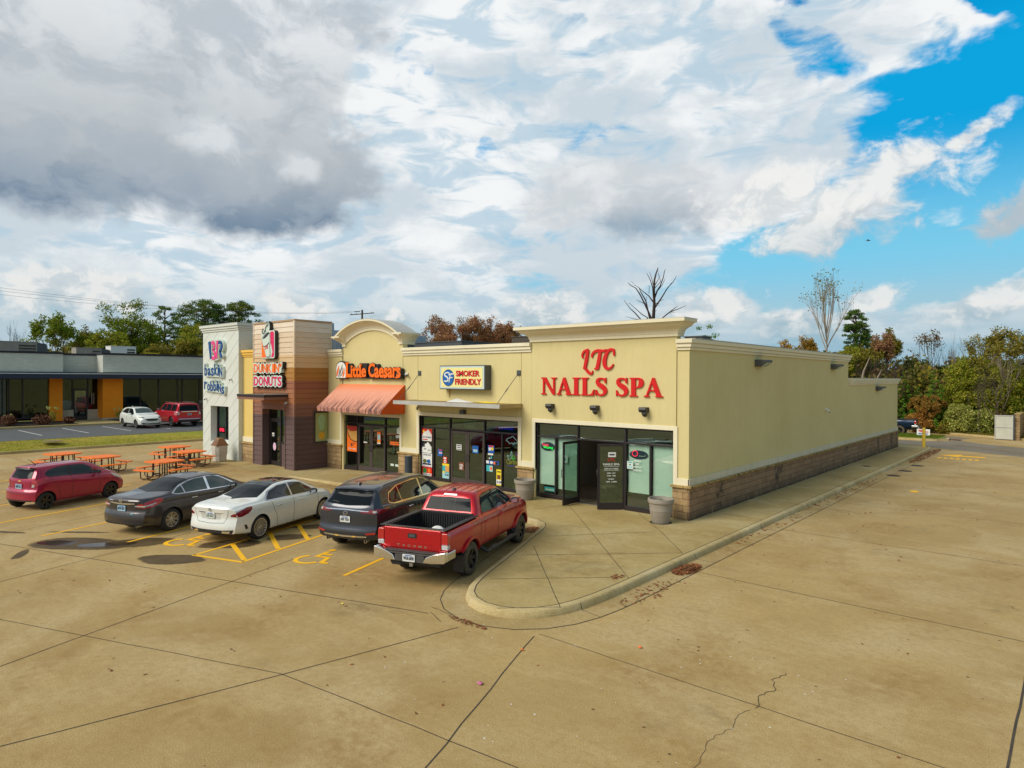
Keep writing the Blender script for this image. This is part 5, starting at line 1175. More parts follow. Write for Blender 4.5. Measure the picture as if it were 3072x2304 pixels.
def neon_word(name, label, txt, x0, x1, z0, z1, m, y=19.09, back=None):
 r = thing(name, label, 'neon sign', (x0, y, z0), ws=True)
 if back: mb = MB(); mb.prism(back, 'y', y+.02, y+.03); mb.build('backing', M['ink'], r)
 rows = txt if isinstance(txt, list) else [(txt, m, z0, z1, x0, x1)]
 for t_, mm, a, b_, xa, xb in rows:
  mb = MB(); add_text(mb, t_, xa, y, a, width=xb-xa, height=b_-a, depth=.01, bold=-.005); mb.build('neon_letters', M[mm], r)
 return r
neon_word('neon_sign', 'blue neon word above the boar outline in the smoke shop window', 'ACCESSORIES', -17.3, -16.55, 2.53, 2.64, 'neon_blue')
neon('neon_sign', 'pale neon outline of a boar in the smoke shop window', [('neon_white', [(-16.92, 2.12), (-16.84, 2.2), (-16.7, 2.24), (-16.58, 2.30), (-16.50, 2.24), (-16.38, 2.14), (-16.34, 2.06), (-16.42, 2.04), (-16.5, 2.06), (-16.52, 1.98), (-16.62, 2.04), (-16.74, 2.0), (-16.80, 2.06), (-16.92, 2.12)])])
panel('sign', -16.62, -16.26, 1.88, 2.06, 'poster_teal', 'small teal lit sign under the boar outline', 'sign', (('r', .15, .85, .25, .8, 'pale_blue'),), y=19.10)
r = neon('neon_sign', 'neon beer sign with parrot, palm and yellow word low in the smoke shop window', [('neon_white', [(-16.76, 1.35), (-16.86, 1.55), (-16.72, 1.52), (-16.64, 1.72), (-16.62, 1.5), (-16.74, 1.40)]), ('neon_green', [(-16.66, 1.42), (-16.54, 1.56), (-16.46, 1.44), (-16.6, 1.46), (-16.5, 1.34)]), ('neon_blue', [(-16.44, 1.66), (-16.32, 1.56), (-16.24, 1.38), (-16.2, 1.24)]), ('neon_red', [(-16.40, 1.60), (-16.32, 1.48), (-16.28, 1.36)]), ('neon_blue', [(-16.82, 1.17), (-16.7, 1.14), (-16.55, 1.17), (-16.4, 1.13), (-16.25, 1.16)]), ('neon_yellow', [(-16.78, 1.42), (-16.88, 1.34), (-16.84, 1.22), (-16.74, 1.22)])])
mb = MB(); add_text(mb, 'orona', -16.76, 19.085, 1.22, width=.50, height=.13, depth=.01, bold=.0); mb.build('neon_letters', M['neon_yellow'], r)
neon_word('neon_sign', 'unlit open sign left of the smoke shop door', 'OPEN', -20.72, -20.36, 1.93, 2.01, 'sign_pale', back=R_(-20.75, -20.33, 1.90, 2.04))
wf = thing('wet_floor_sign', 'yellow folding wet floor board standing inside the smoke shop window', 'floor sign', (-16.6, 19.4, .16), ws=True)
mb = MB(); mb.obox((-16.55, 19.40, .62), (.13, 0, .02), (0, .015, 0), (.12, .06, .42)); mb.build('board', M['poster_yellow'], wf, bevel=.01)
mb = MB(); mb.obox((-16.62, 19.56, .60), (.13, 0, .02), (0, .015, 0), (.12, -.06, .40)); mb.build('board', M['poster_yellow'], wf, bevel=.01)
r = panel('poster', -27.33, -26.50, .93, 2.18, 'poster_orange', 'large orange pizza poster in the left pizza shop window', deco=(('p', [(1.0, 1.0), (.05, 1.0), (.0, .85), (.1, .62), (.35, .45), (.7, .38), (1.0, .38)], 'poster_brown'), ('p', [(1.0, 1.0), (.08, 1.0), (.06, .85), (.18, .64), (.4, .49), (.7, .43), (1.0, .42)], 'pizza'), ('p', [(1.0, 1.0), (.05, 1.0), (.02, .9), (.3, .78), (1.0, .82)], 'pepperoni'), ('t', '6', .38, .56, .2, .34, 'ink'), ('r', .28, .31, .29, .33, 'ink'), ('t', '29', .6, .72, .28, .34, 'ink'), ('t', 'PIZZA + PRICE', .15, .9, .08, .13, 'paper')), y=19.03)
panel('notice', -24.92, -24.67, 1.44, 2.0, 'poster_orange', 'narrow menu card on the right pizza shop door', 'notice', (('r', .1, .9, .36, .8, 'pale_blue'), ('r', .05, .95, .0, .12, 'paper'), ('e', .5, .25, .25, .06, 'poster_yellow')), y=19.02)
panel('notice', -25.97, -25.69, 1.42, 1.48, 'paper', 'small white sticker on the left pizza shop door', 'notice', y=19.02)
wf = thing('wet_floor_sign', 'yellow wet floor board standing behind the left pizza shop door', 'floor sign', (-25.6, 19.3, .1), ws=True)
mb = MB(); mb.obox((-25.58, 19.30, .74), (.11, 0, 0), (0, .012, 0), (.03, .05, .36)); mb.build('board', M['poster_yellow'], wf, bevel=.01)
mb = MB()
for k in range(6): mb.box(-25.60+.01*k, -25.54+.01*k, 19.235+.01*k, 19.24+.01*k, .55+k*.08, .59+k*.08)
mb.build('print', M['ink'], wf)
panel('notice', -23.98, -23.36, 1.47, 1.62, 'poster_orange', 'orange wording on the right pizza shop window', 'notice', (('r', .05, .95, .45, .55, 'sign_black'),), y=19.035)
mb = MB(); add_text(mb, 'OPEN', -23.58, 19.03, 1.80, width=.38, height=.12, depth=.003, bold=.04); tag(mb.build('window_lettering', M['paper']), 'white open word on the right pizza shop window', 'window lettering')
mb = MB(); mb.prism([(-23.5, 2.0), (-23.28, 1.98), (-23.24, 2.28), (-23.36, 2.30), (-23.52, 2.2)], 'y', 19.03, 19.034); tag(mb.build('window_graphic', M['sign_pale']), 'pale frosted graphic at the top of the right pizza shop window', 'window graphic')
panel('notice', -23.95, -23.34, .50, .60, 'sign_pale', 'pale stickers low on the right pizza shop window', 'notice', (('r', .4, .55, 0, 1, 'sign_black'),))
mb = MB(); mb.prism([(-24.1, .95), (-23.85, 1.1), (-23.9, 1.45), (-24.05, 1.5)], 'y', 19.2, 19.22); tag(mb.build('hanging_cloth', M['pale_blue']), 'pale blue cloth behind the right pizza shop window', 'cloth')
def oval(x0, x1, z0, z1): return ell((x0+x1)/2, (z0+z1)/2, (x1-x0)/2, (z1-z0)/2, 24)
neon_word('neon_sign', 'oval neon sign with red and green words at the left of the salon window', [('Nails', 'neon_red', 2.04, 2.14, -15.10, -14.82), ('Waxing', 'neon_green', 1.93, 2.04, -15.06, -14.62)], 0, 0, 0, 0, '', y=19.08, back=oval(-15.21, -14.55, 1.87, 2.19))
r = neon('neon_sign', 'dark oval sign with a pink ring in the right salon window', [('neon_red', [(-11.20+.10*math.cos(a), 2.06+.09*math.sin(a)) for a in [2*PI*i/10 for i in range(11)]])], y=19.08, back=oval(-11.42, -10.72, 1.88, 2.17))
mb = MB(); mb.tube([(-11.05, 19.075, 2.0), (-10.9, 19.075, 1.98), (-10.8, 19.075, 2.02)], .006, 5); mb.tube([(-11.18, 19.09, 2.15), (-11.22, 19.09, 2.36)], .003, 4); mb.tube([(-10.95, 19.09, 2.15), (-10.93, 19.09, 2.36)], .003, 4); mb.build('wire', M['sign_pale'], r)
panel('notice', -11.47, -11.24, 1.54, 1.80, 'sign_pale', 'framed licence sheet in the right salon window', 'notice', (('r', .15, .85, .8, .92, 'poster_teal'), ('e', .5, .55, .12, .1, 'ink'), ('r', .15, .85, .15, .35, 'pale_blue')))
for i, (w, z) in enumerate((('NAILS', 1.80), ('DIP', 1.70), ('ACRYLIC', 1.60), ('SHELLAC', 1.49))):
 if i == 0: rr = thing('window_lettering', 'four white words under the dark oval sign in the salon window', 'window lettering', (-11.1, 19.03, 1.6), ws=True)
 mb = MB(); n = len(w); add_text(mb, w, -11.08-n*.022, 19.035, z, width=n*.045, height=.055, depth=.002, bold=.02); mb.build('letters', M['paper'], rr)
panel('notice', -14.16, -13.92, 1.5, 1.78, 'sign_pale', 'white licence sheet behind the open left salon door', 'notice', (('e', .5, .5, .2, .2, 'poster_teal'),))
panel('sign', -15.1, -14.6, .36, .52, 'poster_teal', 'blue board at the foot of the left salon window', 'sign', (('r', .1, .9, .2, .6, 'sign_pale'),), y=19.2)
hx, hy, an = -11.55, GY, math.radians(44)
Md = Matrix.Translation((hx, hy, 0)) @ Matrix.Rotation(an, 4, 'Z') @ Matrix.Translation((-hx, -hy, 0))
rr = thing('window_lettering', 'red monogram and white opening hours on the open right salon door', 'window lettering', tuple(Md @ Vector((-12.02, hy-.01, 1.2))), ws=True)
for w, z, h, ww, m_ in (('LTC', 1.78, .11, .24, 'sign_red'), ('NAILS SPA', 1.64, .075, .56, 'paper'), ('870-617-7000', 1.50, .05, .46, 'paper'), ('MON - SAT', 1.36, .045, .28, 'paper'), ('9AM - 7PM', 1.27, .045, .28, 'paper'), ('SUNDAY', 1.16, .045, .2, 'paper'), ('12PM - 5:30PM', 1.07, .045, .36, 'paper')):
 mb = MB(); add_text(mb, w, -12.02-ww/2, hy-.012, z, width=ww, height=h, depth=.002, bold=.02, place=lambda v: Md @ v); mb.build('letters', M[m_], rr)
mb = MB();
for z in (1.60, 1.47): mb.obox(Md @ Vector((-12.02, hy-.011, z)), Md.to_3x3() @ Vector((.26, 0, 0)), Md.to_3x3() @ Vector((0, .001, 0)), (0, 0, .004))
mb.build('rule', M['paper'], rr)
rr = thing('notice', 'white welcome card at the top of the open right salon door', 'notice', tuple(Md @ Vector((-12.02, hy-.01, 1.98))), ws=True)
mb = MB(); mb.obox(Md @ Vector((-12.0, hy-.012, 2.0)), Md.to_3x3() @ Vector((.13, 0, 0)), Md.to_3x3() @ Vector((0, .002, 0)), (0, 0, .08)); mb.build('card', M['paper'], rr)
mb = MB(); mb.obox(Md @ Vector((-12.0, hy-.015, 2.0)), Md.to_3x3() @ Vector((.09, 0, 0)), Md.to_3x3() @ Vector((0, .001, 0)), (0, 0, .025)); mb.build('print', M['ink'], rr)
panel('notice', -31.55, -31.35, 1.5, 1.68, 'paper', 'white sticker on the brown tower entrance door', 'notice', (('r', .2, .8, .2, .5, 'sign_black'),), y=yd-.03)
mb = MB(); mb.prism(ell(-31.32, .98, .15, .20, 20), 'y', yd-.032, yd-.028); tag(mb.build('notice', M['pale_pink']), 'round pink decal on the brown tower entrance door', 'notice')
neon_word('neon_sign', 'small open sign low in the white tower window', 'OPEN', -37.30, -36.75, 1.42, 1.62, 'neon_red', y=17.34, back=R_(-37.36, -36.66, 1.34, 1.68))
ch = thing('salon_chair', 'beige salon chair with dark legs just inside the open doors', 'chair', (-13.0, 20.2, .16)); mb = MB(); mb.box(-.25, .25, -.25, .25, .42, .52); mb.build('seat', pbr('beige_vinyl', S(150, 128, 104, .9), .6), ch, bevel=.03)
mb = MB(); mb.obox((0, .26, .78), (.25, 0, 0), (0, .04, .01), (0, .06, .26)); mb.build('backrest', pbr('beige_vinyl_back', S(150, 128, 104, .9), .6), ch, bevel=.03)
for sx in (-1, 1):
 for sy in (-1, 1): mb = MB(); mb.tube([(sx*.2, sy*.2, .42), (sx*.24, sy*.24, 0)], .014, 6); mb.build('leg', M['black_plastic'], ch)
ch.rotation_euler = (0, 0, 1.2)
tb = thing('salon_table', 'dark manicure table behind the salon chair', 'table', (-12.4, 21.3, .16)); mb = MB(); mb.box(-.5, .5, -.25, .25, .72, .76); mb.build('tabletop', M['interior_dark'], tb)
for sx in (-.42, .42): mb = MB(); mb.box(sx-.05, sx+.05, -.2, .2, 0, .72); mb.build('leg', M['black_plastic'], tb)
mb = MB(); mb.box(-14.6, -13.1, 23.3, 23.9, .16, 1.2); tag(mb.build('salon_counter', M['dark_recess'], bevel=.02), 'dark reception counter deep inside the salon', 'counter')
def planter(name, label, x, y, z, h=.72, r=.40, plant=True, group='grey planters beside the shopfronts'):
 t = thing(name, label, 'planter', (x, y, z), group=group)
 mb = MB(); k = r
 mb.lathe([(k*.66, 0), (k*.68, .02), (k*.76, h*.28), (k*.785, h*.285), (k*.79, h*.31), (k*.80, h*.33), (k*.845, h*.5), (k*.86, h*.505), (k*.865, h*.53), (k*.855, h*.55), (k*.90, h*.80), (k*.99, h*.84), (k*1.0, h*.97), (k*.98, h), (k*.90, h), (k*.86, h*.92), (k*.82, h*.82)], n=40)
 mb.build('pot', M['pot'], t, smooth=35)
 mb = MB(); mb.lathe([(k*.84, h*.84), (k*.4, h*.86), (0, h*.85)], n=24); mb.build('soil', pbr('soil', (.045, .035, .02, 1), .95, bump=(30, 1)), t)
 if plant:
  mb = MB(); rr = random.Random(2)
  for i in range(60):
   a, q = rr.uniform(0, 6.28), rr.uniform(0, .14); c = Vector((q*math.cos(a)+.03, q*math.sin(a), h*.86+rr.uniform(0, .06))); e = Vector((rr.uniform(-1, 1), rr.uniform(-1, 1), rr.uniform(0, 1))).normalized()*.03; f_ = e.orthogonal().normalized()*.012
   mb.add([c-e, c-f_, c+e, c+f_], [(0, 1, 2, 3)])
  mb.build('seedlings', pbr('seedling_green', S(90, 130, 50, .8), .7), t)
 return t
planter('planter', 'grey ribbed planter in front of the right end of the salon window', -9.72, 18.12, .15, .74, .40)
planter('planter', 'grey ribbed planter between the red pickup nose and the stone pier', -15.25, 18.25, .15, .72, .40, False)
mb = MB(); mb.lathe([(.03, .151), (.34, .153), (0, .154)], (-9.72, 18.12, 0), 20); struct(mb.build('dark_disc', M['joint']))  # flat dark disc on the walkway, slightly wider than the planter foot
mb = MB(); mb.add([(-9.72+.06*math.cos(a)+.05, 18.12-.30-.0, .22+.07*math.sin(a)) for a in [2*PI*i/12 for i in range(12)]], [tuple(range(12))])
ab = thing('ash_bin', 'slim dark blue-grey cylindrical bin by the stone pier left of the smoke shop', 'bin', (-21.95, 18.42, .15))
mb = MB(); mb.lathe([(.17, 0), (.17, .95), (.18, .96), (.18, 1.0), (.15, 1.02), (.0, 1.0)], n=24); mb.build('body', pbr('slate_metal', S(66, 76, 88, .8), .5, var=(3, .2)), ab, smooth=40)
mb = MB(); mb.lathe([(.13, 1.005), (.13, 1.025), (0, 1.026)], n=20); mb.build('top', M['steel'], ab)
tb = thing('litter_bin', 'pale concrete litter bin with brown hood in front of the white tower', 'litter bin', (-34.85, 16.2, .01), rz=.0)
oct_ = lambda w, c: [(-w+c, -w), (w-c, -w), (w, -w+c), (w, w-c), (w-c, w), (-w+c, w), (-w, w-c), (-w, -w+c)]
mb = MB()
prev = None; secs = [(.27, 0), (.30, .05), (.30, .30), (.325, .42), (.345, .62), (.35, .80), (.34, .86)]
for i, (w, z) in enumerate(secs): mb.v += [(p[0], p[1], z) for p in oct_(w, w*.45)]
for i in range(len(secs)-1): mb.f += [(i*8+k, i*8+(k+1) % 8, (i+1)*8+(k+1) % 8, (i+1)*8+k) for k in range(8)]
mb.f += [tuple(range(8))[::-1], tuple(range(48, 56))]; mb.m = [0]*len(mb.f)
mb.build('bin_body', M['bin_stone'], tb, bevel=.012)
mb = MB(); mb.box(-.34, .34, -.34, .34, .86, .92); mb.add([(-.31, -.31, .92), (.31, -.31, .92), (.31, .31, .92), (-.31, .31, .92), (-.2, -.13, 1.27), (.2, -.13, 1.27), (.2, .13, 1.27), (-.2, .13, 1.27)], [(0, 1, 5, 4), (1, 2, 6, 5), (2, 3, 7, 6), (3, 0, 4, 7), (4, 5, 6, 7), (3, 2, 1, 0)])
mb.build('hood', M['bin_lid'], tb, bevel=.02)
mb = MB(); mb.add([(-.24, -.305, .97), (.0-.0+.24, -.305, .97), (.17, -.185, 1.2), (-.17, -.185, 1.2)], [(0, 1, 2, 3)]); mb.build('flap', pbr('bin_flap', S(128, 90, 60, .85), .5), tb)
def picnic_table():
 t = thing('picnic_table', None, 'picnic table')
 W = .66
 def topd(name, cx, cy, hx, hy, z, c, th=.045):
  P = [(cx-hx+c, cy-hy), (cx+hx-c, cy-hy), (cx+hx, cy-hy+c), (cx+hx, cy+hy-c), (cx+hx-c, cy+hy), (cx-hx+c, cy+hy), (cx-hx, cy+hy-c), (cx-hx, cy-hy+c)]
  mb = MB(); mb.prism(P, 'z', z-th, z); mb.prism([(cx+(p[0]-cx)*.93, cy+(p[1]-cy)*.93) for p in P], 'z', z+.0005, z+.003); return mb.build(name, M['table_orange'], t, bevel=.012)
 topd('tabletop', 0, 0, W, W, .77, .20)
 for k in range(4):
  a = k*PI/2; ca, sa = math.cos(a), math.sin(a)
  rot = lambda x, y: (x*ca-y*sa, x*sa+y*ca)
  cx, cy = rot(0, 1.02); hx, hy = (.58, .14) if k % 2 == 0 else (.14, .58)
  topd('bench', cx, cy, hx, hy, .46, .06, .035)
  mb = MB()
  for s in (-.22, .22):
   P = [(*rot(s, .42), .70), (*rot(s, .44), .10), (*rot(s, .55), .035), (*rot(s, .90), .035), (*rot(s, 1.0), .09), (*rot(s, 1.03), .42)]
   mb.tube(P, .024, 8); mb.tube([(*rot(s, .44), .2), (*rot(s*.4, .15), .2)], .018, 6)
   mb.tube([(*rot(s, .93), .42), (*rot(s, 1.10), .42)], .02, 6)
  mb.tube([(*rot(-.22, .42), .71), (*rot(.22, .42), .71)], .02, 6)
  mb.build('leg', M['table_frame'], t, smooth=40)
 mb = MB(); mb.tube([(0, 0, .03), (0, 0, .74)], .03, 10); mb.box(-.45, .45, -.02, .02, .68, .72); mb.box(-.02, .02, -.45, .45, .681, .721); mb.build('frame', M['table_frame'], t)
 return t
T0 = picnic_table(); TABLES = [
 (-37.6, 9.75, .30, 'orange picnic table farthest left, behind the purple hatchback roof'),
 (-34.85, 10.6, .20, 'orange picnic table behind the front end of the purple hatchback'),
 (-37.0, 14.75, .25, 'orange picnic table nearest the grass verge in the group of three'),
 (-34.1, 14.3, .15, 'orange picnic table closest to the litter bin and white tower'),
 (-31.05, 11.95, .30, 'orange picnic table just behind the dark grey sedan')]
for i, (x, y, a, lb) in enumerate(TABLES):
 t = T0 if i == 0 else copy_tree(T0); t.location = (x, y, .008); t.rotation_euler = (0, 0, a); tag(t, lb, 'picnic table', 'orange picnic tables on the terrace')
M['gbrick'] = None
def small_brick(name, c, c2, mortar, w=.20, h=.068, bumpd=.4):
 m, t, b = newmat(name); g = t.new('ShaderNodeNewGeometry').outputs['Position']
 sp = t.new('ShaderNodeSeparateXYZ', inp={0: g}); u = t.math('ADD', sp.outputs[0], sp.outputs[1])
 uv = t.new('ShaderNodeCombineXYZ', inp={0: u, 1: sp.outputs[2]}).outputs[0]
 br = t.new('ShaderNodeTexBrick', offset=.5, inp={'Vector': uv, 'Color1': c, 'Color2': c2, 'Mortar': mortar, 'Scale': 1.0, 'Mortar Size': .006, 'Mortar Smooth': .3, 'Brick Width': w, 'Row Height': h})
 cc = t.mix(t.mrange(t.noise(g, 1.0, 5, .6), .4, .7, 0, .2), br.outputs[0], (c[0]*.6, c[1]*.6, c[2]*.6, 1))
 t.l.new(cc, b.inputs['Base Color']); b.inputs['Roughness'].default_value = .85; return m
gb = small_brick('grey_brick', S(200, 202, 190, .95), S(190, 192, 182, .95), S(166, 168, 158, .9), .4, .135)
ob = small_brick('ochre_brick', S(255, 150, 16, 1.0), S(246, 140, 14, 1.0), S(216, 120, 16, 1.0), .3, .135)
navy = pbr('navy_fascia', S(46, 54, 74, .8), .6); navy_dk = pbr('dark_coping', S(38, 38, 50, .7), .6)
nb = thing('office_building', 'low grey brick building with ochre brick piers and dark canopy across the side lot', 'building', (-68, 20, .6), ws=True)
mb = MB()
mb.box(-72, -67.0, 2, 17.42, 4.9, 6.45); mb.box(-72, -68.0, 17.42, 20.27, 4.9, 6.40); mb.box(-72, -66.3, 20.27, 62, 4.9, 6.48)
mb.box(-72, -71.8, 2, 62, .5, 4.9); mb.box(-71.8, -70, 2, 2.2, .5, 4.9)
mb.build('wall', gb, nb)
mb = MB(); mb.box(-67.9, -67.88, 20.0, 20.27, 4.9, 6.4)
mb = MB(); mb.box(-72.2, -66.92, 1.9, 17.5, 6.46, 6.62); mb.box(-72.2, -67.92, 17.5, 20.19, 6.41, 6.57); mb.box(-72.2, -66.22, 20.19, 62, 6.49, 6.65); mb.build('coping', navy_dk, nb)
mb = MB(); mb.box(-69, -65.3, 2, 62, 4.33, 4.72); mb.box(-68.9, -66.9, 2, 62, 4.72, 4.9); mb.build('canopy', navy, nb)
mb = MB(); mb.box(-69, -65.27, 2, 62, 4.725, 4.79); mb.build('canopy_edge', M['white_plastic'], nb)
mb = MB(); mb.box(-69.5, -67.0, 16.42, 17.38, .62, 4.33); mb.build('pier', ob, nb)
mb = MB(); mb.box(-69.5, -66.3, 20.27, 21.9, .80, 4.33); mb.build('pier', ob, nb)
mb = MB(); mb.box(-69.5, -66.25, 20.22, 21.95, .6, .80); mb.box(-67.75, -67.6, 17.38, 18.35, .6, 1.55); mb.box(-67.75, -67.6, 19.45, 20.27, .6, 1.55); mb.build('plinth', pbr('pale_plinth', S(196, 184, 160, .9), .85, var=(2, .15)), nb)
for (a, b_, x, z0, mulls) in ((8, 16.42, -67.3, 1.0, (9.9, 11.3, 13.2, 13.63, 14.57)), (21.9, 62, -66.7, 1.2, (23.5, 25.1, 26.85, 27.3, 28.95, 30.7, 32.5, 35, 38, 41, 44, 47, 50, 53, 56, 59)), (17.38, 20.27, -67.75, 1.5, (18.3, 19.5))):
 f = MB()
 for y in mulls: f.box(x-.06, x+.06, y-.05, y+.05, z0, 4.33)
 f.box(x-.06, x+.061, a, b_, z0-.1, z0); f.box(x-.06, x+.061, a, b_, 4.26, 4.329)
 f = f.build('window', M['frame'], nb)
 p = MB(); p.box(x-.01, x+.01, a, b_, z0, 4.28); p.build('pane', M['glass_office'], f)
 if a != 17.38:
  p = MB(); p.box(x-.16, x-.14, a, b_, 2.75 if a > 20 else 1.1, 4.3); p.build('window_shade', pbr('roller_shade', S(92, 88, 74, .8), .8), f)
mb = MB(); mb.box(-71.0, -70.9, 2.2, 62, .6, 4.4); mb.build('interior', M['interior_dark'], nb)
mb = MB(); mb.box(-67.70, -67.62, 18.36, 18.46, .65, 3.4); mb.box(-67.70, -67.62, 19.34, 19.44, .65, 3.4); mb.box(-67.70, -67.62, 18.46, 19.34, 3.25, 3.399); mb.box(-67.70, -67.62, 18.46, 19.34, .66, .95); mb.box(-67.70, -67.62, 18.46, 19.34, 1.6, 1.68)
d = mb.build('door', M['frame'], nb); mb = MB(); mb.box(-67.67, -67.65, 18.46, 19.34, .95, 3.25); mb.build('pane', M['glass_dark'], d)
mb = MB(); mb.box(-67.58, -67.55, 19.75, 19.79, 2.0, 3.0); mb.box(-67.58, -67.55, 19.90, 19.94, 2.0, 3.0); mb.build('door_handle', M['steel'], nb)
for (ya, yb, z1, lb) in ((10.4, 12.6, 7.5, 'first grey rooftop unit from the left on the office building'), (13.4, 17.4, 7.72, 'second grey rooftop unit with hinged cowl on the office building'), (20.6, 22.8, 7.35, 'low grey rooftop unit in the middle of the office building')):
 hv = hvac('air_unit', -76.5, -75, ya, yb, 5.0, z1, lb, 'x', 'hvac', 'units on the office roof')
 mb = MB(); mb.add([(-76.5, yb, 6.7), (-75, yb, 6.7), (-75, yb+.9, 6.7), (-76.5, yb+.9, 6.7), (-76.5, yb, z1), (-75, yb, z1), (-75, yb+.75, z1-.12), (-76.5, yb+.75, z1-.12)], [(0, 1, 5, 4), (1, 2, 6, 5), (2, 3, 7, 6), (3, 0, 4, 7), (4, 5, 6, 7), (3, 2, 1, 0)]); mb.build('cowl', M['grey_metal'], hv)
hvac('air_unit', -76.5, -75, 23.65, 26.03, 5.0, 7.62, 'white rooftop unit with dark grille at the right of the office roof', 'x', 'white_plastic', 'units on the office roof')
mb = MB(); mb.box(-80, -72, 2, 62, 5.6, 5.8); mb.build('roof', M['roof'], nb)
mb = MB(); mb.tube([(-74, 26.6, 6.5), (-74, 26.6, 7.0), (-74, 27.8, 6.98), (-74, 27.8, 6.5)], .03, 6); tag(mb.build('roof_rail', M['poster_yellow']), 'thin yellow rail on the office roof edge', 'rail')
def leaf_cloud(mb, c, r, n, size, rr, flat=1.0):
 for i in range(n):
  d = Vector((rr.gauss(0, 1), rr.gauss(0, 1), rr.gauss(0, 1))).normalized()*(rr.random()**.4); p = Vector(c)+Vector((d.x*r[0], d.y*r[1], d.z*r[2]))
  e = Vector((rr.uniform(-1, 1), rr.uniform(-1, 1), rr.uniform(-1, 1))).normalized()*size*rr.uniform(.6, 1.3); f_ = e.orthogonal().normalized()*size*.6
  mb.add([p-e, p-f_, p+e, p+f_], [(0, 1, 2, 3)])
shr = pbr('russet_leaf', S(128, 78, 50, .8), .8, var=(4, .5)); grn = pbr('lime_leaf', S(160, 170, 60, .9), .7, var=(4, .4))
for i, (x, y, w, h) in enumerate(((-62.8, 12.7, .7, .9), (-63.0, 14.9, .85, .85), (-63.0, 16.8, .55, .6))):
 t = thing('shrub', ('leftmost', 'middle', 'rightmost')[i]+' of three russet shrubs in the bed before the grey building', 'shrub', (x, y, .64), group='russet shrubs in the bed'); mb = MB(); leaf_cloud(mb, (0, 0, h*.5), (w, w*.8, h*.5), 420, .09, random.Random(i)); mb.build('foliage', shr, t)
 mb = MB(); mb.tube([(0, 0, 0), (.05, 0, h*.4)], .03, 5); mb.build('stem', M['table_frame'], t)
for i, (x, y, h) in enumerate(((-64, 12.9, .9), (-64, 15.9, 1.3), (-65.5, 21.3, 1.0))):
 t = thing('flowering_plant', ('pale hydrangea behind the leftmost russet shrub', 'tall pale hydrangea between the russet shrubs and the ochre pier', 'small green plant at the foot of the right ochre pier')[i], 'plant', (x, y, .64)); mb = MB()
 leaf_cloud(mb, (0, 0, h*.45), (.3, .3, h*.4), 120, .07, random.Random(i+9)); mb.build('foliage', grn, t)
 mb = MB()
 for q in range(5): leaf_cloud(mb, (random.uniform(-.3, .3), random.uniform(-.4, .4), h*random.uniform(.7, 1.05)), (.1, .1, .1), 40, .04, random.Random(q))
 mb.build('blossom', pbr('pale_blossom', S(222, 224, 140, .9), .8), t)
en = thing('refuse_enclosure', 'stone block enclosure with an open white metal gate at the right edge', 'enclosure', (-3.5, 62.5, 0), ws=True)
mb = MB(); mb.box(-3.9, -3.6, 62.3, 66, 0, 1.95); mb.box(-3.6, 4, 65.7, 66, 0, 1.95); mb.box(3.7, 4, 62.3, 65.7, 0, 1.95); mb.build('wall', M['stone'], en)
mb = MB(); mb.box(-3.95, -3.55, 62.25, 66, 1.952, 2.0); mb.build('wall_cap', M['cap'], en)
mb = MB(); mb.box(-5.05, -4.0, 62.0, 62.04, .12, 1.83); g_ = mb.build('gate', pbr('white_gate_sheet', S(206, 206, 190, .9), .6, var=(1.5, .15), streak=.3), en)
mb = MB()
for x in (-5.07, -4.0): mb.box(x-.03, x+.03, 61.96, 62.08, .02, 1.88)
for z in (.09, .97, 1.85): mb.box(-5.04, -4.03, 61.965, 62.075, z-.03, z+.03)
mb.build('gate_frame', M['galv'], g_)
mb = MB(); mb.tube([(-3.92, 62.1, 0), (-3.92, 62.1, 1.95)], .05, 10)
for z in (.4, 1.7): mb.box(-4.0, -3.9, 62.05, 62.12, z, z+.08)
mb.build('gate_post', M['grey_metal'], en)
ys2 = thing('yard_sign', 'small white yard sign with red lettering on the grass island behind the yellow post', 'yard sign', (-9.3, 59.0, .19), ws=True)
mb = MB(); mb.box(-9.72, -8.85, 58.95, 58.965, .28, .74); mb.build('sign_board', M['paper'], ys2)
mb = MB(); mb.box(-9.62, -9.2, 58.94, 58.948, .60, .68); mb.box(-9.55, -8.95, 58.94, 58.948, .50, .57); mb.build('print', M['sign_red'], ys2)
mb = MB(); mb.box(-9.62, -9.0, 58.94, 58.948, .34, .42); mb.build('print', M['sign_blue'], ys2)
mb = MB(); mb.tube([(-9.6, 58.97, .1), (-9.6, 58.97, .95)], .012, 5); mb.tube([(-9.0, 58.97, .1), (-9.0, 58.97, .3)], .008, 5); mb.build('stake', M['white_plastic'], ys2)
wood = pbr('pole_wood', S(92, 74, 62, .8), .9, var=(4, .3))
px, py = spotY(1086, 62)
dpole = math.hypot(px, py); ztop = top_height(1086, 933, dpole)
pl = thing('utility_pole', 'wooden power pole with tilted crossarm rising behind the arched parapet', 'utility pole', (px, py, 0), ws=True)
mb = MB(); mb.tube([(px, py, 0), (px, py, ztop)], [.19, .14], 10); mb.build('pole', wood, pl, smooth=40)
u = Vector(bearing(1086)).cross(Vector((0, 0, 1))); u = Vector((R0.x, R0.y, 0))
mb = MB(); mb.obox((px, py, ztop-.62), u*1.9+Vector((0, 0, .16)), Vector((-u.y, u.x, 0))*.06, (0, 0, .06)); mb.build('crossarm', wood, pl)
ins = MB()
for s in (-1.7, -.9, 1.5): c = Vector((px, py, ztop-.62))+u*s+Vector((0, 0, .16*s/1.9)); ins.tube([c, c+Vector((0, 0, .22))], [.05, .04], 8)
ins.tube([Vector((px, py, ztop-.3))-u*1.2, Vector((px, py, ztop-.22))-u*.3], .07, 8); ins.build('insulator', pbr('insulator', S(70, 90, 96, .8), .4), pl)
ends = []
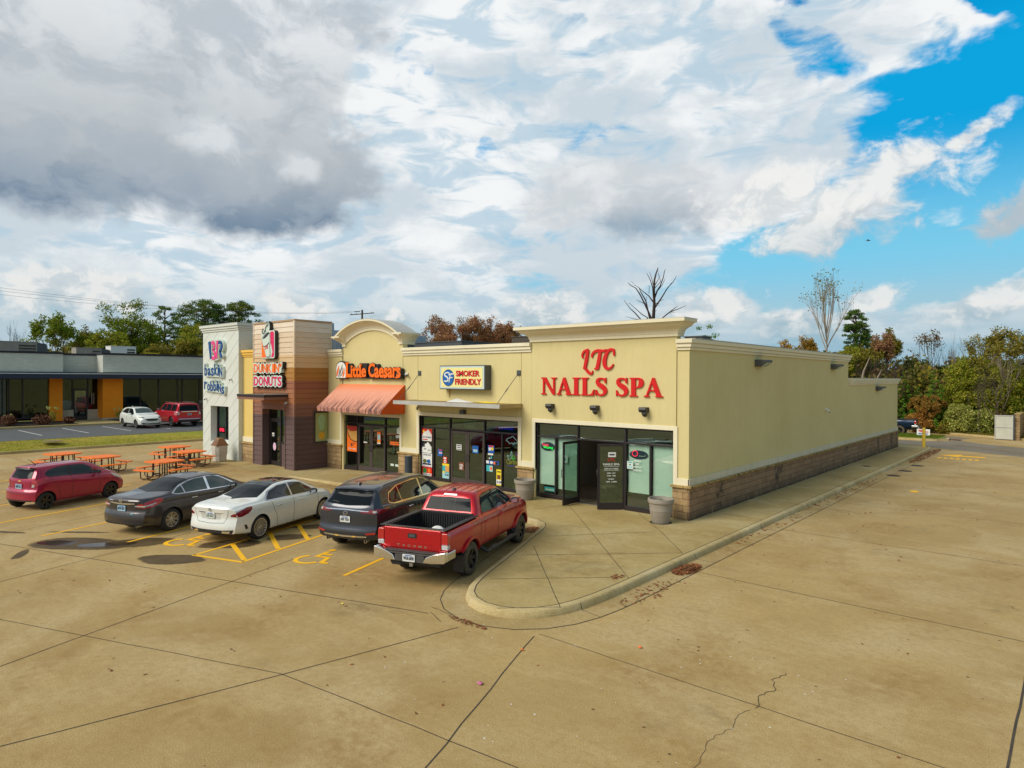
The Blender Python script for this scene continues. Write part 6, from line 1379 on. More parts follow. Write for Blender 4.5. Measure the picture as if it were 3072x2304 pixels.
for k, (s, dz) in enumerate(((-1.7, .0), (-.9, .28), (-1.2, .15))):
 a = Vector((px, py, ztop-.45+dz))+u*s
 qx, qy = spot(-330, 66); b_ = Vector((qx, qy, top_height(-330, 826+k*14, 66)))
 P = [a.lerp(b_, i/40)+Vector((0, 0, -1.1*4*(i/40)*(1-i/40))) for i in range(41)]
 mb = MB(); mb.tube(P, .010, 5); tag(mb.build('power_line', M['grey_metal']), ('lowest of three power lines running from the pole to the left', 'topmost power line running from the pole to the left', 'middle power line running from the pole to the left')[k if k != 2 else 2], 'power line', 'power lines')
bx, by = spot(2601, 60); bd = thing('bird', 'small dark bird gliding in the blue gap above the right trees', 'bird', (bx, by, top_height(2601, 719, 60)))
mb = MB(); mb.lathe([(0, -.16), (.03, -.12), (.045, 0), (.035, .09), (.02, .14), (0, .17)], n=10, axis='x')
mb.add([(-.02, 0, .01), (.06, 0, .01), (.02, .28, .07), (-.03, .30, .07)], [(0, 1, 2, 3)]); mb.add([(-.02, 0, .01), (.06, 0, .01), (.02, -.28, .07), (-.03, -.30, .07)], [(0, 1, 2, 3)]); mb.add([(-.14, -.03, 0), (-.14, .03, 0), (-.24, .05, 0), (-.24, -.05, 0)], [(0, 1, 2, 3)])
mb.build('body', M['black_plastic'], bd)
def curve1d(P):
 xs = np.array([p[0] for p in P], float); ys = np.array([p[1] for p in P], float)
 h = np.diff(xs); d = np.diff(ys)/h; m = np.zeros(len(xs)); m[0] = d[0]; m[-1] = d[-1]
 for i in range(1, len(xs)-1):
  if d[i-1]*d[i] <= 0: m[i] = 0
  else: w1 = 2*h[i]+h[i-1]; w2 = h[i]+2*h[i-1]; m[i] = (w1+w2)/(w1/d[i-1]+w2/d[i])
 def f(x):
  x = min(max(x, xs[0]), xs[-1]); i = min(int(np.searchsorted(xs, x, side='right'))-1, len(xs)-2); i = max(i, 0)
  t = (x-xs[i])/h[i]; return float((2*t**3-3*t**2+1)*ys[i]+(t**3-2*t**2+t)*h[i]*m[i]+(-2*t**3+3*t**2)*ys[i+1]+(t**3-t**2)*h[i]*m[i+1])
 return f
def chaikin(P, n=2):
 P = [np.array(p, float) for p in P]
 for _ in range(n):
  Q = [P[0]]
  for a, b_ in zip(P[:-1], P[1:]): Q += [a*.75+b_*.25, a*.25+b_*.75]
  Q.append(P[-1]); P = Q
 return P
def body_mesh(S_):
 L, W = S_['L'], S_['W']; top = curve1d(S_['top']); belt = curve1d(S_['belt']); wid = curve1d(S_['width']); sill = curve1d(S_['sill'])
 roofw = S_['roofw']; H = max(p[1] for p in S_['top'])
 rp = curve1d(S_['rear']); fp = curve1d(S_['front']); br, bf = S_.get('bow', (.14, .28))
 xs = sorted(set([round(x, 3) for x in np.linspace(0, L, S_.get('n', 84))]+[.02, .05, L-.02, L-.05]))
 def prof(x):
  zt, zb, w, s = top(x), belt(x), wid(x), sill(x)
  g = min(1, max(0, (zt-zb-.10)/(H-.02-zb-.10))); g = g*g*(3-2*g)*.35+g*.65
  zt = max(zt, zb+.03)
  rw = (w-.16)*(1-g)+roofw*g
  zr = (zb+(zt-zb)*.62)*(1-g)+(zt-.055)*g
  zm = .55*zb+.45*(s+.12)
  side = S_.get('crease', .03)
  P = [(0, s), (w-.16, s), (w-.045, s+.015), (w-.02, s+.09), (w-.004, zm-.10), (w, zm+.03), (w-.006, zb-.13), (w-side, zb-.035), (w-side-.025, zb), (w-side-.06, zb+.012*(1-g)+.02*g), (rw+.045*g+.02, zb+(zr-zb)*.80), (rw, zr), (rw-.09, zr+(zt-zr)*.55), (rw*.55, zt-.012), (0, zt)]
  return chaikin(P, 2)
 def warp(x, y, z):
  wr = max(0, 1-x/1.0)**2; wf = max(0, 1-(L-x)/1.1)**2; k = min(1, abs(y)/W)
  return x+wr*(rp(z)+br*k**3.2)-wf*(fp(z)+bf*k**2.6)
 V = []; F = []; rings = []
 for x in xs:
  P = prof(x); right = [(x, -p[0], p[1]) for p in P]; left = [(x, p[0], p[1]) for p in P[1:-1]][::-1]
  ring = right+left; base = len(V); V += [(warp(*q), q[1], q[2]) for q in ring]; rings.append(base)
 n = len(right)+len(left); m = len(P)
 for i in range(len(xs)-1):
  a, b_ = rings[i], rings[i+1]
  for k in range(n): k2 = (k+1) % n; F.append((a+k, a+k2, b_+k2, b_+k))
 def cap(base, x, flip):
  P = [V[base+k] for k in range(m)]; K = 12; rows = []
  for j in range(m):
   pr = prof(x)[j]; y, z = pr[0], pr[1]; il = base+j; ir = base+(n-j if 0 < j < m-1 else j)
   if j in (0, m-1): rows.append([base+j]); continue
   row = [base+j]
   for c in range(1, K):
    yy = -y+2*y*c/K; V.append((warp(x, yy, z), yy, z)); row.append(len(V)-1)
   row.append(base+n-j); rows.append(row)
  for a, b_ in zip(rows[:-1], rows[1:]):
   if len(a) == 1:
    for c in range(K): F.append((a[0], b_[c], b_[c+1]) if flip else (a[0], b_[c+1], b_[c]))
   elif len(b_) == 1:
    for c in range(K): F.append((a[c], b_[0], a[c+1]) if flip else (a[c], a[c+1], b_[0]))
   else:
    for c in range(K): F.append((a[c], b_[c], b_[c+1], a[c+1]) if flip else (a[c], a[c+1], b_[c+1], b_[c]))
 cap(rings[0], xs[0], False); cap(rings[-1], xs[-1], True)
 return V, F
def bool_cut(obj, cutters):
 for c in cutters:
  for solver in ('MANIFOLD', 'EXACT'):
   md = obj.modifiers.new('cut', 'BOOLEAN'); md.operation = 'DIFFERENCE'; md.object = c
   try: md.solver = solver
   except Exception: pass
   dg = bpy.context.evaluated_depsgraph_get(); me = bpy.data.meshes.new_from_object(obj.evaluated_get(dg))
   obj.modifiers.remove(md)
   if len(me.polygons) > 200 and abs(len(me.polygons)-len(obj.data.polygons)) > 3: obj.data = me; break
  bpy.data.objects.remove(c)
 return obj
class Car:
 def __init__(self, spec, name, label, paint, group=None):
  self.s = spec; self.root = thing(name, label, spec.get('cat', 'car'), group=group)
  V, F = body_mesh(spec); mb = MB(); mb.add(V, F); me = mb.mesh('body', [paint, M['black_plastic']])
  self.bvh = BVHTree.FromPolygons([Vector(v) for v in mb.v], mb.f)
  o = bpy.data.objects.new('body', me); col.objects.link(o)
  cut = []
  W = spec['W']; r = spec['arch']
  for x in spec['wheels']:
   for s in (-1, 1):
    c = MB(); c.mat(1); n = 40; zc = spec['wr']; y0, y1 = s*(W-.27), s*(W+.2)
    P = [(x+r*math.cos(2*PI*i/n), max(zc+r*math.sin(2*PI*i/n), .0) if False else zc+r*math.sin(2*PI*i/n)) for i in range(n)]
    c.prism(P, 'y', min(y0, y1), max(y0, y1)); c = bpy.data.objects.new('cut', c.mesh('cut', [paint, M['black_plastic']])); col.objects.link(c); cut.append(c)
  for b_ in spec.get('cuts', ()):
   c = MB(); c.mat(1); c.box(*b_); c = bpy.data.objects.new('cut', c.mesh('cut', [paint, M['black_plastic']])); col.objects.link(c); cut.append(c)
  bool_cut(o, cut); o.data.shade_smooth(); o.data.set_sharp_from_angle(angle=math.radians(33)); o.data.name = 'body'
  o.parent = self.root; self.body = o
 def hit(self, org, d):
  h = self.bvh.ray_cast(Vector(org), Vector(d).normalized()); return h
 def patch(self, name, m, view, bot, top, off=.004, nu=14, nv=7, parent=None, th=.012, mirror=False):
  def samp(P, n):
   P = [Vector((p[0], p[1])) for p in P]; d = [0]
   for a, b_ in zip(P[:-1], P[1:]): d.append(d[-1]+(b_-a).length)
   out = []
   for i in range(n+1):
    t = d[-1]*i/n; k = 0
    while k < len(d)-2 and d[k+1] < t: k += 1
    q = (t-d[k])/max(1e-9, d[k+1]-d[k]); out.append(P[k].lerp(P[k+1], q))
   return out
  B_, T_ = samp(bot, nu), samp(top, nu); mb = MB(); ok = {}
  for i in range(nu+1):
   for j in range(nv+1):
    p = B_[i].lerp(T_[i], j/nv)
    if view == 'R': o, d, inside = (p.x, -3, p.y), (0, 1, 0), False
    elif view == 'L': o, d, inside = (p.x, 3, p.y), (0, -1, 0), False
    elif view == 'B': o, d, inside = (-3, p.x, p.y), (1, 0, 0), False
    elif view == 'F': o, d, inside = (self.s['L']+3, p.x, p.y), (-1, 0, 0), False
    elif view == 'T': o, d, inside = (p.x, p.y, 4), (0, 0, -1), False
    else:
     a = math.radians(p.x); o, d, inside = (view[1], view[2], p.y), (math.cos(a), math.sin(a), 0), True
    h = self.hit(o, d)
    if h[0] is None: continue
    nrm = h[1]; dv = Vector(d).normalized()
    if inside: nrm = nrm if nrm.dot(dv) > 0 else -nrm
    else: nrm = nrm if nrm.dot(dv) < 0 else -nrm
    ok[(i, j)] = (h[0]+nrm*off, h[0]-nrm*th)
  idx = {}
  for k, (a, b_) in ok.items(): idx[k] = len(mb.v); mb.v.append(tuple(a))
  for k, (a, b_) in ok.items(): idx[(k, 1)] = len(mb.v); mb.v.append(tuple(b_))
  for i in range(nu):
   for j in range(nv):
    q = [(i, j), (i+1, j), (i+1, j+1), (i, j+1)]
    if all(k in ok for k in q): mb.f.append(tuple(idx[k] for k in q)); mb.m.append(0)
  edge = [(i, 0) for i in range(nu+1)]+[(nu, j) for j in range(1, nv+1)]+[(i, nv) for i in range(nu-1, -1, -1)]+[(0, j) for j in range(nv-1, 0, -1)]
  for a, b_ in zip(edge, edge[1:]+edge[:1]):
   if a in ok and b_ in ok: mb.f.append((idx[a], idx[b_], idx[(b_, 1)], idx[(a, 1)])); mb.m.append(0)
  if not mb.f: return None
  o = mb.build(name, m, parent or self.root, smooth=40)
  if mirror:
   other = {'R': 'L', 'L': 'R'}.get(view, view)
   f = (lambda P: P) if view in ('R', 'L') else (lambda P: [(-p[0], p[1]) for p in P])
   if isinstance(view, tuple): other = (view[0], view[1], -view[2])
   self.patch(name, m, other, f(bot), f(top), off, nu, nv, parent, th)
  return o
 def line(self, view, P, w=.012, m=None, off=.002, name='panel_gap', parent=None, mirror=False, nu=None):
  a = [Vector(p) for p in P]; L = []; R = []
  for i, p in enumerate(a):
   d = (a[min(i+1, len(a)-1)]-a[max(i-1, 0)]).normalized(); n = Vector((-d.y, d.x)); L.append(p+n*w/2); R.append(p-n*w/2)
  return self.patch(name, m or M['black_plastic'], view, [tuple(q) for q in L], [tuple(q) for q in R], off, nu or max(10, len(P)*6), 1, parent or self.body, .004, mirror)
 def wheels(self, rimfn, tyre_m=None, tw=.225):
  s = self.s
  for x in s['wheels']:
   for sd in (-1, 1):
    R = s['wr']; y = sd*(s['W']-.035); r = s['rim']
    mb = MB(); prof = [(r, -tw/2), (r+.02, -tw/2-.004), (R-.05, -tw/2), (R-.015, -tw/2+.02), (R, -tw/2+.05), (R, tw/2-.05), (R-.015, tw/2-.02), (R-.05, tw/2), (r+.02, tw/2+.004), (r, tw/2)]
    mb.lathe(prof, (0, 0, 0), 36, 'y', close=True)
    t = mb.build('wheel', tyre_m or M['rubber'], self.root, smooth=35); t.location = (x, y-sd*tw/2, R)
    rm = rimfn(r, tw); rm = rm.build('rim', s['rim_m'], t, smooth=35); rm.rotation_euler = (0, 0, 0 if sd < 0 else PI)
    h = MB(); h.lathe([(r*.98, .03), (r*.98, .06), (0, .06)], (0, 0, 0), 24, 'y'); h.build('brake_disc', M['black_plastic'], t).rotation_euler = (0, 0, 0 if sd < 0 else PI)
 def place(self, rr, heading):
  a = math.radians(heading); u = Vector((math.cos(a), math.sin(a))); n = Vector((u.y, -u.x)); p = Vector(rr)-u*self.s['wheels'][0]-n*(self.s['W']-.03)
  self.root.location = (p.x, p.y, .0); self.root.rotation_euler = (0, 0, a)
def rim_spokes(n, w0, w1, split=0.0, dish=.02, hub=.07, twist=0.0):
 def f(r, tw):
  mb = MB(); y0 = -tw/2+.012
  mb.lathe([(r-.012, y0-.012), (r+.006, y0-.014), (r+.006, tw/2-.02), (r-.012, tw/2-.02)], (0, 0, 0), 36, 'y', close=True)
  mb.lathe([(0, y0+dish-.006), (hub*.5, y0+dish-.008), (hub, y0+dish), (hub, y0+dish+.05), (0, y0+dish+.05)], (0, 0, 0), 18, 'y')
  for k in range(n):
   for s in ((-split, split) if split else (0,)):
    a0 = 2*PI*k/n+s*.35; a1 = 2*PI*k/n+s+twist
    p0 = Vector((math.cos(a0)*hub*.7, 0, math.sin(a0)*hub*.7)); p1 = Vector((math.cos(a1)*(r-.006), 0, math.sin(a1)*(r-.006)))
    t0 = Vector((-math.sin(a0), 0, math.cos(a0)))*w0/2; t1 = Vector((-math.sin(a1), 0, math.cos(a1)))*w1/2; yy = Vector((0, 1, 0))
    f0, f1 = yy*(y0+dish), yy*(y0+.004); b0, b1 = yy*(y0+dish+.035), yy*(y0+.04)
    mb.add([p0-t0+f0, p0+t0+f0, p1+t1+f1, p1-t1+f1, p0-t0+b0, p0+t0+b0, p1+t1+b1, p1-t1+b1], [(0, 1, 2, 3), (7, 6, 5, 4), (0, 4, 5, 1), (1, 5, 6, 2), (2, 6, 7, 3), (3, 7, 4, 0)])
  return mb
 return f
def paint(name, c, metal=.35, rough=.32, k=1.0):
 m, t, b = newmat(name); tc = t.new('ShaderNodeTexCoord').outputs['Object']
 n = t.noise(tc, 900, 2, .5); z = t.new('ShaderNodeSeparateXYZ', inp={0: tc}).outputs[2]
 cc = t.mix(t.mrange(n, .4, .6, 0, .25), c, tuple([min(1, x*1.4) for x in c[:3]]+[1]))
 dirt = t.math('MULTIPLY', t.mrange(z, .75, .25), t.mrange(t.noise(tc, 5, 5, .6), .35, .7))
 cc = t.mix(t.math('MULTIPLY', dirt, .15), cc, (.20, .16, .11, 1))
 t.l.new(cc, b.inputs['Base Color']); b.inputs['Metallic'].default_value = metal; b.inputs['Coat Weight'].default_value = .75; b.inputs['Coat Roughness'].default_value = .02
 t.l.new(t.mrange(t.noise(tc, 3, 4), .3, .7, rough-.02, rough+.03), b.inputs['Roughness']); return m
def plate(car, y, z, txt, m='plate', ink='ink', x=None, w=.305, h=.155):
 hx = min(car.hit((-3, y+dy, z+dz), (1, 0, 0))[0].x for dy in (-.12, .12) for dz in (-.05, .05)) if x is None else x
 mb = MB(); mb.prism([(p[0]+y, p[1]+z) for p in rrect(-w/2, w/2, -h/2, h/2, .015, 2)], 'x', hx-.022, hx-.012); o = mb.build('license_plate', M[m], car.root)
 mb = MB(); add_text(mb, txt, 0, 0, 0, width=w*.84, height=h*.5, depth=.003, bold=.02, place=lambda v: Vector((hx-.024+v.y, y+w*.42-v.x, z-h*.28+v.z))); mb.build('plate_number', M[ink], o)
 mb = MB(); mb.box(hx-.0235, hx-.0222, y-.09, y+.09, z+h*.28, z+h*.40); mb.build('plate_state', M['poster_blue'], o)
def mirror_(car, x, y, z, m, s=1.0):
 for sd in (-1, 1):
  mb = MB(); mb.lathe([(0, -.10), (.055, -.09), (.085, -.03), (.09, .04), (.085, .07), (0, .07)], n=16, axis='x')
  mb.v = [(v[0]*-.75+x, v[1]*1.25+sd*(y+.10), v[2]*.9+z) for v in mb.v]; o = mb.build('wing_mirror', m, car.root, smooth=40)
  mb = MB(); mb.tube([(x+.02, sd*(y-.06), z-.05), (x, sd*(y+.06), z-.03)], [.03, .025], 8); mb.build('mirror_arm', M['black_plastic'], o)
  mb = MB(); mb.prism([(sd*(y+.10)+p[0], z+p[1]) for p in ell(0, 0, .095, .068, 14)], 'x', x-.058, x-.054); mb.build('mirror_glass', M['chrome'], o)
def handles(car, xs, z, m, w=.17):
 for x in xs:
  for sd, v in ((-1, 'R'), (1, 'L')):
   h = car.hit((x, sd*3, z), (0, -sd, 0))[0]
   mb = MB(); mb.tube([(x-w/2, h.y-sd*.005, z), (x-w/2+.02, h.y+sd*.035, z+.002), (x+w/2-.02, h.y+sd*.035, z+.004), (x+w/2, h.y-sd*.005, z)], [.012, .014, .014, .012], 8); mb.build('door_handle', m, car.root, smooth=40)
def ring_badge(car, y, z, r, m, kind):
 hx = car.hit((-3, y, z), (1, 0, 0))[0].x-.012
 mb = MB(); n = 20
 mb.tube([(hx, y+r*math.cos(2*PI*i/n), z+r*math.sin(2*PI*i/n)*(.85 if kind != 'star' else 1)) for i in range(n+1)], .008, 6)
 if kind == 'bar': mb.box(hx-.008, hx+.002, y-r*1.25, y+r*1.25, z-.014, z+.014)
 if kind == 'star':
  for a in (90, 210, 330): mb.tube([(hx, y, z), (hx, y+r*math.cos(math.radians(a)), z+r*math.sin(math.radians(a)))], [.010, .004], 6)
 if kind == 'wing': mb.tube([(hx, y-r*.95, z+r*.25), (hx, y-r*.45, z+r*.1), (hx, y, z-r*.35), (hx, y+r*.45, z+r*.1), (hx, y+r*.95, z+r*.25)], .008, 6)
 mb.build('badge', m, car.root, smooth=40)
def exhaust(car, y, z, r=.035, x=.06, oval=1.0):
 mb = MB(); mb.lathe([(r*.8, 0), (r, 0), (r, .14), (r*.8, .14)], n=16, axis='x', close=True); mb.v = [(v[0]+x, v[1]*oval+y, v[2]+z) for v in mb.v]; mb.build('exhaust_tip', M['chrome'], car.root, smooth=40)
sp = dict(L=4.69, W=.905, wheels=(.97, 3.79), wr=.335, rim=.245, arch=.375, rim_m=M['bronze_rim'], roofw=.56, crease=.035, bow=(.17, .34),
 top=[(0, .98), (.10, 1.055), (.5, 1.09), (.95, 1.11), (1.25, 1.20), (1.65, 1.345), (2.05, 1.43), (2.4, 1.445), (2.8, 1.425), (3.15, 1.34), (3.5, 1.16), (3.78, 1.01), (4.1, .95), (4.45, .86), (4.69, .72)],
 belt=[(0, .93), (.4, .985), (1.2, 1.0), (2.4, .965), (3.5, .93), (3.95, .88), (4.4, .77), (4.69, .64)],
 width=[(0, .80), (.35, .875), (1.1, .905), (2.5, .90), (3.9, .905), (4.35, .87), (4.69, .78)], sill=[(0, .30), (.7, .22), (1.5, .20), (3.4, .20), (4.1, .21), (4.69, .24)],
 rear=[(.2, .10), (.32, .02), (.45, .0), (.62, .03), (.72, .05), (.95, .02), (1.03, .0), (1.2, .0)], front=[(.2, .05), (.5, 0), (.7, .06), (1, .1)])
c = Car(sp, 'saloon_car', 'white saloon with black glass roof and bronze multi-spoke wheels in the wheelchair bay', paint('pearl_white_paint', S(232, 234, 228, .95), .1, .25)); white = c
win = dict(off=.006)
c.patch('rear_window', M['carglass_rear'], 'B', [(-.60, 1.125), (0, 1.10), (.60, 1.125)], [(-.47, 1.375), (0, 1.40), (.47, 1.375)], nu=16, **win)
c.patch('windshield', M['carglass'], 'F', [(-.64, 1.03), (0, 1.04), (.64, 1.03)], [(-.50, 1.37), (0, 1.395), (.50, 1.37)], nu=16, **win)
c.patch('panoramic_roof', M['carglass'], 'T', [(1.72, -.47), (3.0, -.49)], [(1.72, .47), (3.0, .49)], off=.006, nu=14, nv=12)
c.patch('window_surround', M['satin'], 'R', [(1.22, 1.02), (1.6, 1.0), (2.4, .985), (3.2, .965), (3.5, .985)], [(1.22, 1.06), (1.5, 1.24), (1.95, 1.352), (2.5, 1.375), (2.95, 1.32), (3.47, 1.02)], off=.004, nu=24, mirror=True)
c.patch('side_window', M['carglass'], 'R', [(1.30, 1.035), (1.75, 1.02), (2.33, 1.005)], [(1.34, 1.09), (1.55, 1.225), (1.95, 1.335), (2.33, 1.352)], off=.008, mirror=True, nu=18)
c.patch('side_window', M['carglass'], 'R', [(2.40, 1.005), (3.0, .99), (3.40, .985)], [(2.40, 1.355), (2.65, 1.345), (2.95, 1.295), (3.38, 1.03)], off=.008, mirror=True, nu=16)
c.patch('tail_light', M['tail_dark'], ('C', .75, -.35), [(204, .77), (226, .75), (246, .82), (259, .91)], [(204, .81), (222, .91), (240, .975), (259, .975)], off=.007, nu=14, nv=5, mirror=False)
c.patch('tail_light', M['tail_dark'], ('C', .75, .35), [(156, .77), (134, .75), (114, .82), (101, .91)], [(156, .81), (138, .91), (120, .975), (101, .975)], off=.007, nu=14, nv=5)
c.patch('rear_diffuser', M['black_plastic'], 'B', [(-.68, .30), (.68, .30)], [(-.74, .42), (-.4, .40), (.4, .40), (.74, .42)], off=.010, nu=20)
for sd in (-1, 1): c.patch('exhaust_trim', M['chrome'], 'B', [(sd*.62, .325), (sd*.40, .325)], [(sd*.66, .385), (sd*.42, .385)], off=.02, nu=6, nv=3)
c.patch('boot_chrome', M['chrome'], 'B', [(-.42, .855), (0, .845), (.42, .855)], [(-.42, .875), (0, .868), (.42, .875)], off=.010, nu=12, nv=1)
c.patch('plate_recess', paint('pearl_recess', S(205, 208, 204, .9), .1), 'B', [(-.32, .68), (.32, .68)], [(-.36, .865), (.36, .865)], off=.001, nu=8, nv=3)
c.line('B', [(-.60, 1.04), (-.56, .80), (-.46, .60), (0, .57), (.46, .60), (.56, .80), (.60, 1.04)], .010)
c.line('R', [(2.365, .98), (2.36, .5), (2.34, .25)], .012, mirror=True); c.line('R', [(3.48, .95), (3.50, .6), (3.44, .26)], .012, mirror=True); c.line('R', [(1.42, 1.0), (1.50, .75), (1.62, .55), (1.64, .26)], .012, mirror=True)
c.patch('fuel_door', M['black_plastic'], 'R', [(.9, .845), (1.0, .845)], [(.9, .848), (1.0, .848)], off=.001, nu=2, nv=1)
ring_badge(c, 0, .935, .045, M['chrome'], 'star'); plate(c, 0, .78, '535 EXZ', 'plate', 'ink_green')
c.patch('headlight', M['clear'], ('C', 4.0, -.35), [(-82, .68), (-45, .62), (-20, .60)], [(-82, .78), (-45, .76), (-20, .72)], off=.006); c.patch('headlight', M['clear'], ('C', 4.0, .35), [(82, .68), (45, .62), (20, .60)], [(82, .78), (45, .76), (20, .72)], off=.006)
mirror_(c, 3.22, .86, 1.02, M['black_plastic']); handles(c, (1.72, 2.72), .84, M['chrome'])
c.patch('bumper_vent', M['black_plastic'], 'R', [(.42, .38), (.50, .40)], [(.36, .52), (.44, .52)], off=.003, nu=4, nv=4, mirror=True)
c.wheels(rim_spokes(22, .011, .020, twist=.30, dish=.03, hub=.05), tw=.235); c.place((-17.38, 9.24), 110.2)
sp = dict(L=4.86, W=.915, wheels=(.98, 3.76), wr=.335, rim=.215, arch=.375, rim_m=M['satin'], roofw=.58, crease=.035, bow=(.17, .34),
 top=[(0, 1.0), (.12, 1.075), (.5, 1.10), (.85, 1.12), (1.2, 1.21), (1.65, 1.37), (2.05, 1.455), (2.45, 1.475), (2.85, 1.455), (3.25, 1.35), (3.65, 1.16), (3.95, 1.03), (4.3, .95), (4.62, .86), (4.86, .70)],
 belt=[(0, .95), (.4, 1.0), (1.2, 1.02), (2.4, .975), (3.6, .95), (4.05, .90), (4.5, .78), (4.86, .63)],
 width=[(0, .80), (.35, .885), (1.1, .915), (2.5, .91), (3.9, .915), (4.45, .87), (4.86, .76)], sill=[(0, .30), (.7, .22), (1.5, .20), (3.5, .20), (4.2, .21), (4.86, .24)],
 rear=[(.2, .12), (.34, .02), (.5, .0), (.62, .02), (.72, .06), (.95, .04), (1.05, .0), (1.2, .0)], front=[(.2, .05), (.5, 0), (.7, .06), (1, .1)])
c = Car(sp, 'saloon_car', 'dark grey saloon with red and clear tail lamps parked by a puddle', paint('dark_grey_paint', S(72, 68, 70, .75), .55, .3)); grey = c
c.patch('rear_window', M['carglass_rear'], 'B', [(-.64, 1.145), (0, 1.12), (.64, 1.145)], [(-.50, 1.39), (0, 1.42), (.50, 1.39)], nu=16, **win)
c.patch('windshield', M['carglass_green'], 'F', [(-.66, 1.06), (0, 1.07), (.66, 1.06)], [(-.52, 1.39), (0, 1.42), (.52, 1.39)], nu=16, **win)
c.patch('window_surround', M['chrome'], 'R', [(1.05, 1.085), (1.2, 1.03), (1.6, 1.02), (2.4, .995), (3.2, .98), (3.6, .995)], [(1.08, 1.10), (1.5, 1.28), (1.95, 1.385), (2.5, 1.405), (3.0, 1.34), (3.57, 1.04)], off=.004, nu=24, mirror=True)
c.patch('side_window', M['carglass_green'], 'R', [(1.13, 1.08), (1.25, 1.055), (1.48, 1.045)], [(1.15, 1.10), (1.32, 1.185), (1.48, 1.24)], off=.008, mirror=True, nu=8)
c.patch('side_window', M['carglass_green'], 'R', [(1.52, 1.045), (1.8, 1.035), (2.36, 1.02)], [(1.52, 1.255), (1.75, 1.325), (2.0, 1.37), (2.36, 1.385)], off=.008, mirror=True, nu=16)
c.patch('side_window', M['carglass_green'], 'R', [(2.46, 1.015), (3.0, 1.0), (3.48, .995)], [(2.46, 1.388), (2.75, 1.37), (3.0, 1.315), (3.46, 1.05)], off=.008, mirror=True, nu=16)
for sd in (-1, 1):
 f = (lambda a: 360-a) if sd > 0 else (lambda a: a)
 c.patch('tail_light', M['tail'], ('C', .75, sd*.35), [(f(196), .82), (f(222), .79), (f(248), .88), (f(264), .97)], [(f(196), .88), (f(218), .96), (f(244), 1.02), (f(264), 1.005)], off=.007, nu=14, nv=5)
 c.patch('tail_light', M['clear'], ('C', .75, sd*.35), [(f(192), .84), (f(216), .83), (f(240), .90)], [(f(192), .865), (f(216), .87), (f(240), .93)], off=.011, nu=10, nv=2)
c.patch('rear_valance', M['black_plastic'], 'B', [(-.66, .31), (.66, .31)], [(-.74, .38), (-.3, .345), (.3, .345), (.74, .38)], off=.008, nu=20)
c.patch('boot_chrome', M['chrome'], 'B', [(-.50, .905), (0, .88), (.50, .905)], [(-.50, .94), (0, .915), (.50, .94)], off=.014, nu=12, nv=2)
c.line('B', [(-.58, 1.04), (-.52, .80), (-.42, .58), (0, .55), (.42, .58), (.52, .80), (.58, 1.04)], .010)
c.line('R', [(2.41, 1.0), (2.40, .5), (2.38, .25)], .012, mirror=True); c.line('R', [(3.55, .96), (3.56, .6), (3.5, .26)], .012, mirror=True); c.line('R', [(1.35, 1.03), (1.48, .8), (1.62, .58), (1.64, .26)], .012, mirror=True)
ring_badge(c, 0, .985, .055, M['chrome'], 'bar'); plate(c, 0, .77, 'BFW 857', 'plate_blue'); exhaust(c, -.50, .27, .04, .10)
c.patch('badge_text', M['chrome'], 'B', [(.50, .99), (.32, .985)], [(.50, 1.0), (.32, .997)], off=.006, nu=4, nv=1)
c.patch('eco_badge', M['poster_teal'], 'B', [(-.44, .62), (-.36, .62)], [(-.44, .64), (-.36, .64)], off=.006, nu=3, nv=1)
mirror_(c, 3.30, .87, 1.04, M['carglass']); handles(c, (1.78, 2.82), .87, M['chrome']); c.wheels(rim_spokes(8, .028, .032, split=.16, dish=.02, hub=.06)); c.place((-20.24, 8.0), 109.8)
sp = dict(L=3.64, W=.80, wheels=(.47, 2.86), wr=.295, rim=.19, arch=.335, rim_m=M['black_rim'], roofw=.50, crease=.045, bow=(.16, .30),
 top=[(0, 1.40), (.12, 1.455), (.5, 1.475), (1.3, 1.485), (1.9, 1.475), (2.3, 1.40), (2.7, 1.18), (2.95, 1.06), (3.2, .99), (3.45, .90), (3.64, .72)],
 belt=[(0, 1.0), (.3, 1.06), (.8, 1.05), (1.8, .97), (2.6, .93), (3.1, .86), (3.64, .64)],
 width=[(0, .74), (.25, .79), (.56, .80), (1.6, .785), (2.95, .80), (3.3, .76), (3.64, .66)], sill=[(0, .30), (.4, .24), (1.0, .21), (2.5, .21), (3.1, .22), (3.64, .26)],
 rear=[(.2, .08), (.35, .0), (.62, .0), (.7, .06), (.98, .09), (1.05, .11), (1.38, .26), (1.42, .16), (1.48, .14)], front=[(.2, .06), (.5, 0), (.7, .06), (1, .1), (1.5, .1)])
magenta = paint('raspberry_paint', S(165, 0, 58, .95), .3, .3)
c = Car(sp, 'hatchback_car', 'raspberry red hatchback with black wheels and stubby roof aerial', magenta); spark = c
c.patch('rear_window', M['carglass_rear'], 'B', [(-.50, 1.075), (0, 1.05), (.50, 1.075)], [(-.44, 1.355), (0, 1.37), (.44, 1.355)], nu=14, **win)
c.patch('spoiler_lip', M['black_plastic'], 'B', [(-.48, 1.372), (0, 1.388), (.48, 1.372)], [(-.48, 1.392), (0, 1.41), (.48, 1.392)], off=.05, nu=12, nv=2)
c.patch('windshield', M['carglass'], 'F', [(-.58, 1.07), (0, 1.08), (.58, 1.07)], [(-.47, 1.395), (0, 1.42), (.47, 1.395)], nu=14, **win)
c.patch('side_window', M['carglass'], 'R', [(.52, 1.13), (.62, 1.085), (1.0, 1.07), (1.32, 1.05)], [(.50, 1.20), (.62, 1.30), (.95, 1.375), (1.32, 1.39)], off=.006, mirror=True, nu=16)
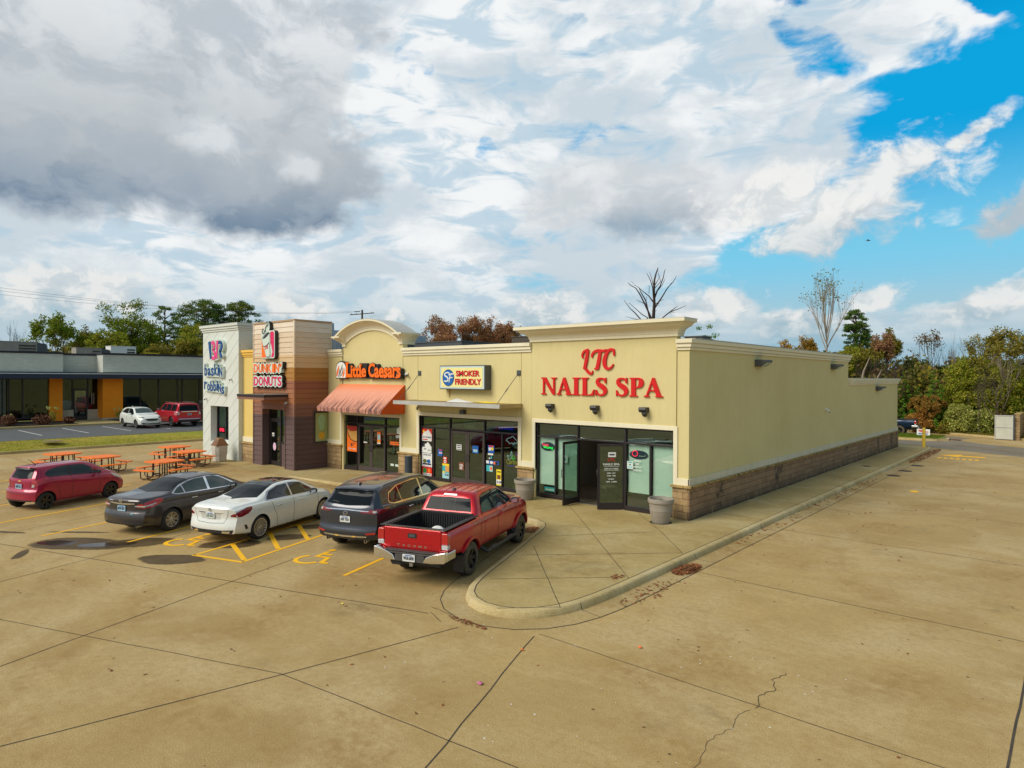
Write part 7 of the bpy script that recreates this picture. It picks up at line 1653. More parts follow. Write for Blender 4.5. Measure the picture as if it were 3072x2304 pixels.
c.patch('side_window', M['carglass'], 'R', [(1.42, 1.045), (1.9, 1.02), (2.25, 1.0)], [(1.42, 1.39), (1.75, 1.38), (2.0, 1.345), (2.22, 1.20)], off=.006, mirror=True, nu=14)
c.patch('quarter_panel', M['black_plastic'], 'R', [(2.27, 1.0), (2.50, .985)], [(2.26, 1.17), (2.50, 1.0)], off=.006, mirror=True, nu=6)
c.patch('door_pillar', M['black_plastic'], 'R', [(1.32, 1.05), (1.42, 1.045)], [(1.32, 1.39), (1.42, 1.39)], off=.005, mirror=True, nu=3)
for sd in (-1, 1):
 f = (lambda a: 360-a) if sd > 0 else (lambda a: a)
 c.patch('tail_light', M['tail'], ('C', .62, sd*.30), [(f(206), .76), (f(222), .80), (f(250), .97), (f(262), 1.03)], [(f(206), 1.0), (f(222), 1.03), (f(245), 1.06), (f(262), 1.05)], off=.007, nu=14, nv=6)
 c.patch('tail_light', M['clear'], ('C', .62, sd*.30), [(f(207), .77), (f(216), .79)], [(f(208), .87), (f(216), .88)], off=.012, nu=6, nv=3)
c.line('B', [(-.60, 1.04), (-.50, .90), (-.46, .62), (.46, .62), (.50, .90), (.60, 1.04)], .010); c.line('B', [(-.72, .58), (0, .555), (.72, .58)], .012)
c.line('R', [(1.38, 1.04), (1.38, .6), (1.36, .26)], .012, mirror=True); c.line('R', [(2.40, .98), (2.42, .6), (2.36, .26)], .012, mirror=True); c.line('R', [(.60, 1.08), (.75, .85), (.92, .62), (.94, .30)], .012, mirror=True)
c.patch('badge', M['poster_yellow'], 'B', [(.06, .965), (-.06, .965)], [(.055, .99), (-.055, .99)], off=.008, nu=4, nv=1); plate(c, 0, .80, '888 SSZ', 'plate_blue')
c.patch('valance', M['black_plastic'], 'B', [(-.6, .31), (.6, .31)], [(-.62, .35), (.62, .35)], off=.006, nu=8, nv=2)
c.patch('headlight', M['clear'], ('C', 2.9, -.3), [(-80, .78), (-45, .70), (-28, .66)], [(-88, .94), (-50, .86), (-30, .80)], off=.006)
mb = MB(); mb.tube([(.62, 0, 1.48), (.58, 0, 1.50), (.36, 0, 1.70)], [.022, .012, .006], 6); mb.build('aerial', M['black_plastic'], c.root)
mb = MB(); mb.tube([(.14, .0, 1.085), (.12, .28, 1.10)], .010, 5); mb.build('rear_wiper', M['black_plastic'], c.root)
mirror_(c, 2.28, .77, 1.06, M['black_plastic']); handles(c, (1.52,), .90, magenta); c.wheels(rim_spokes(5, .05, .045, split=.2, dish=.02, hub=.05), tw=.195); c.place((-26.64, 6.44), 111.0)
sp = dict(L=5.06, W=.975, wheels=(1.03, 3.96), wr=.385, rim=.265, arch=.43, rim_m=M['satin'], roofw=.62, crease=.04, bow=(.18, .36), cat='car',
 top=[(0, 1.55), (.15, 1.64), (.5, 1.69), (1.2, 1.74), (2.1, 1.765), (2.7, 1.745), (3.15, 1.66), (3.55, 1.42), (3.9, 1.21), (4.2, 1.14), (4.6, 1.06), (4.9, .95), (5.06, .82)],
 belt=[(0, 1.14), (.3, 1.22), (.9, 1.21), (2.4, 1.13), (3.6, 1.09), (4.2, 1.05), (4.7, .93), (5.06, .76)],
 width=[(0, .88), (.35, .95), (1.1, .975), (2.5, .965), (4.0, .975), (4.6, .93), (5.06, .80)], sill=[(0, .40), (.7, .30), (1.5, .27), (3.6, .27), (4.3, .28), (5.06, .30)],
 rear=[(.25, .14), (.42, .03), (.58, .0), (.72, .05), (1.08, .07), (1.20, .10), (1.56, .40), (1.62, .28), (1.75, .22)], front=[(.2, .05), (.5, 0), (.8, .06), (1.2, .1), (1.8, .1)])
gun = paint('gunmetal_paint', S(66, 70, 80, .75), .6, .28)
c = Car(sp, 'crossover_car', 'gunmetal crossover with roof rails, parked left of the red pickup', gun); cx = c
c.patch('rear_window', M['carglass_rear'], 'B', [(-.66, 1.27), (0, 1.24), (.66, 1.27)], [(-.57, 1.565), (0, 1.59), (.57, 1.565)], nu=16, **win)
c.patch('windshield', M['carglass'], 'F', [(-.72, 1.25), (0, 1.26), (.72, 1.25)], [(-.58, 1.66), (0, 1.69), (.58, 1.66)], nu=14, **win)
c.patch('window_surround', pbr('warm_chrome', (.72, .62, .45, 1), .15, 1.0), 'R', [(.78, 1.25), (.95, 1.205), (1.6, 1.18), (2.6, 1.155), (3.5, 1.14), (3.75, 1.15)], [(.78, 1.32), (.92, 1.50), (1.4, 1.62), (2.3, 1.675), (2.9, 1.62), (3.7, 1.19)], off=.004, nu=26, mirror=True)
c.patch('side_window', M['carglass'], 'R', [(.82, 1.27), (.97, 1.23), (1.38, 1.215)], [(.82, 1.33), (.95, 1.475), (1.38, 1.59)], off=.008, mirror=True, nu=10)
c.patch('side_window', M['carglass'], 'R', [(1.42, 1.215), (2.0, 1.20), (2.52, 1.185)], [(1.42, 1.60), (1.9, 1.635), (2.52, 1.645)], off=.008, mirror=True, nu=14)
c.patch('side_window', M['carglass'], 'R', [(2.60, 1.185), (3.2, 1.17), (3.62, 1.165)], [(2.60, 1.645), (2.9, 1.595), (3.25, 1.42), (3.60, 1.21)], off=.008, mirror=True, nu=14)
for sd in (-1, 1):
 f = (lambda a: 360-a) if sd > 0 else (lambda a: a)
 c.patch('tail_light', M['tail_dark'], ('C', .8, sd*.30), [(f(192), 1.08), (f(220), 1.06), (f(240), 1.09), (f(258), 1.15)], [(f(192), 1.13), (f(220), 1.17), (f(245), 1.18), (f(258), 1.185)], off=.007, nu=14, nv=4)
 c.patch('tail_light', M['clear'], ('C', .8, sd*.30), [(f(216), 1.09), (f(223), 1.09)], [(f(216), 1.14), (f(223), 1.14)], off=.013, nu=4, nv=2)
 c.patch('reflector', M['tail'], 'B', [(sd*.86, .56), (sd*.62, .54)], [(sd*.86, .60), (sd*.62, .58)], off=.016, nu=5, nv=2)
c.patch('tail_chrome', M['chrome'], 'B', [(-.66, 1.115), (0, 1.13), (.66, 1.115)], [(-.66, 1.135), (0, 1.155), (.66, 1.135)], off=.012, nu=14, nv=1)
c.patch('bumper_cladding', M['black_plastic'], 'B', [(-.84, .41), (.84, .41)], [(-.86, .66), (-.6, .62), (.6, .62), (.86, .66)], off=.008, nu=24, nv=6)
c.patch('bumper_chrome', M['chrome'], 'B', [(-.64, .475), (0, .46), (.64, .475)], [(-.64, .51), (0, .50), (.64, .51)], off=.018, nu=14, nv=1)
c.patch('arch_cladding', M['black_plastic'], 'R', [(1.62, .28), (2.6, .28), (3.6, .28)], [(1.62, .36), (2.6, .36), (3.6, .36)], off=.008, mirror=True, nu=14, nv=3)
c.line('B', [(-.74, 1.18), (-.62, .98), (-.54, .76), (.54, .76), (.62, .98), (.74, 1.18)], .010)
c.line('R', [(2.56, 1.17), (2.56, .7), (2.54, .38)], .012, mirror=True); c.line('R', [(3.68, 1.14), (3.7, .7), (3.62, .38)], .012, mirror=True); c.line('R', [(1.42, 1.2), (1.5, .95), (1.62, .72), (1.64, .38)], .012, mirror=True)
ring_badge(c, 0, 1.045, .065, M['chrome'], 'wing'); plate(c, 0, .90, '690 YEA'); exhaust(c, -.58, .36, .045, .10); exhaust(c, .58, .36, .045, .10)
for sd in (-1, 1):
 P = []
 for i in range(13):
  x = .75+2.3*i/12; h = c.hit((x, sd*.60, 3), (0, 0, -1))[0]; P.append((x, sd*.60, h.z+(.035 if 0 < i < 12 else -.01)))
 mb = MB(); mb.tube(P, .018, 8); mb.build('roof_rail', M['satin'], c.root, smooth=40)
mb = MB(); mb.prism([(.62, 1.69), (.80, 1.695), (.72, 1.76), (.64, 1.745)], 'y', -.02, .02); mb.build('shark_fin', gun, c.root)
mb = MB(); mb.tube([(.20, .08, 1.27), (.17, .46, 1.33)], .011, 5); mb.build('rear_wiper', M['black_plastic'], c.root)
mirror_(c, 3.42, .93, 1.22, gun); handles(c, (1.72, 2.92), 1.03, M['chrome']); c.wheels(rim_spokes(5, .05, .04, split=.18, dish=.025, hub=.06), tw=.25)
c.place((-15.51+.95*1.86, 10.53+.33*1.86), 109.5)
def truck_spec(W=.935, L=5.36):
 return dict(L=L, W=W, wheels=(1.16, 4.395), wr=.39, rim=.225, arch=.455, rim_m=M['black_rim'], roofw=.60, crease=.03, bow=(.03, .34), cat='pickup truck',
 top=[(0, 1.25), (.3, 1.255), (1.55, 1.26), (1.66, 1.28), (1.72, 1.40), (1.86, 1.70), (2.05, 1.775), (2.7, 1.80), (3.2, 1.775), (3.5, 1.68), (3.9, 1.47), (4.2, 1.32), (4.5, 1.27), (4.9, 1.24), (5.2, 1.16), (5.39, 1.0)],
 belt=[(0, 1.21), (1.5, 1.22), (2.5, 1.21), (4.1, 1.21), (4.6, 1.18), (5.1, 1.09), (5.39, .92)],
 width=[(0, .86), (.15, .868), (.6, .885), (1.16, .91), (1.7, .89), (2.5, .885), (3.9, .895), (4.40, .925), (5.0, .89), (5.39, .79)], sill=[(0, .70), (.8, .60), (1.7, .50), (4.0, .48), (4.9, .42), (5.39, .42)],
 rear=[(.4, .0), (.6, .0), (.95, .0), (1.14, .015), (1.8, .0)], front=[(.2, .05), (.5, 0), (.8, .03), (1.1, .1), (1.8, .1)], cuts=[(.075, 1.60, -.71, .71, .78, 1.7)])
red = paint('metallic_red_paint', S(184, 0, 24, 1.0), .4, .28)
def truck(name, label, pm, full=True):
 c = Car(truck_spec(), name, label, pm)
 c.patch('rear_window', M['carglass_rear'], 'B', [(-.62, 1.33), (0, 1.33), (.62, 1.33)], [(-.54, 1.62), (0, 1.635), (.54, 1.62)], nu=14, off=.006)
 c.line('B', [(-.17, 1.34), (-.165, 1.62)], .016, off=.009, name='window_bar'); c.line('B', [(.17, 1.34), (.165, 1.62)], .016, off=.009, name='window_bar')
 c.patch('windshield', M['carglass'], 'F', [(-.70, 1.36), (0, 1.37), (.70, 1.36)], [(-.56, 1.70), (0, 1.72), (.56, 1.70)], nu=14, off=.006)
 c.patch('side_window', M['carglass'], 'R', [(1.98, 1.28), (2.3, 1.265), (2.74, 1.26)], [(2.02, 1.50), (2.12, 1.655), (2.4, 1.70), (2.74, 1.71)], off=.006, mirror=True, nu=14)
 c.patch('side_window', M['carglass'], 'R', [(2.84, 1.26), (3.4, 1.255), (3.84, 1.26)], [(2.84, 1.712), (3.15, 1.69), (3.42, 1.60), (3.82, 1.33)], off=.006, mirror=True, nu=14)
 c.patch('door_pillar', M['black_plastic'], 'R', [(2.74, 1.26), (2.84, 1.26)], [(2.74, 1.71), (2.84, 1.71)], off=.005, mirror=True, nu=3)
 mb = MB(); mb.box(.02, 1.64, -.835, -.705, 1.258, 1.278); mb.box(.02, 1.64, .705, .835, 1.258, 1.278); mb.box(.0, .08, -.83, .83, 1.2585, 1.276); mb.box(1.59, 1.66, -.705, .705, 1.259, 1.31)
 mb.build('bed_rail', M['black_plastic'], c.root, bevel=.008)
 mb = MB()
 for i in range(22): y = -.67+i*.0638; mb.box(1.575, 1.60, y-.016, y+.016, .80, 1.25); mb.box(.1, 1.575, y-.016, y+.016, .78, .795)
 for i in range(20): x = .12+i*.075; mb.box(x-.015, x+.015, .69, .712, .80, 1.24); mb.box(x-.015, x+.015, -.712, -.69, .80, 1.24)
 mb.build('bed_liner', M['black_plastic'], c.root)
 for sd in (-1, 1):
  mb = MB(); mb.box(-.03, .13, sd*.915-.075, sd*.915+.012 if sd > 0 else sd*.915+.075, .74, 1.06)
  mb = MB(); ya, yb = sorted((sd*.712, sd*.872)); mb.prism([(ya+.01, .95), (yb, .95), (yb, 1.15), (yb-.02, 1.20), (ya, 1.20), (ya, .97)] if sd > 0 else [(ya, .95), (yb-.01, .95), (yb, .97), (yb, 1.20), (ya+.02, 1.20), (ya, 1.15)], 'x', -.022, .10); o = mb.build('tail_light', M['tail'], c.root, bevel=.015)
  mb = MB(); mb.box(-.020, .10, ya+.004, yb-.004, .85, .946); mb.build('reverse_lens', M['clear'], o, bevel=.012)
 mb = MB(); mb.box(-.018, .03, -.703, .703, .80, 1.245); tg = mb.build('tailgate', pm, c.root, bevel=.015)
 mb = MB(); mb.box(-.026, -.017, -.67, .67, 1.17, 1.18); mb.prism([(-.5, .91), (-.42, .95), (.42, .95), (.5, .91), (.47, .90), (.40, .936), (-.40, .936), (-.47, .90)], 'x', -.026, -.017); mb.build('tailgate_crease', pm, tg)
 mb = MB(); mb.prism(rrect(-.11, .11, 1.04, 1.14, .02), 'x', -.028, -.017); o = mb.build('tailgate_handle', M['black_plastic'], tg)
 mb = MB(); mb.prism(rrect(-.075, .075, 1.065, 1.12, .01), 'x', -.034, -.0285); mb.build('handle_pad', M['grey_metal'], o)
 if full:
  for i, ch_ in enumerate('TACOMA'):
   mb = MB(); add_text(mb, ch_, 0, 0, 0, width=.075, height=.045, depth=.004, bold=.02, place=lambda v, i=i: Vector((-.022+v.y, .38-.135*i-v.x, .845+v.z))); mb.build('letter', M['satin'], tg)
 for sd in (-1, 1):
  mb = MB()
  P = [(sd*.885, .62), (sd*.885, .81), (sd*.86, .83), (sd*.60, .77), (sd*.40, .68), (sd*.34, .56), (sd*.55, .56), (sd*.84, .59)]
  mb.prism(P if sd > 0 else P[::-1], 'x', -.17, -.02)
  mb.box(-.12, .30, sd*.885-.02, sd*.885+.02, .62, .80); mb.build('bumper_end', M['chrome'], c.root, bevel=.03)
 mb = MB(); mb.box(-.16, .0, -.62, .62, .71, .75); mb.box(-.15, -.02, -.36, .36, .55, .71); mb.box(-.165, .0, -.855, .855, .765, .778) ; mb.build('bumper_step', pbr('grey_step_plastic', (.09, .085, .08, 1), .7, var=(8, .5)), c.root, bevel=.01)
 mb = MB(); mb.tube([(-.06, 0, .47), (.3, 0, .47)], .035, 8); mb.build('tow_hitch', M['grey_metal'], c.root); mb = MB(); mb.box(-.07, .0, -.04, .04, .43, .51); mb.build('tow_receiver', M['steel'], c.root)
 if full: plate(c, 0, .64, 'WGR-8690', x=-.155)
 c.patch('brake_lamp', M['clear'], 'B', [(-.19, 1.66), (.19, 1.66)], [(-.17, 1.70), (.17, 1.70)], off=.02, nu=6, nv=2)
 c.line('R', [(1.76, 1.62), (1.72, 1.3), (1.71, .55)], .016, mirror=True); c.line('R', [(2.79, 1.24), (2.80, .8), (2.74, .47)], .012, mirror=True); c.line('R', [(3.98, 1.21), (4.0, .8), (3.92, .5)], .012, mirror=True); c.line('R', [(1.93, 1.27), (1.95, .9), (1.90, .47)], .012, mirror=True)
 for yy in (-.40, -.2, 0, .2, .40): c.line('T', [(1.98, yy), (3.05, yy)], .014, pm, off=.010, name='roof_rib')
 for sd in (-1, 1): c.line('T', [(1.92, sd*.55), (3.2, sd*.56)], .02, M['black_plastic'], off=.003, name='roof_gutter')
 for x in (1.16, 4.395):
  for sd in (-1, 1):
   Q = []; P = []
   for i in range(19):
    a = math.radians(-14+208*i/18); Q.append((x+.455*math.cos(a), .39+.455*math.sin(a))); P.append((x+.53*math.cos(a), .39+.52*math.sin(a)))
   c.patch('wheel_arch', pm, 'R' if sd < 0 else 'L', Q, P, off=.042, nu=28, nv=2, th=.03)
 for sd in (-1, 1):
  mb = MB(); mb.tube([(1.80, sd*.80, .50), (1.84, sd*.99, .40), (3.78, sd*.99, .40), (3.84, sd*.80, .50)], .045, 10); o = mb.build('side_step', M['black_plastic'], c.root, smooth=40)
  mb = MB(); mb.box(2.05, 2.4, sd*.99-.035, sd*.99+.035, .44, .452); mb.box(3.1, 3.5, sd*.99-.035, sd*.99+.035, .44, .452); mb.build('step_pad', M['grey_metal'], o)
  for x in (.66, 3.92): mb = MB(); mb.box(x-.02, x+.01, sd*.80-.13, sd*.80+.13, .20, .58); mb.build('mud_flap', M['black_plastic'], c.root, bevel=.01)
 mb = MB(); mb.box(.1, 5.2, -.62, .62, .42, .72); mb.tube([(1.16, -.8, .39), (1.16, .8, .39)], .06, 8); mb.build('chassis', M['black_plastic'], c.root)
 mb = MB(); mb.prism([(1.98, 1.765), (2.12, 1.775), (2.06, 1.82), (2.0, 1.815)], 'y', -.03, .03); mb.build('shark_fin', M['black_plastic'], c.root)
 mirror_(c, 3.62, .91, 1.33, M['black_plastic'], 1.3); handles(c, (2.06, 2.98), 1.08, pm, .2)
 c.wheels(rim_spokes(6, .06, .05, split=.14, dish=.03, hub=.07), tyre_m=M['dusty'], tw=.265)
 return c
def dusty():
 m, t, b = newmat('dusty_tyre'); tc = t.new('ShaderNodeTexCoord').outputs['Object']; sp_ = t.new('ShaderNodeSeparateXYZ', inp={0: tc})
 ay = t.math('ABSOLUTE', sp_.outputs[1]); k = t.mrange(ay, .115, .135); n = t.mrange(t.noise(tc, 9, 5), .2, .6)
 r2 = t.math('SQRT', t.math('ADD', t.math('MULTIPLY', sp_.outputs[0], sp_.outputs[0]), t.math('MULTIPLY', sp_.outputs[2], sp_.outputs[2])))
 side = t.mrange(r2, .385, .36)
 t.l.new(t.mix(t.math('MULTIPLY', t.math('MULTIPLY', side, n), .8), (.026, .024, .022, 1), S(128, 112, 84, .7)), b.inputs['Base Color']); b.inputs['Roughness'].default_value = .9
 trd = t.math('MULTIPLY', t.new('ShaderNodeTexVoronoi', inp={'Vector': tc, 'Scale': 26}).outputs[0], t.mrange(r2, .37, .385))
 t.l.new(t.new('ShaderNodeBump', inp={'Strength': .8, 'Distance': .02, 'Height': trd}).outputs[0], b.inputs['Normal']); return m
M['dusty'] = dusty()
tk = truck('pickup_truck', 'metallic red double-cab pickup nearest the camera, parked against the island kerb', red); tk.place((-10.59, 10.79), 109.8)
ld = thing('tarpaulin', 'crumpled white sheet lying in the bed of the red pickup', 'sheet'); mb = MB(); rr = random.Random(8)
P = []; nn = 9
for i in range(nn):
 for j in range(nn): u, v = i/(nn-1)*2-1, j/(nn-1)*2-1; h = max(0, 1-u*u*.9-v*v*.9); P.append((u*.30, v*.34, .80+h*(.30+rr.uniform(-.05, .06))))
mb.add(P, [(i*nn+j, (i+1)*nn+j, (i+1)*nn+j+1, i*nn+j+1) for i in range(nn-1) for j in range(nn-1)]); sh_ = mb.build('sheet', M['white_plastic'], ld, smooth=60)
md = sh_.modifiers.new('s', 'SUBSURF'); md.levels = 1; md.render_levels = 2
ld.rotation_euler = tk.root.rotation_euler; a = tk.root.rotation_euler.z; off_ = Matrix.Rotation(a, 3, 'Z') @ Vector((.98, -.12, 0)); ld.location = tk.root.location+off_
navy_p = paint('navy_paint', S(16, 44, 74, .8), .4, .3)
t2 = truck('pickup_truck', 'dark blue pickup half hidden behind the far corner of the side wall', navy_p, False)
t2.root.location = (-10.3, 62.6, 0); t2.root.rotation_euler = (0, 0, math.radians(183))
sp = dict(L=4.5, W=.90, wheels=(.93, 3.58), wr=.34, rim=.235, arch=.385, rim_m=M['satin'], roofw=.57, crease=.04, bow=(.18, .34), cat='car',
 top=[(0, 1.42), (.15, 1.50), (.6, 1.57), (1.3, 1.61), (2.0, 1.60), (2.5, 1.53), (2.95, 1.30), (3.25, 1.14), (3.6, 1.08), (4.0, 1.01), (4.3, .93), (4.5, .80)],
 belt=[(0, 1.03), (.4, 1.12), (1.2, 1.08), (2.4, 1.02), (3.2, .99), (3.8, .95), (4.2, .86), (4.5, .70)],
 width=[(0, .82), (.3, .88), (.93, .90), (2.2, .885), (3.6, .90), (4.1, .86), (4.5, .76)], sill=[(0, .36), (.6, .28), (1.3, .25), (3.1, .25), (3.8, .26), (4.5, .28)],
 rear=[(.2, .1), (.5, 0), (1.0, .08), (1.45, .3), (1.6, .2)], front=[(.2, .07), (.5, 0), (.75, .02), (.95, .10), (1.6, .1)])
wp = paint('white_paint', S(226, 230, 222, .95), .05, .3)
c = Car(sp, 'small_suv', 'small white SUV parked nose out in front of the grey brick building', wp)
c.patch('windshield', M['carglass_green'], 'F', [(-.66, 1.16), (0, 1.17), (.66, 1.16)], [(-.53, 1.50), (0, 1.53), (.53, 1.50)], nu=14, **win)
c.patch('side_window', M['carglass'], 'R', [(.62, 1.20), (1.2, 1.13), (1.75, 1.10)], [(.64, 1.26), (1.1, 1.48), (1.75, 1.51)], off=.007, mirror=True)
c.patch('side_window', M['carglass'], 'R', [(1.82, 1.10), (2.4, 1.07), (2.9, 1.05)], [(1.82, 1.51), (2.2, 1.49), (2.45, 1.42), (2.88, 1.12)], off=.007, mirror=True)
c.patch('grille', M['black_plastic'], 'F', [(-.36, .60), (0, .58), (.36, .60)], [(-.50, .74), (0, .76), (.50, .74)], off=.012, nu=12)
c.patch('lower_grille', M['black_plastic'], 'F', [(-.62, .33), (.62, .33)], [(-.72, .46), (-.4, .40), (.4, .40), (.72, .46)], off=.012, nu=16)
for sd in (-1, 1): c.patch('headlight', M['carglass'], ('C', 3.8, sd*.35), [(sd*18, .79), (sd*45, .80), (sd*72, .86)], [(sd*18, .86), (sd*45, .88), (sd*74, .90)], off=.008, nu=10, nv=3)
c.patch('sill_cladding', M['black_plastic'], 'R', [(1.36, .26), (3.15, .26)], [(1.36, .38), (3.15, .38)], off=.006, mirror=True)
c.line('R', [(1.79, 1.09), (1.79, .7), (1.77, .38)], .014, mirror=True); c.line('R', [(2.95, 1.04), (2.97, .7), (2.9, .38)], .014, mirror=True)
mb = MB(); mb.prism([(.5, 1.55), (.68, 1.57), (.6, 1.63), (.54, 1.62)], 'y', -.02, .02); mb.build('shark_fin', wp, c.root)
mirror_(c, 2.72, .87, 1.10, wp); c.wheels(rim_spokes(5, .05, .05, split=.2)); c.root.location = (-59.3, 20.1, .49); c.root.rotation_euler = (0, 0, math.radians(1))
sp = dict(L=5.3, W=1.02, wheels=(1.15, 4.2), wr=.40, rim=.28, arch=.46, rim_m=M['satin'], roofw=.72, crease=.03, bow=(.10, .3), cat='car',
 top=[(0, 1.82), (.12, 1.89), (.5, 1.92), (2.0, 1.94), (2.9, 1.92), (3.35, 1.80), (3.75, 1.45), (4.0, 1.28), (4.4, 1.24), (4.9, 1.16), (5.3, .98)],
 belt=[(0, 1.20), (.5, 1.24), (2.4, 1.22), (3.8, 1.20), (4.5, 1.14), (5.3, .90)],
 width=[(0, .96), (.3, 1.0), (1.1, 1.02), (2.5, 1.01), (4.0, 1.02), (4.8, .98), (5.3, .85)], sill=[(0, .42), (.7, .34), (1.5, .32), (3.6, .32), (4.3, .34), (5.3, .36)],
 rear=[(.3, .08), (.5, 0), (.72, .03), (.8, .05), (1.2, .07), (1.8, .20), (1.85, .12), (2, .1)], front=[(.2, .05), (.5, 0), (1.2, .06), (2, .1)])
def big_suv(name, label, pm, x, y, ang, plate_on=True):
 c = Car(sp, name, label, pm)
 c.patch('rear_window', M['carglass_rear'], 'B', [(-.76, 1.30), (.76, 1.30)], [(-.66, 1.74), (0, 1.76), (.66, 1.74)], nu=12, off=.006)
 c.patch('windshield', M['carglass'], 'F', [(-.78, 1.32), (.78, 1.32)], [(-.66, 1.80), (.66, 1.80)], nu=12, off=.006)
 for a, b_ in ((.45, 1.3), (1.4, 2.35), (2.45, 3.45)):
  tp = [(a+.02, 1.78), (b_, 1.80)] if a < 2 else [(a, 1.80), (b_-.45, 1.76), (b_, 1.36)]
  c.patch('side_window', M['carglass'], 'R', [(a, 1.29), (b_, 1.27)], tp, off=.007, mirror=True)
 c.patch('tail_chrome', M['chrome'], 'B', [(-.62, 1.20), (.62, 1.20)], [(-.62, 1.26), (.62, 1.26)], off=.015, nu=8, nv=2)
 c.patch('bumper_chrome', M['chrome'], 'B', [(-.80, .62), (.80, .62)], [(-.80, .66), (.80, .66)], off=.015, nu=10, nv=1)
 c.patch('lower_bumper', M['black_plastic'], 'B', [(-.85, .43), (.85, .43)], [(-.88, .60), (.88, .60)], off=.008, nu=14)
 for sd in (-1, 1):
  f = (lambda q: 360-q) if sd > 0 else (lambda q: q)
  c.patch('tail_light', M['clear'], ('C', .8, sd*.45), [(f(204), .98), (f(240), .98)], [(f(204), 1.22), (f(240), 1.22)], off=.008, nu=8, nv=4)
  c.patch('tail_light', M['tail'], ('C', .8, sd*.45), [(f(214), 1.0), (f(236), 1.0)], [(f(214), 1.2), (f(236), 1.2)], off=.012, nu=6, nv=4)
 if plate_on: plate(c, 0, 1.02, '438 KDT', 'plate_blue')
 for sd in (-1, 1): mb = MB(); mb.tube([(.9, sd*.7, 1.95), (3.0, sd*.7, 1.96)], .02, 6); mb.build('roof_rail', M['satin'], c.root)
 mirror_(c, 3.55, .98, 1.36, pm, 1.2); c.wheels(rim_spokes(6, .05, .05, split=.15)); c.root.location = (x, y, .49); c.root.rotation_euler = (0, 0, math.radians(ang)); return c
big_suv('large_suv', 'large dark red SUV parked tail out beside the small white SUV', paint('dark_red_paint', S(190, 10, 40, .95), .3, .3), -54.5, 22.9, 180)
big_suv('large_suv', 'black SUV showing past the white tower beside the red SUV', paint('black_paint', (.012, .013, .016, 1), .3, .25), -54.9, 25.9, 181)
def leafmat(name, cs, rough=.75):
 m, t, b = newmat(name); r = t.new('ShaderNodeNewGeometry').outputs['Random Per Island']
 st = [(i/len(cs), c) for i, c in enumerate(cs)]; c = t.ramp(r, st, 'CONSTANT')
 tc = t.new('ShaderNodeNewGeometry').outputs['Position']
 c = t.mix(t.mrange(t.noise(tc, .45, 4, .6), .42, .65, 0, .32), c, cs[-1]); c = t.mix(t.mrange(t.noise(tc, .22, 4, .6), .48, .62, 0, .42), c, S(120, 118, 50, 1.0)); c = t.mix(t.math('MULTIPLY', t.math('GREATER_THAN', r, .86), .6), c, S(176, 156, 92, 1.0))
 t.n.remove(b); d = t.new('ShaderNodeBsdfDiffuse'); t.l.new(c, d.inputs[0]); tr = t.new('ShaderNodeBsdfTranslucent'); t.l.new(c, tr.inputs[0])
 mx = t.new('ShaderNodeMixShader', inp={0: .38, 1: d.outputs[0], 2: tr.outputs[0]}); t.l.new(mx.outputs[0], t.n['Material Output'].inputs[0]); return m
k = 1.3
LM = dict(
 green=leafmat('green_foliage', [S(118, 138, 38, k), S(92, 114, 34, k), S(140, 150, 48, k), S(72, 92, 30, k)]),
 olive=leafmat('olive_foliage', [S(128, 122, 44, k), S(104, 106, 40, k), S(150, 132, 50, k), S(92, 84, 36, k)]),
 pine=leafmat('pine_foliage', [S(80, 116, 50, k), S(62, 94, 44, k), S(104, 130, 60, k), S(48, 74, 38, k)]),
 ypine=leafmat('young_pine_foliage', [S(96, 150, 46, k), S(76, 132, 44, k), S(124, 166, 56, k), S(60, 108, 40, k)]),
 rust=leafmat('rust_foliage', [S(168, 116, 54, k), S(140, 98, 50, k), S(180, 134, 64, k), S(122, 96, 50, k)]),
 russet=leafmat('russet_foliage', [S(160, 112, 86, k), S(134, 92, 70, k), S(176, 132, 100, k), S(112, 84, 62, k)]),
 gold=leafmat('gold_foliage', [S(196, 150, 52, k), S(164, 118, 44, k), S(150, 128, 50, k), S(130, 92, 44, k)]),
 yellow=leafmat('yellow_green_foliage', [S(146, 150, 46, k), S(112, 128, 40, k), S(170, 160, 60, k), S(88, 104, 36, k)]),
 lime=leafmat('pale_shrub_foliage', [S(164, 168, 84, k), S(132, 142, 62, k), S(188, 186, 112, k), S(104, 116, 46, k)]),
 brown=leafmat('brown_thicket', [S(124, 98, 74, k), S(98, 78, 60, k), S(112, 100, 56, k), S(80, 66, 50, k)]),
 dark=leafmat('dark_foliage', [S(60, 74, 40, k), S(48, 60, 34, k), S(80, 84, 46, k), S(40, 48, 30, k)]))
M['bark'] = pbr('bark', S(110, 94, 80, .7), .9, var=(3, .4)); M['pale_bark'] = pbr('pale_bark', S(176, 160, 140, .8), .9, var=(3, .3)); M['dark_bark'] = pbr('dark_bark', S(84, 64, 60, .7), .9, var=(3, .3))
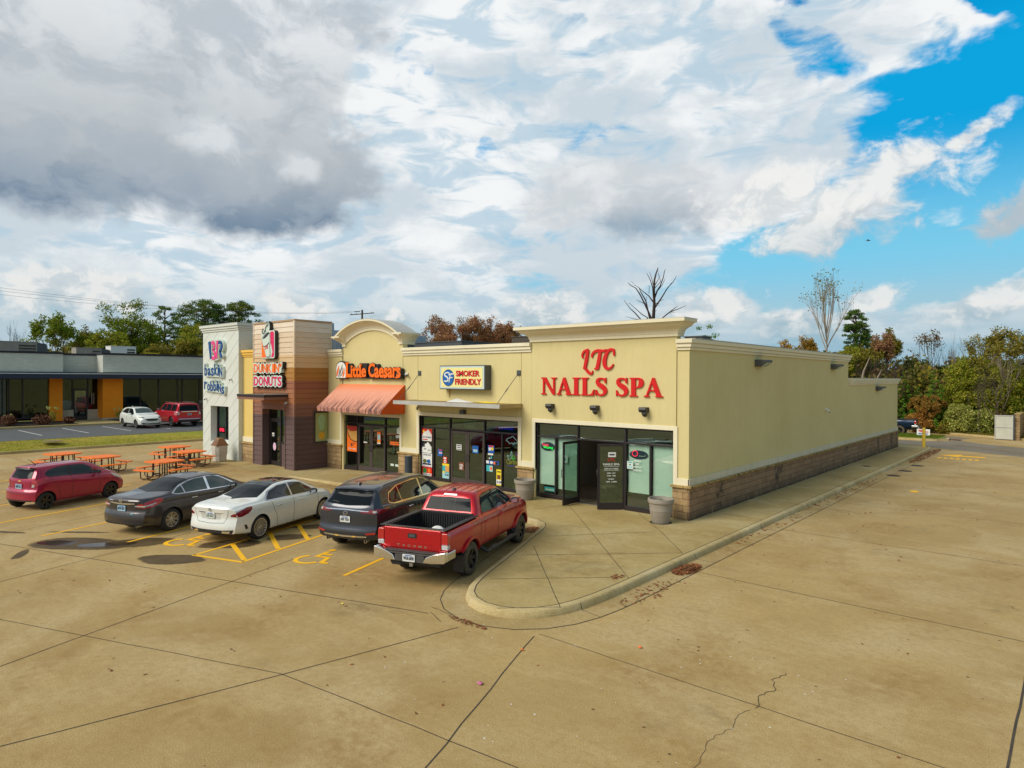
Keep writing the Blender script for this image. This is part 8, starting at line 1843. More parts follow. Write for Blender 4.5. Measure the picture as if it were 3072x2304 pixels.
def leaves(name, C, Rr, per, size, mat, parent, seed=0, aspect=.55, flat=1.0, kind=None):
 r = np.random.default_rng(seed); C = np.asarray(C, float); K = len(C); n = K*per
 cen = np.repeat(C, per, 0); rad = np.repeat(np.asarray(Rr, float), per)
 d = r.normal(size=(n, 3)); d /= np.linalg.norm(d, axis=1)[:, None]; d *= (r.random(n)**.55)[:, None]; d[:, 2] *= flat
 p = cen+d*rad[:, None]
 e = r.normal(size=(n, 3)); e /= np.linalg.norm(e, axis=1)[:, None]; f = r.normal(size=(n, 3)); f -= (f*e).sum(1)[:, None]*e; f /= np.linalg.norm(f, axis=1)[:, None]
 s = size*r.uniform(.55, 1.3, n); e *= s[:, None]; f *= (s*aspect)[:, None]
 V = np.stack([p-e, p-f, p+e, p+f], 1).reshape(-1, 3)
 me = bpy.data.meshes.new(name); me.vertices.add(4*n); me.vertices.foreach_set('co', V.ravel()); me.loops.add(4*n); me.loops.foreach_set('vertex_index', np.arange(4*n, dtype=np.int32))
 me.polygons.add(n); me.polygons.foreach_set('loop_start', np.arange(0, 4*n, 4, dtype=np.int32)); me.polygons.foreach_set('loop_total', np.full(n, 4, dtype=np.int32)); me.update(calc_edges=True); me.materials.append(mat)
 o = bpy.data.objects.new(name, me); link(o, parent); return tag(o, kind=kind)
def branchy(mb, p, d, L, r, lvl, rr, tips, spread=.5, up=.15, kids=(2, 4), segs=3, thin=.62):
 pts = [p]; rs = [r]; q = p; dd = d.normalized()
 for i in range(segs):
  dd = (dd+Vector((rr.gauss(0, .12), rr.gauss(0, .12), rr.gauss(0, .08)+up*.3))).normalized(); q = q+dd*L/segs; pts.append(q); rs.append(max(.004, r*(1-(1-thin)*(i+1)/segs)))
 mb.tube(pts, rs, 5 if r > .03 else 3, cap=False)
 if lvl == 0: tips.append(q); tips.append(pts[-2]); return
 n = rr.randint(*kids)
 for k_ in range(n):
  base = pts[rr.choice([2, 3, 3]) if segs == 3 else -1] if k_ else pts[-1]
  a = rr.uniform(0, 6.28); sd = Vector((math.cos(a), math.sin(a), rr.uniform(.0, .5)))
  nd = (dd+sd*spread*rr.uniform(.6, 1.3)).normalized(); nd.z += up; branchy(mb, base, nd, L*rr.uniform(.55, .85), rs[-1]*.8, lvl-1, rr, tips, spread, up, kids, segs, thin)
def tree(kind, label, x, y, h, w, seed, mat='green', group=None, z=0, name=None, dens=1.0, lsize=None, clear=.25, bark='bark'):
 rr = random.Random(seed); r = np.random.default_rng(seed)
 nm = name or {'broad': 'broadleaf_tree', 'pine': 'pine_tree', 'cone': 'young_pine_tree', 'bare': 'bare_tree', 'sparse': 'autumn_tree', 'bush': 'bush'}[kind]
 t = thing(nm, label, 'bush' if kind == 'bush' else 'tree', (x, y, z), group=group); dist = math.hypot(x, y); ls = lsize or max(.07, dist*.00140)
 tr = MB(); tips = []
 if kind in ('bare', 'sparse'):
  th = h*clear; tt = h*max(.66, clear+.1); lx, ly = rr.uniform(-.008, .008)*h, rr.uniform(-.008, .008)*h; tr.tube([(0, 0, 0), (lx*.4, ly*.2, th), (lx, ly, tt)], [h*.011, h*.008, h*.004], 8)
  br = MB()
  nb_ = 9 if kind == 'bare' else 10
  for k_ in range(nb_):
   a = 2.4*k_+rr.uniform(-.4, .4); u_ = (k_-1)/(nb_-2) if k_ else 1; zz = th+(tt-th)*u_*.95; el = rr.uniform(.5, 1.0)+u_*.5 if k_ else 2.5; L = (h-zz)*.46
   d = Vector((math.cos(a)*w/h*1.9, math.sin(a)*w/h*1.9, el)); branchy(br, Vector((lx*(zz-th)/(tt-th), ly*(zz-th)/(tt-th), zz)) if k_ else Vector((lx, ly, tt)), d, L, h*.008, 4 if dens > 2 else 3, rr, tips, .45, .18)
  zmax = max(v.z for v in tips); wx = max(abs(v.x) for v in tips); fx = min(2.6, (w/2)/max(.1, wx)) ; fz = h/zmax
  for q in (br,): q.v = [(v[0]*fx, v[1]*fx, v[2]*fz) for v in q.v]
  tr.v = [(v[0]*(fx if v[2] > h*.12 else 1), v[1]*(fx if v[2] > h*.12 else 1), v[2]*fz) for v in tr.v]; tips = [Vector((v.x*fx, v.y*fx, v.z*fz)) for v in tips]
  tr.build('trunk', M[bark], t, smooth=50); br.build('branches', M[bark], t)
  if kind == 'sparse' or dens > 1:
   C = [tuple(v) for v in tips if rr.random() < (.8 if dens >= 1 else .10)]
   if C: leaves('crown', C, [h*.042]*len(C), max(3, int(10*dens)), ls, LM[mat], t, seed)
  return t
 if kind == 'broad':
  c0 = h*(clear+(1-clear)*.5); rz = h*(1-clear)*.5; rx = w/2; K = int(100*dens)
  tr.tube([(0, 0, 0), (.02*h*rr.uniform(-1, 1), 0, h*.4), (.03*h*rr.uniform(-1, 1), .02*h, h*.75)], [h*.022, h*.014, h*.005], 8)
  d = r.normal(size=(K, 3)); d /= np.linalg.norm(d, axis=1)[:, None]; q = r.random(K)**.38
  lob = 1+.24*np.sin(3*np.arctan2(d[:, 1], d[:, 0])+seed)+.18*np.sin(5*d[:, 2]+seed*2); C = d*q[:, None]*lob[:, None]*np.array([rx*.88, rx*.88, rz*.90])+np.array([0, 0, c0])
  Rc = w*.095*r.uniform(.6, 1.5, K)+.2
  for k_ in range(0, K, 3): p = Vector(C[k_]); s_ = Vector((0, 0, max(h*.18, min(p.z-h*.12, h*.6)))); tr.tube([s_, s_.lerp(p, .5)+Vector((0, 0, .03*h)), p], [h*.006, h*.004, .01], 4, cap=False)
  tr.build('trunk', M[bark], t); leaves('crown', C, Rc, int(80*max(.7, dens)), ls, LM[mat], t, seed, flat=.75)
 elif kind == 'pine':
  tr.tube([(0, 0, 0), (.01*h, 0, h*.5), (0, .01*h, h*.97)], [h*.02, h*.013, h*.004], 8); C = []; Rc = []
  K = int(120*dens)
  for k_ in range(K):
   u = rr.random(); zz = h*(clear+(1-clear)*u); env = w/2*math.sqrt(max(0, 1-(2*u-1)**2))*rr.uniform(.35, 1.0)+.1*w*.3; a = rr.uniform(0, 6.28)
   p = Vector((env*math.cos(a), env*math.sin(a), zz)); C.append(tuple(p)); Rc.append(w*.09*rr.uniform(.6, 1.4)+.15)
   if k_ % 2 == 0: tr.tube([(0, 0, zz-.06*h), (p.x*.5, p.y*.5, zz-.02*h), tuple(p)], [h*.005, h*.003, .008], 4, cap=False)
  tr.build('trunk', M[bark], t); leaves('crown', C, Rc, int(80*max(.6, dens)), ls*.95, LM[mat], t, seed, aspect=.35, flat=.45)
 elif kind == 'cone':
  tr.tube([(0, 0, 0), (0, 0, h*.97)], [h*.018, h*.004], 6); C = []; Rc = []
  nl = 12
  for l_ in range(nl):
   u = l_/(nl-1); zz = h*(.08+.9*u); R_c = w/2*(1-u)**.8+.06*w; m_ = max(1, int(9*(1-u))+1)
   for k_ in range(m_): a = 2*PI*k_/m_+rr.uniform(-.3, .3)+l_; q = R_c*rr.uniform(.55, 1.0); C.append((q*math.cos(a), q*math.sin(a), zz+q*.15)); Rc.append(w*.11*rr.uniform(.7, 1.2)*(1-.5*u))
   C.append((0, 0, zz)); Rc.append(w*.10*(1-.6*u))
  tr.build('trunk', M[bark], t); leaves('crown', C, Rc, int(70*dens), ls, LM[mat], t, seed, aspect=.3, flat=1.1)
 elif kind == 'bush':
  K = int(40*dens); d = r.normal(size=(K, 3)); d /= np.linalg.norm(d, axis=1)[:, None]; q = r.random(K)**.4; C = d*q[:, None]*np.array([w/2*.85, w/2*.85, h*.45])+np.array([0, 0, h*.48])
  for k_ in range(0, K, 4): tr.tube([(0, 0, 0), tuple(C[k_])], [.03, .01], 4, cap=False)
  tr.build('stem', M[bark], t); leaves('foliage', C, w*.11*r.uniform(.6, 1.4, K)+.1, int(80*dens), ls, LM[mat], t, seed)
 return t
def T(kind, label, px, top, wpx, dist, seed, **kw):
 x, y = spot(px, dist); h = top_height(px, top, dist); dc = dist*math.cos(math.atan((px-1536)/1969)); w = wpx/1969*dc; z = kw.pop('z', 0.0)
 return tree(kind, label, x, y, h-z, w, seed, z=z, **kw)
gL = 'trees behind the grey office building'
T('bare', 'bare grey tree at the far left edge behind the rooftop units', 20, 962, 150, 118, 1, group=gL)
T('sparse', 'thin-leaved olive tree behind the second rooftop unit', 165, 950, 170, 110, 2, mat='green', dens=1.5, clear=.2, group=gL)
T('sparse', 'small thin tree right of the thin-leaved olive tree', 262, 985, 90, 112, 3, mat='olive', dens=1.4, group=gL)
T('bare', 'leafless scrubby tree left of the big dense green tree', 290, 1000, 80, 118, 4, group=gL)
T('broad', 'big dense green tree left of the pines', 385, 915, 190, 104, 5, mat='green', dens=1.9, clear=.12, group=gL)
T('broad', 'yellowish dense tree at the foot of the big green tree', 325, 985, 110, 100, 6, mat='yellow', dens=1.2, clear=.1, group=gL)
T('pine', 'slim pine between the big green tree and the broad pine', 492, 925, 85, 112, 7, mat='pine', dens=1.0, clear=.42, group=gL)
T('pine', 'broad dark pine left of the white tower top', 612, 908, 160, 110, 8, mat='pine', dens=1.7, clear=.40, group=gL)
T('pine', 'dark pine whose crown shows above the white tower', 715, 910, 130, 112, 9, mat='pine', dens=1.5, clear=.40, group=gL)
T('broad', 'olive tree under the broad dark pine', 575, 960, 130, 100, 10, mat='yellow', dens=1.5, clear=.1, group=gL)
T('sparse', 'brownish thin tree beside the white tower cornice', 560, 1030, 110, 96, 11, mat='olive', dens=1.8, clear=.15, group=gL)
T('bush', 'low olive thicket behind the office roof', 470, 1030, 150, 98, 12, mat='olive', dens=2.2, group=gL)
T('sparse', 'red-brown autumn tree above the low cornice', 1405, 950, 250, 78, 21, mat='russet', dens=2.1, clear=.30, bark='dark_bark')
T('sparse', 'left lobe of autumn leaves rising from the low cornice', 1325, 985, 130, 76, 22, mat='russet', dens=2.1, clear=.22, bark='dark_bark')
T('sparse', 'thin autumn tree right of the red-brown tree', 1490, 975, 130, 80, 23, mat='russet', dens=2.1, clear=.25, bark='dark_bark')
T('broad', 'small dark green tree behind the left end of the big cornice', 1560, 985, 80, 82, 24, mat='dark', dens=.9, clear=.3)
dx_, dy_ = spotY(1960, 58); dd_ = math.hypot(dx_, dy_); dt = thing('dead_tree', 'bare dead tree with broken limbs above the big cornice', 'tree', (dx_, dy_, 0))
sc_ = dd_*math.cos(math.atan((1960-1536)/1969))/1969; rt_ = Vector((R0.x, R0.y, 0)); rr = random.Random(77)
def dpt(a, b_, dep=0): return rt_*((a-960)*.27125*sc_)+Vector((0, 0, CAMH+(1135-(750+b_*.27125))*sc_))+Vector((-R0.y, R0.x, 0))*dep
LIMBS = [([(965, 1500), (955, 770), (965, 600), (960, 450), (965, 330), (985, 250), (1005, 195)], .16, .03, 0), ([(950, 800), (915, 700), (870, 590), (820, 480), (780, 410), (720, 370), (700, 340)], .085, .02, .6), ([(930, 1000), (905, 760), (850, 570), (790, 490), (755, 440)], .08, .02, -.8),
 ([(950, 570), (915, 500), (870, 450), (820, 390), (780, 350)], .06, .015, .9), ([(955, 520), (935, 420), (900, 350), (850, 280)], .055, .015, -.6), ([(965, 540), (1000, 450), (1040, 390), (1080, 290), (1100, 210), (1115, 195)], .07, .015, .5), ([(970, 640), (1030, 540), (1090, 430), (1140, 370), (1165, 315)], .065, .015, -.7), ([(1000, 450), (1060, 380), (1100, 305)], .04, .012, .3),
 ([(955, 400), (940, 310), (920, 235)], .035, .012, .2), ([(970, 390), (1010, 330), (1045, 265)], .035, .012, .3), ([(970, 420), (1030, 350), (1000, 290), (985, 240)], .03, .01, -.3), ([(940, 1100), (900, 740), (850, 700), (790, 630), (720, 555)], .06, .015, .9), ([(920, 1100), (810, 770), (740, 700), (680, 655), (610, 570)], .065, .015, -.5), ([(800, 770), (730, 755), (660, 730)], .03, .01, .2),
 ([(980, 1050), (1060, 750), (1150, 680), (1210, 635), (1260, 600)], .065, .015, .6), ([(1150, 680), (1230, 650), (1335, 605)], .04, .012, .2), ([(1130, 695), (1200, 688)], .02, .008, 0), ([(870, 590), (880, 510)], .025, .01, 0), ([(975, 600), (1030, 560), (1068, 545)], .03, .012, 0), ([(850, 590), (800, 560), (775, 545)], .03, .012, .2), ([(905, 480), (910, 400), (895, 390)], .025, .01, 0), ([(1140, 370), (1172, 355)], .015, .006, 0), ([(945, 680), (940, 670)], .02, .01, 0), ([(965, 680), (995, 665)], .02, .01, 0), ([(740, 370), (705, 345)], .015, .006, 0), ([(1010, 570), (1020, 630)], .012, .005, 0), ([(985, 250), (1020, 215)], .015, .006, .1), ([(965, 300), (990, 240)], .02, .006, -.1)]
mt = MB(); mbr = MB()
for i, (P, r0, r1, dep) in enumerate(LIMBS):
 Q = [dpt(a, b_, dep*2.2*j/(len(P)-1)) for j, (a, b_) in enumerate(P)]
 if i == 0: Q = [Vector((0, 0, 0))]+Q[1:]
 Q = [Vector(q) for q in smooth_pts3(Q)] if False else Q
 RR = [(r0+(r1-r0)*j/(len(Q)-1))*1.25 for j in range(len(Q))]; (mt if i == 0 else mbr).tube(Q, RR, 6, cap=False)
mt.build('trunk', M['dark_bark'], dt, smooth=60); mbr.build('branches', M['dark_bark'], dt, smooth=60)
T('broad', 'small bright green tree right of the big cornice', 2130, 985, 62, 84, 26, mat='ypine', dens=.8, clear=.35)
T('broad', 'bright green sprig tree left of the other one by the big cornice', 2103, 990, 30, 85, 27, mat='ypine', dens=.5, clear=.5)
T('bare', 'tiny bare tree above the side cornice', 2205, 1010, 40, 86, 28)
gR = 'trees along the wood edge on the right'
T('sparse', 'tall bare sycamore with a few hanging leaves above the side wall', 2481, 800, 155, 74, 31, mat='olive', dens=.8, clear=.50, bark='pale_bark', group=gR)
T('broad', 'golden autumn tree at the left above the side cornice', 2362, 1008, 95, 88, 32, mat='gold', dens=1.0, clear=.3, group=gR)
T('sparse', 'thin rusty tree between the golden tree and the sycamore', 2428, 1008, 50, 86, 33, mat='gold', dens=2.0, group=gR)
T('pine', 'tall dark pine right of the bare sycamore', 2565, 930, 72, 84, 34, mat='pine', dens=1.15, clear=.52, group=gR)
T('pine', 'lower dark pine behind the tall dark pine', 2600, 995, 50, 88, 35, mat='pine', dens=.7, clear=.5, group=gR)
T('sparse', 'pale olive tangled tree above the side cornice right of the sycamore', 2525, 1040, 90, 72, 36, mat='yellow', dens=2.6, clear=.15, group=gR)
T('sparse', 'russet leaved tree under the tall dark pine', 2590, 1030, 90, 76, 37, mat='olive', dens=1.6, clear=.15, group=gR)
T('sparse', 'reddish tree right of the tall dark pine', 2650, 1000, 80, 78, 38, mat='russet', dens=1.3, clear=.2, group=gR)
T('sparse', 'greenish thin-topped tree beside the reddish tree', 2672, 988, 70, 82, 39, mat='olive', dens=1.8, clear=.25, group=gR)
T('bare', 'brown leafless thicket tree above the lower wall end', 2620, 1050, 110, 70, 40, group=gR, bark='dark_bark')
T('bare', 'second brown leafless tree above the lower wall end', 2680, 1060, 90, 68, 41, group=gR, bark='dark_bark')
T('sparse', 'purple-brown thin tree rising over the dark hill line', 2790, 982, 95, 84, 42, mat='brown', dens=.95, clear=.3, group=gR, bark='dark_bark')
T('bare', 'thin grey tree between the purple-brown tree and the big right tree', 2850, 1020, 80, 86, 43, group=gR)
T('bare', 'wide bare-topped tree over the yellow-green tree', 2925, 985, 170, 74, 44, group=gR, bark='pale_bark')
T('sparse', 'big half-bare tree at the right edge of the wood', 3010, 978, 190, 68, 45, mat='olive', dens=1.3, clear=.2, group=gR, bark='pale_bark')
T('broad', 'yellow-green maple in the middle of the wood edge', 2900, 1075, 130, 69, 46, mat='yellow', dens=1.9, clear=.05, group=gR)
T('broad', 'yellow-green tree at the right edge of the frame', 3020, 1060, 150, 69, 47, mat='yellow', dens=1.8, clear=.05, group=gR)
T('broad', 'green tree behind the yellow-green maple', 2958, 1045, 110, 75, 48, mat='olive', dens=1.4, clear=.1, group=gR)
T('cone', 'young pine standing tall over the orange shrub', 2802, 1106, 84, 67.3, 49, mat='ypine', dens=1.3, group=gR)
T('cone', 'young pine just right of the side wall corner', 2712, 1112, 66, 70, 50, mat='ypine', dens=1.3, group=gR)
T('cone', 'small young pine between the two taller young pines', 2755, 1160, 55, 69, 51, mat='ypine', dens=1.0, group=gR)
T('broad', 'dark green tree filling in behind the young pines', 2740, 1085, 110, 78, 52, mat='dark', dens=1.8, clear=.05, group=gR)
T('broad', 'dark olive tree at the centre of the wood edge', 2850, 1090, 100, 80, 53, mat='dark', dens=1.6, clear=.05, group=gR)
T('sparse', 'orange-brown shrubby tree under the tall young pine', 2790, 1185, 120, 67, 54, mat='rust', dens=4.5, clear=.05, group=gR, name='autumn_shrub')
T('bush', 'rusty low shrub left of the pale bushes', 2760, 1230, 80, 66.6, 55, mat='rust', dens=1.6, group=gR)
T('bush', 'pale yellow-green bush, left of the pair by the white gate', 2880, 1210, 95, 66.5, 56, mat='lime', dens=2.6, group=gR)
T('bush', 'pale yellow-green bush, right of the pair by the white gate', 2945, 1222, 85, 67, 57, mat='lime', dens=2.4, group=gR)
T('bush', 'dark shrub at the foot of the wood behind the blue pickup', 2700, 1190, 60, 72, 58, mat='green', dens=1.8, group=gR)
T('bush', 'low green shrub between the rusty shrub and pale bushes', 2835, 1262, 60, 66.4, 59, mat='olive', dens=1.2, group=gR)
T('bare', 'grey twiggy tree in front of the yellow-green trees by the gate', 2990, 1085, 130, 65.5, 60, group=gR, bark='bark')
T('bare', 'small grey twiggy tree left of the gate', 2938, 1130, 70, 65.8, 61, group=gR, bark='bark')
T('broad', 'olive tree behind the white gate', 3040, 1120, 110, 70, 62, mat='olive', dens=1.6, clear=.05, group=gR)
T('bush', 'brown undergrowth behind the gate post', 3000, 1225, 90, 68, 63, mat='brown', dens=2.0, group=gR)
for px, t0, lb in ((2590, 1068, 'pale broken snag leaning in the brown thicket'), (2626, 1105, 'short pale stump above the lower wall end')):
 x, y = spot(px, 66); hh = top_height(px, t0, 66); r_ = thing('snag', lb, 'dead trunk', (x, y, 0)); mb = MB(); mb.tube([(-.8, 0, 0), (0, 0, hh*.8), (.5, 0, hh)], [.12, .09, .03], 6); mb.build('trunk', M['pale_bark'], r_)
def wood_mass(name, px0, px1, d0, d1, top, n, mats, label, seed, size=.22):
 r = random.Random(seed); root_ = thing(name, label, 'wood', spot((px0+px1)/2, (d0+d1)/2)+(0,)); root_['kind'] = 'stuff'; org = root_.location
 for mi, mt_ in enumerate(mats):
  C = []; Rc = []
  for i in range(n):
   px = r.uniform(px0, px1); d = r.uniform(d0, d1); x, y = spot(px, d); hmax = top_height(px, top+14*math.sin(px*.05+seed)+10*math.sin(px*.13+mi), d); z = r.uniform(.2, hmax); C.append((x-org.x, y-org.y, z)); Rc.append(r.uniform(.6, 1.5))
  leaves('wood_foliage', C, Rc, 34, size, LM[mt_], root_, seed+mi, kind='stuff')
wood_mass('wood', 2500, 3150, 70, 82, 1120, 230, ('dark', 'brown', 'olive'), 'dense dark undergrowth of the wood behind the edge trees', 5)
wood_mass('wood', 2450, 3250, 100, 130, 1082, 260, ('brown', 'dark'), 'brown wooded rise beyond the wood edge', 6, .34)
wood_mass('wood', -120, 780, 120, 140, 1050, 200, ('olive', 'dark'), 'far tree belt behind the grey office building', 7, .34)
wood_mass('wood', 1200, 2450, 140, 170, 1092, 200, ('brown', 'olive'), 'far tree belt hidden behind the tan building', 8, .4)
mb = MB(); rr = random.Random(9); V = []; n = 90
for i in range(n+1):
 px = -600+4400*i/n; d = 420; x, y = spot(px, d); h = 12+4*math.sin(i*.35)+3*math.sin(i*.9+2)+rr.uniform(-.8, .8)
 dx, dy = x/d, y/d; V += [(x, y, -1), (x+dx*20, y+dy*20, h*.75), (x+dx*60, y+dy*60, h), (x+dx*160, y+dy*160, -1)]
mb.add(V, [(i*4+k_, i*4+k_+1, i*4+k_+5, i*4+k_+4) for i in range(n) for k_ in range(3)]); struct(mb.build('hill', pbr('wooded_hill', S(84, 82, 62, .6), .95, var=(.05, .4), bump=(.6, 1)), smooth=60))
def grass(name, label, region, n, h, cols, seed):
 r = np.random.default_rng(seed); P = region(r, n); a = r.uniform(0, 6.28, n); w = .012; hh = h*r.uniform(.5, 1.4, n)
 d = np.stack([np.cos(a), np.sin(a), np.zeros(n)], 1)*w; tip = P+np.stack([r.normal(0, .03, n), r.normal(0, .03, n), hh], 1)
 V = np.stack([P-d, P+d, tip], 1).reshape(-1, 3); me = bpy.data.meshes.new(name); me.vertices.add(3*n); me.vertices.foreach_set('co', V.ravel()); me.loops.add(3*n); me.loops.foreach_set('vertex_index', np.arange(3*n, dtype=np.int32))
 me.polygons.add(n); me.polygons.foreach_set('loop_start', np.arange(0, 3*n, 3, dtype=np.int32)); me.polygons.foreach_set('loop_total', np.full(n, 3, dtype=np.int32)); me.update(calc_edges=True); me.materials.append(leafmat(name+'_blades', cols)); o = bpy.data.objects.new(name, me); col.objects.link(o); tag(o, label, 'grass', kind='stuff')
def reg(r, n): y = r.uniform(2, 34, n); u = r.random(n); x = -47.2-3.0*u; return np.stack([x, y, .15+.34*u-.01], 1)
grass('grass', 'yellowing grass blades on the verge', reg, 30000, .07, [S(190, 170, 70, .8), S(150, 150, 40, .8), S(206, 186, 90, .8), S(110, 126, 30, .8)], 1)
def reg2(r, n): y = r.uniform(57.3, 61, n); x = r.uniform(-13, -8.1, n); return np.stack([x, y, np.full(n, .18)], 1)
grass('grass', 'short green grass on the island behind the building', reg2, 9000, .08, [S(110, 140, 30, .8), S(90, 122, 26, .8), S(130, 150, 40, .8), S(76, 104, 20, .8)], 2)
def reg3(r, n): x = r.uniform(-16, 2, n); y0 = np.interp(x, [-30, -12, -9.9, -3.3, 40], [67.7, 67.7, 66.5, 62.8, 62.8]); y = y0+r.random(n)**2*5; return np.stack([x, y, np.full(n, .12)], 1)
grass('grass', 'rough grass at the foot of the wood edge', reg3, 16000, .16, [S(120, 130, 40, .8), S(150, 130, 60, .8), S(96, 110, 30, .8), S(170, 140, 70, .8)], 3)
SUN_AZ = math.radians(SUNAZ) if 'SUNAZ' in globals() else math.radians(-22)      # direction to the sun, measured from -Y towards -X
SUN_EL = math.radians(41)
to_sun = Vector((math.sin(SUN_AZ)*math.cos(SUN_EL), -math.cos(SUN_AZ)*math.cos(SUN_EL), math.sin(SUN_EL)))
sd = bpy.data.lights.new('sun', 'SUN'); sd.energy = 2.95; sd.angle = math.radians(35); sd.color = (1.0, .93, .80)
so = bpy.data.objects.new('sun', sd); col.objects.link(so); so.rotation_euler = (-to_sun).to_track_quat('-Z', 'Y').to_euler(); so.location = (0, 0, 60)
w = bpy.data.worlds.new('World'); scene.world = w; w.use_nodes = True; t = NT(w.node_tree); bg = t.n['Background']
sky = t.new('ShaderNodeTexSky'); sky.sky_type = 'NISHITA'; sky.sun_disc = False; sky.sun_elevation = SUN_EL; sky.sun_rotation = math.atan2(to_sun.x, to_sun.y); sky.air_density = 1.3; sky.dust_density = .6; sky.ozone_density = 2.5
dirv = t.new('ShaderNodeTexCoord').outputs['Generated']
sp = t.new('ShaderNodeSeparateXYZ', inp={0: dirv}); X, Y, Z = sp.outputs
az0 = math.atan2(F0.x, F0.y)
az = t.math('SUBTRACT', t.math('ARCTAN2', X, Y), az0); az = t.math('MULTIPLY', az, 180/PI)
el = t.math('MULTIPLY', t.math('ARCSINE', Z), 180/PI)
P = t.new('ShaderNodeCombineXYZ', inp={0: az, 1: el}).outputs[0]
def noise2(vec, scale, detail=4, rough=.55, dist=0.0):
 x = t.new('ShaderNodeTexNoise', inp={'Vector': vec, 'Scale': scale, 'Detail': min(detail, 8), 'Roughness': rough, 'Distortion': dist}); x.noise_dimensions = '2D'; return x.outputs[0]
t.noise = noise2
def wnoise(vec, scale, amp):
 x = t.new('ShaderNodeTexNoise', inp={'Vector': vec, 'Scale': scale, 'Detail': 3, 'Roughness': .55}); x.noise_dimensions = '2D'; n = x.outputs[1]
 return t.new('ShaderNodeVectorMath', operation='MULTIPLY_ADD', inp={0: n, 1: (amp, amp*.7, 0), 2: (-amp/2, -amp*.35, 0)}).outputs[0]
def vadd(a, b_): return t.new('ShaderNodeVectorMath', operation='ADD', inp={0: a, 1: b_}).outputs[0]
PW = vadd(P, wnoise(P, .10, 7.0)); PW = vadd(PW, wnoise(P, .45, 2.0))
def gauss(vec, ca, ce, ra, re, rot=0.0, soft=None):
 v = t.mapping(vadd(vec, (-ca, -ce, 0)), rot=(0, 0, -rot)); v = t.new('ShaderNodeVectorMath', operation='MULTIPLY', inp={0: v, 1: (1/ra, 1/re, 0)}).outputs[0]
 d = t.new('ShaderNodeVectorMath', operation='LENGTH', inp={0: v}).outputs[1]; return t.math('SUBTRACT', 1.0, d)
def smax(L):
 o = L[0]
 for q in L[1:]: o = t.math('SMOOTH_MAX', o, q, .18)
 return o
def smooth(v, a, b_):
 x = t.new('ShaderNodeMapRange', inp={0: v, 1: a, 2: b_}); x.interpolation_type = 'SMOOTHSTEP'; return x.outputs[0]
sk = t.new('ShaderNodeHueSaturation', inp={'Hue': .485, 'Saturation': 1.6, 'Value': 1.0, 'Color': sky.outputs[0]}).outputs[0]
blue = t.mix(1.0, sk, (.02, .12, .14, 1), 'MULTIPLY')
blue = t.mix(smooth(el, 30, 22), blue, (.004, .37, .74, 1)); blue = t.mix(smooth(el, 19, 9), blue, (.20, .60, .83, 1)); blue = t.mix(smooth(el, 9, 3), blue, (.30, .60, .74, 1))
def sep(v): q = t.new('ShaderNodeSeparateXYZ', inp={0: v}); return q.outputs[0], q.outputs[1]
mul = lambda a, b_: t.math('MULTIPLY', a, b_)
add = lambda a, b_: t.math('ADD', a, b_)
sub = lambda a, b_: t.math('SUBTRACT', a, b_)
n2 = t.noise(t.mapping(P, scale=(.085, .20, 1), rot=(0, 0, -.22)), 1.0, 8, .58, .25)
rip = t.noise(t.mapping(P, scale=(.18, .50, 1), rot=(0, 0, -.30)), 1.0, 6, .56, .4)
hi = add(mul(n2, .66), mul(rip, .30))
gap = smooth(smax([gauss(PW, 40, 18.5, 14, 7.0), gauss(PW, 38, 26.5, 8.5, 2.6, -.30), gauss(PW, 45, 12, 18, 7), gauss(PW, 30, 8.5, 17, 3.6)]), -.15, .5)
holes = smooth(smax([gauss(PW, -14, 27.2, 1.9, 1.5), gauss(PW, -9.5, 24.8, 3.2, 1.2), gauss(PW, -18.5, 24, 1.5, 1.0), gauss(PW, -2, 19.5, 1.8, 1.6), gauss(PW, 24, 24.5, 5, 2.2, -.5), gauss(PW, 22, 29, 4, 1.6, -.4), gauss(PW, 17, 32, 3, 1.3)]), -.05, .5)
hcov = smooth(sub(add(hi, add(.115, mul(smooth(az, 8, -6), .05))), add(mul(gap, .42), mul(holes, .17))), .36, .53)
lum = t.noise(t.mapping(P, scale=(.07, .15, 1)), 1.0, 7, .58, .2)
hcol = t.mix(smooth(lum, .36, .60), (.60, .68, .74, 1), (.90, .92, .93, 1)); hcol = t.mix(mul(smooth(rip, .54, .36), .8), hcol, (.46, .62, .74, 1))
c = t.mix(hcov, blue, hcol)
c = t.mix(mul(smooth(el, 10.5, 4.0), .62), c, (.43, .57, .64, 1))
PD = vadd(P, wnoise(P, .22, 2.6)); PD = vadd(PD, wnoise(P, .9, .8)); wa, we = sep(PD)
fl = t.noise(t.mapping(PD, scale=(.13, .22, 1)), 1.0, 8, .60, .2)
wide = t.noise(t.mapping(P, scale=(.10, .16, 1)), 1.0, 6, .6)
def mass(base, azl, azr, soft, depth, amp):
 bl = add(t.noise(t.mapping(P, scale=(.16, .0, 1)), 1.0, 2, .5), 0.0); h = sub(we, add(base, mul(sub(bl, .5), amp)))
 wb = add(wa, mul(sub(wide, .5), 22)); win = mul(smooth(wb, azl, azl+soft), smooth(wb, azr, azr-soft)); edge = smooth(add(h, mul(sub(fl, .5), 3.0)), -.4, 1.6)
 return h, mul(win, edge), mul(mul(win, edge), t.mrange(h, depth, .4))
h1, c1, s1 = mass(11.3, -75, -11.5, 5, 15.0, 5.0)
h2, c2, s2 = mass(11.2, 2.5, 21, 6, 5.2, 1.6)
bright = smooth(smax([gauss(PD, -24.5, 18.3, 4.2, 2.0, -.2), gauss(PD, -18, 17, 2.6, 1.6)]), 0, .7)
cov1 = mul(c1, smooth(we, 44, 26)); body = mul(t.mrange(fl, .36, .60, .50, 1.0), s1); body = mul(body, sub(1.0, mul(bright, .75)))
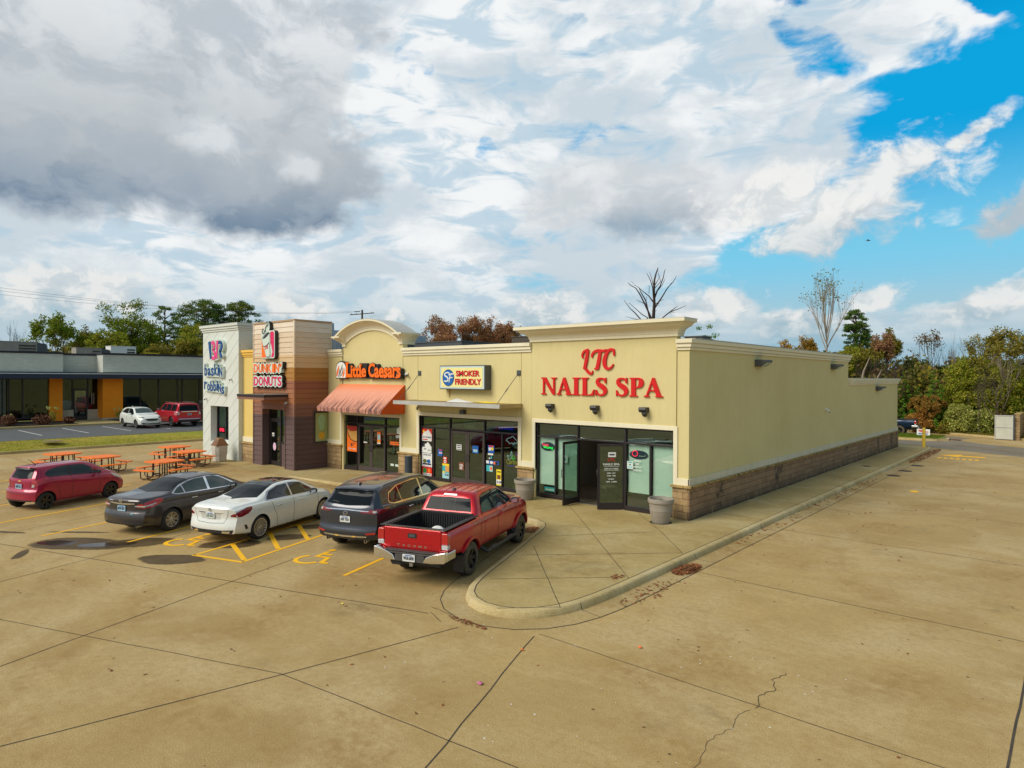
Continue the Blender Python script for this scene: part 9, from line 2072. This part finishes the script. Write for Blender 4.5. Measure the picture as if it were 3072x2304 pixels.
c = t.mix(mul(cov1, .92), c, t.mix(smooth(fl, .38, .60), (.50, .55, .60, 1), (.76, .79, .81, 1)))
c = t.mix(body, c, t.mix(smooth(h1, 7, 1.2), (.30, .35, .39, 1), (.16, .24, .34, 1)))
b2 = smooth(smax([gauss(PD, 8, 15.8, 8, 3.4), gauss(PD, 15.5, 15.2, 7, 3.2), gauss(PD, 3.5, 14.5, 4, 2.4)]), .0, .5)
c = t.mix(mul(b2, .9), c, t.mix(smooth(fl, .35, .62), (.62, .66, .69, 1), (.82, .83, .84, 1)))
c = t.mix(mul(s2, t.mrange(fl, .3, .6, .7, 1.0)), c, (.21, .30, .39, 1))
g3 = smax([gauss(PD, 26.5, 13.0, 7.4, 3.0, .32), gauss(PD, 30, 15.2, 5.4, 2.8, .1), gauss(PD, 35.0, 17.0, 2.6, .9, .5), gauss(PD, 21.5, 14.2, 5.5, 3.0, .1), gauss(PD, 38.5, 11.8, 4.2, 2.0, .15)])
f3 = t.noise(t.mapping(P, scale=(.30, .42, 1)), 1.0, 8, .62, .3); d3 = add(g3, mul(sub(f3, .5), 2.2)); k3 = smooth(d3, -.05, .62)
sh3 = smooth(add(sub(we, add(mul(sub(wa, 30), .18), 13.2)), mul(sub(f3, .5), 7)), -3.2, 1.6)
c = t.mix(mul(k3, .96), c, t.mix(sh3, (.46, .53, .58, 1), t.mix(smooth(f3, .40, .58), (.68, .72, .74, 1), (.88, .88, .86, 1))))
hb = [(-33, 5.9, 6.5, 2.5, 0), (-18.5, 5.3, 3.4, 2.4, 0), (-11, 4.6, 3.9, 1.7, 0), (2.5, 5.4, 4.6, 2.6, .1), (-3, 4.2, 3.4, 1.5, 0), (15.5, 5.2, 6.0, 2.1, .2), (24, 4.2, 5.0, 1.6, 0), (28.4, 6.0, 3.4, 1.1, .3), (36.5, 5.6, 5.0, 1.7, .3), (-43, 4.6, 6, 1.8, 0), (8, 3.4, 5, 1.2, 0)]
P2 = vadd(P, wnoise(P, .55, 1.0)); f2 = t.noise(t.mapping(P2, scale=(.42, .62, 1)), 1.0, 7, .58, .1)
g4 = smax([gauss(P2, *q) for q in hb]); e0 = add(g4, mul(sub(f2, .5), 1.3)); cov2 = smooth(e0, .0, .50)
_, pe = sep(P2); sh2 = smooth(add(sub(pe, 4.6), mul(sub(f2, .5), 6.0)), -1.9, 1.7)
c = t.mix(mul(cov2, .88), c, t.mix(sh2, (.30, .46, .55, 1), t.mix(smooth(f2, .40, .60), (.62, .68, .71, 1), (.84, .84, .82, 1))))
c = t.mix(mul(smooth(add(el, mul(sub(t.noise(t.mapping(P, scale=(.10, .5, 1)), 1.0, 3), .5), 5)), 4.6, 1.6), .55), c, (.42, .56, .64, 1))
c = t.mix(smooth(el, 33, 48), c, (.34, .38, .43, 1))
east = mul(smooth(az, 50, 75), smooth(az, 175, 130)); c = t.mix(mul(mul(smooth(az, 8, 24), smooth(add(el, mul(sub(t.noise(t.mapping(P, scale=(.12, .9, 1)), 1.0, 4), .5), 4)), 4.4, 1.8)), .5), c, (.16, .40, .54, 1))
c = t.mix(mul(east, .9), c, (.14, .29, .38, 1))
c = t.mix(smooth(Z, -.02, -.2), c, (.25, .22, .16, 1))
t.l.new(c, bg.inputs[0]); bg.inputs[1].default_value = 1.0
vs_ = scene.view_settings; vs_.view_transform = 'Standard'; vs_.look = 'None'; vs_.exposure = 0; vs_.gamma = 1; vs_.use_curve_mapping = False
scene.render.resolution_x = 1024; scene.render.resolution_y = 768
w.cycles.sampling_method = 'NONE'
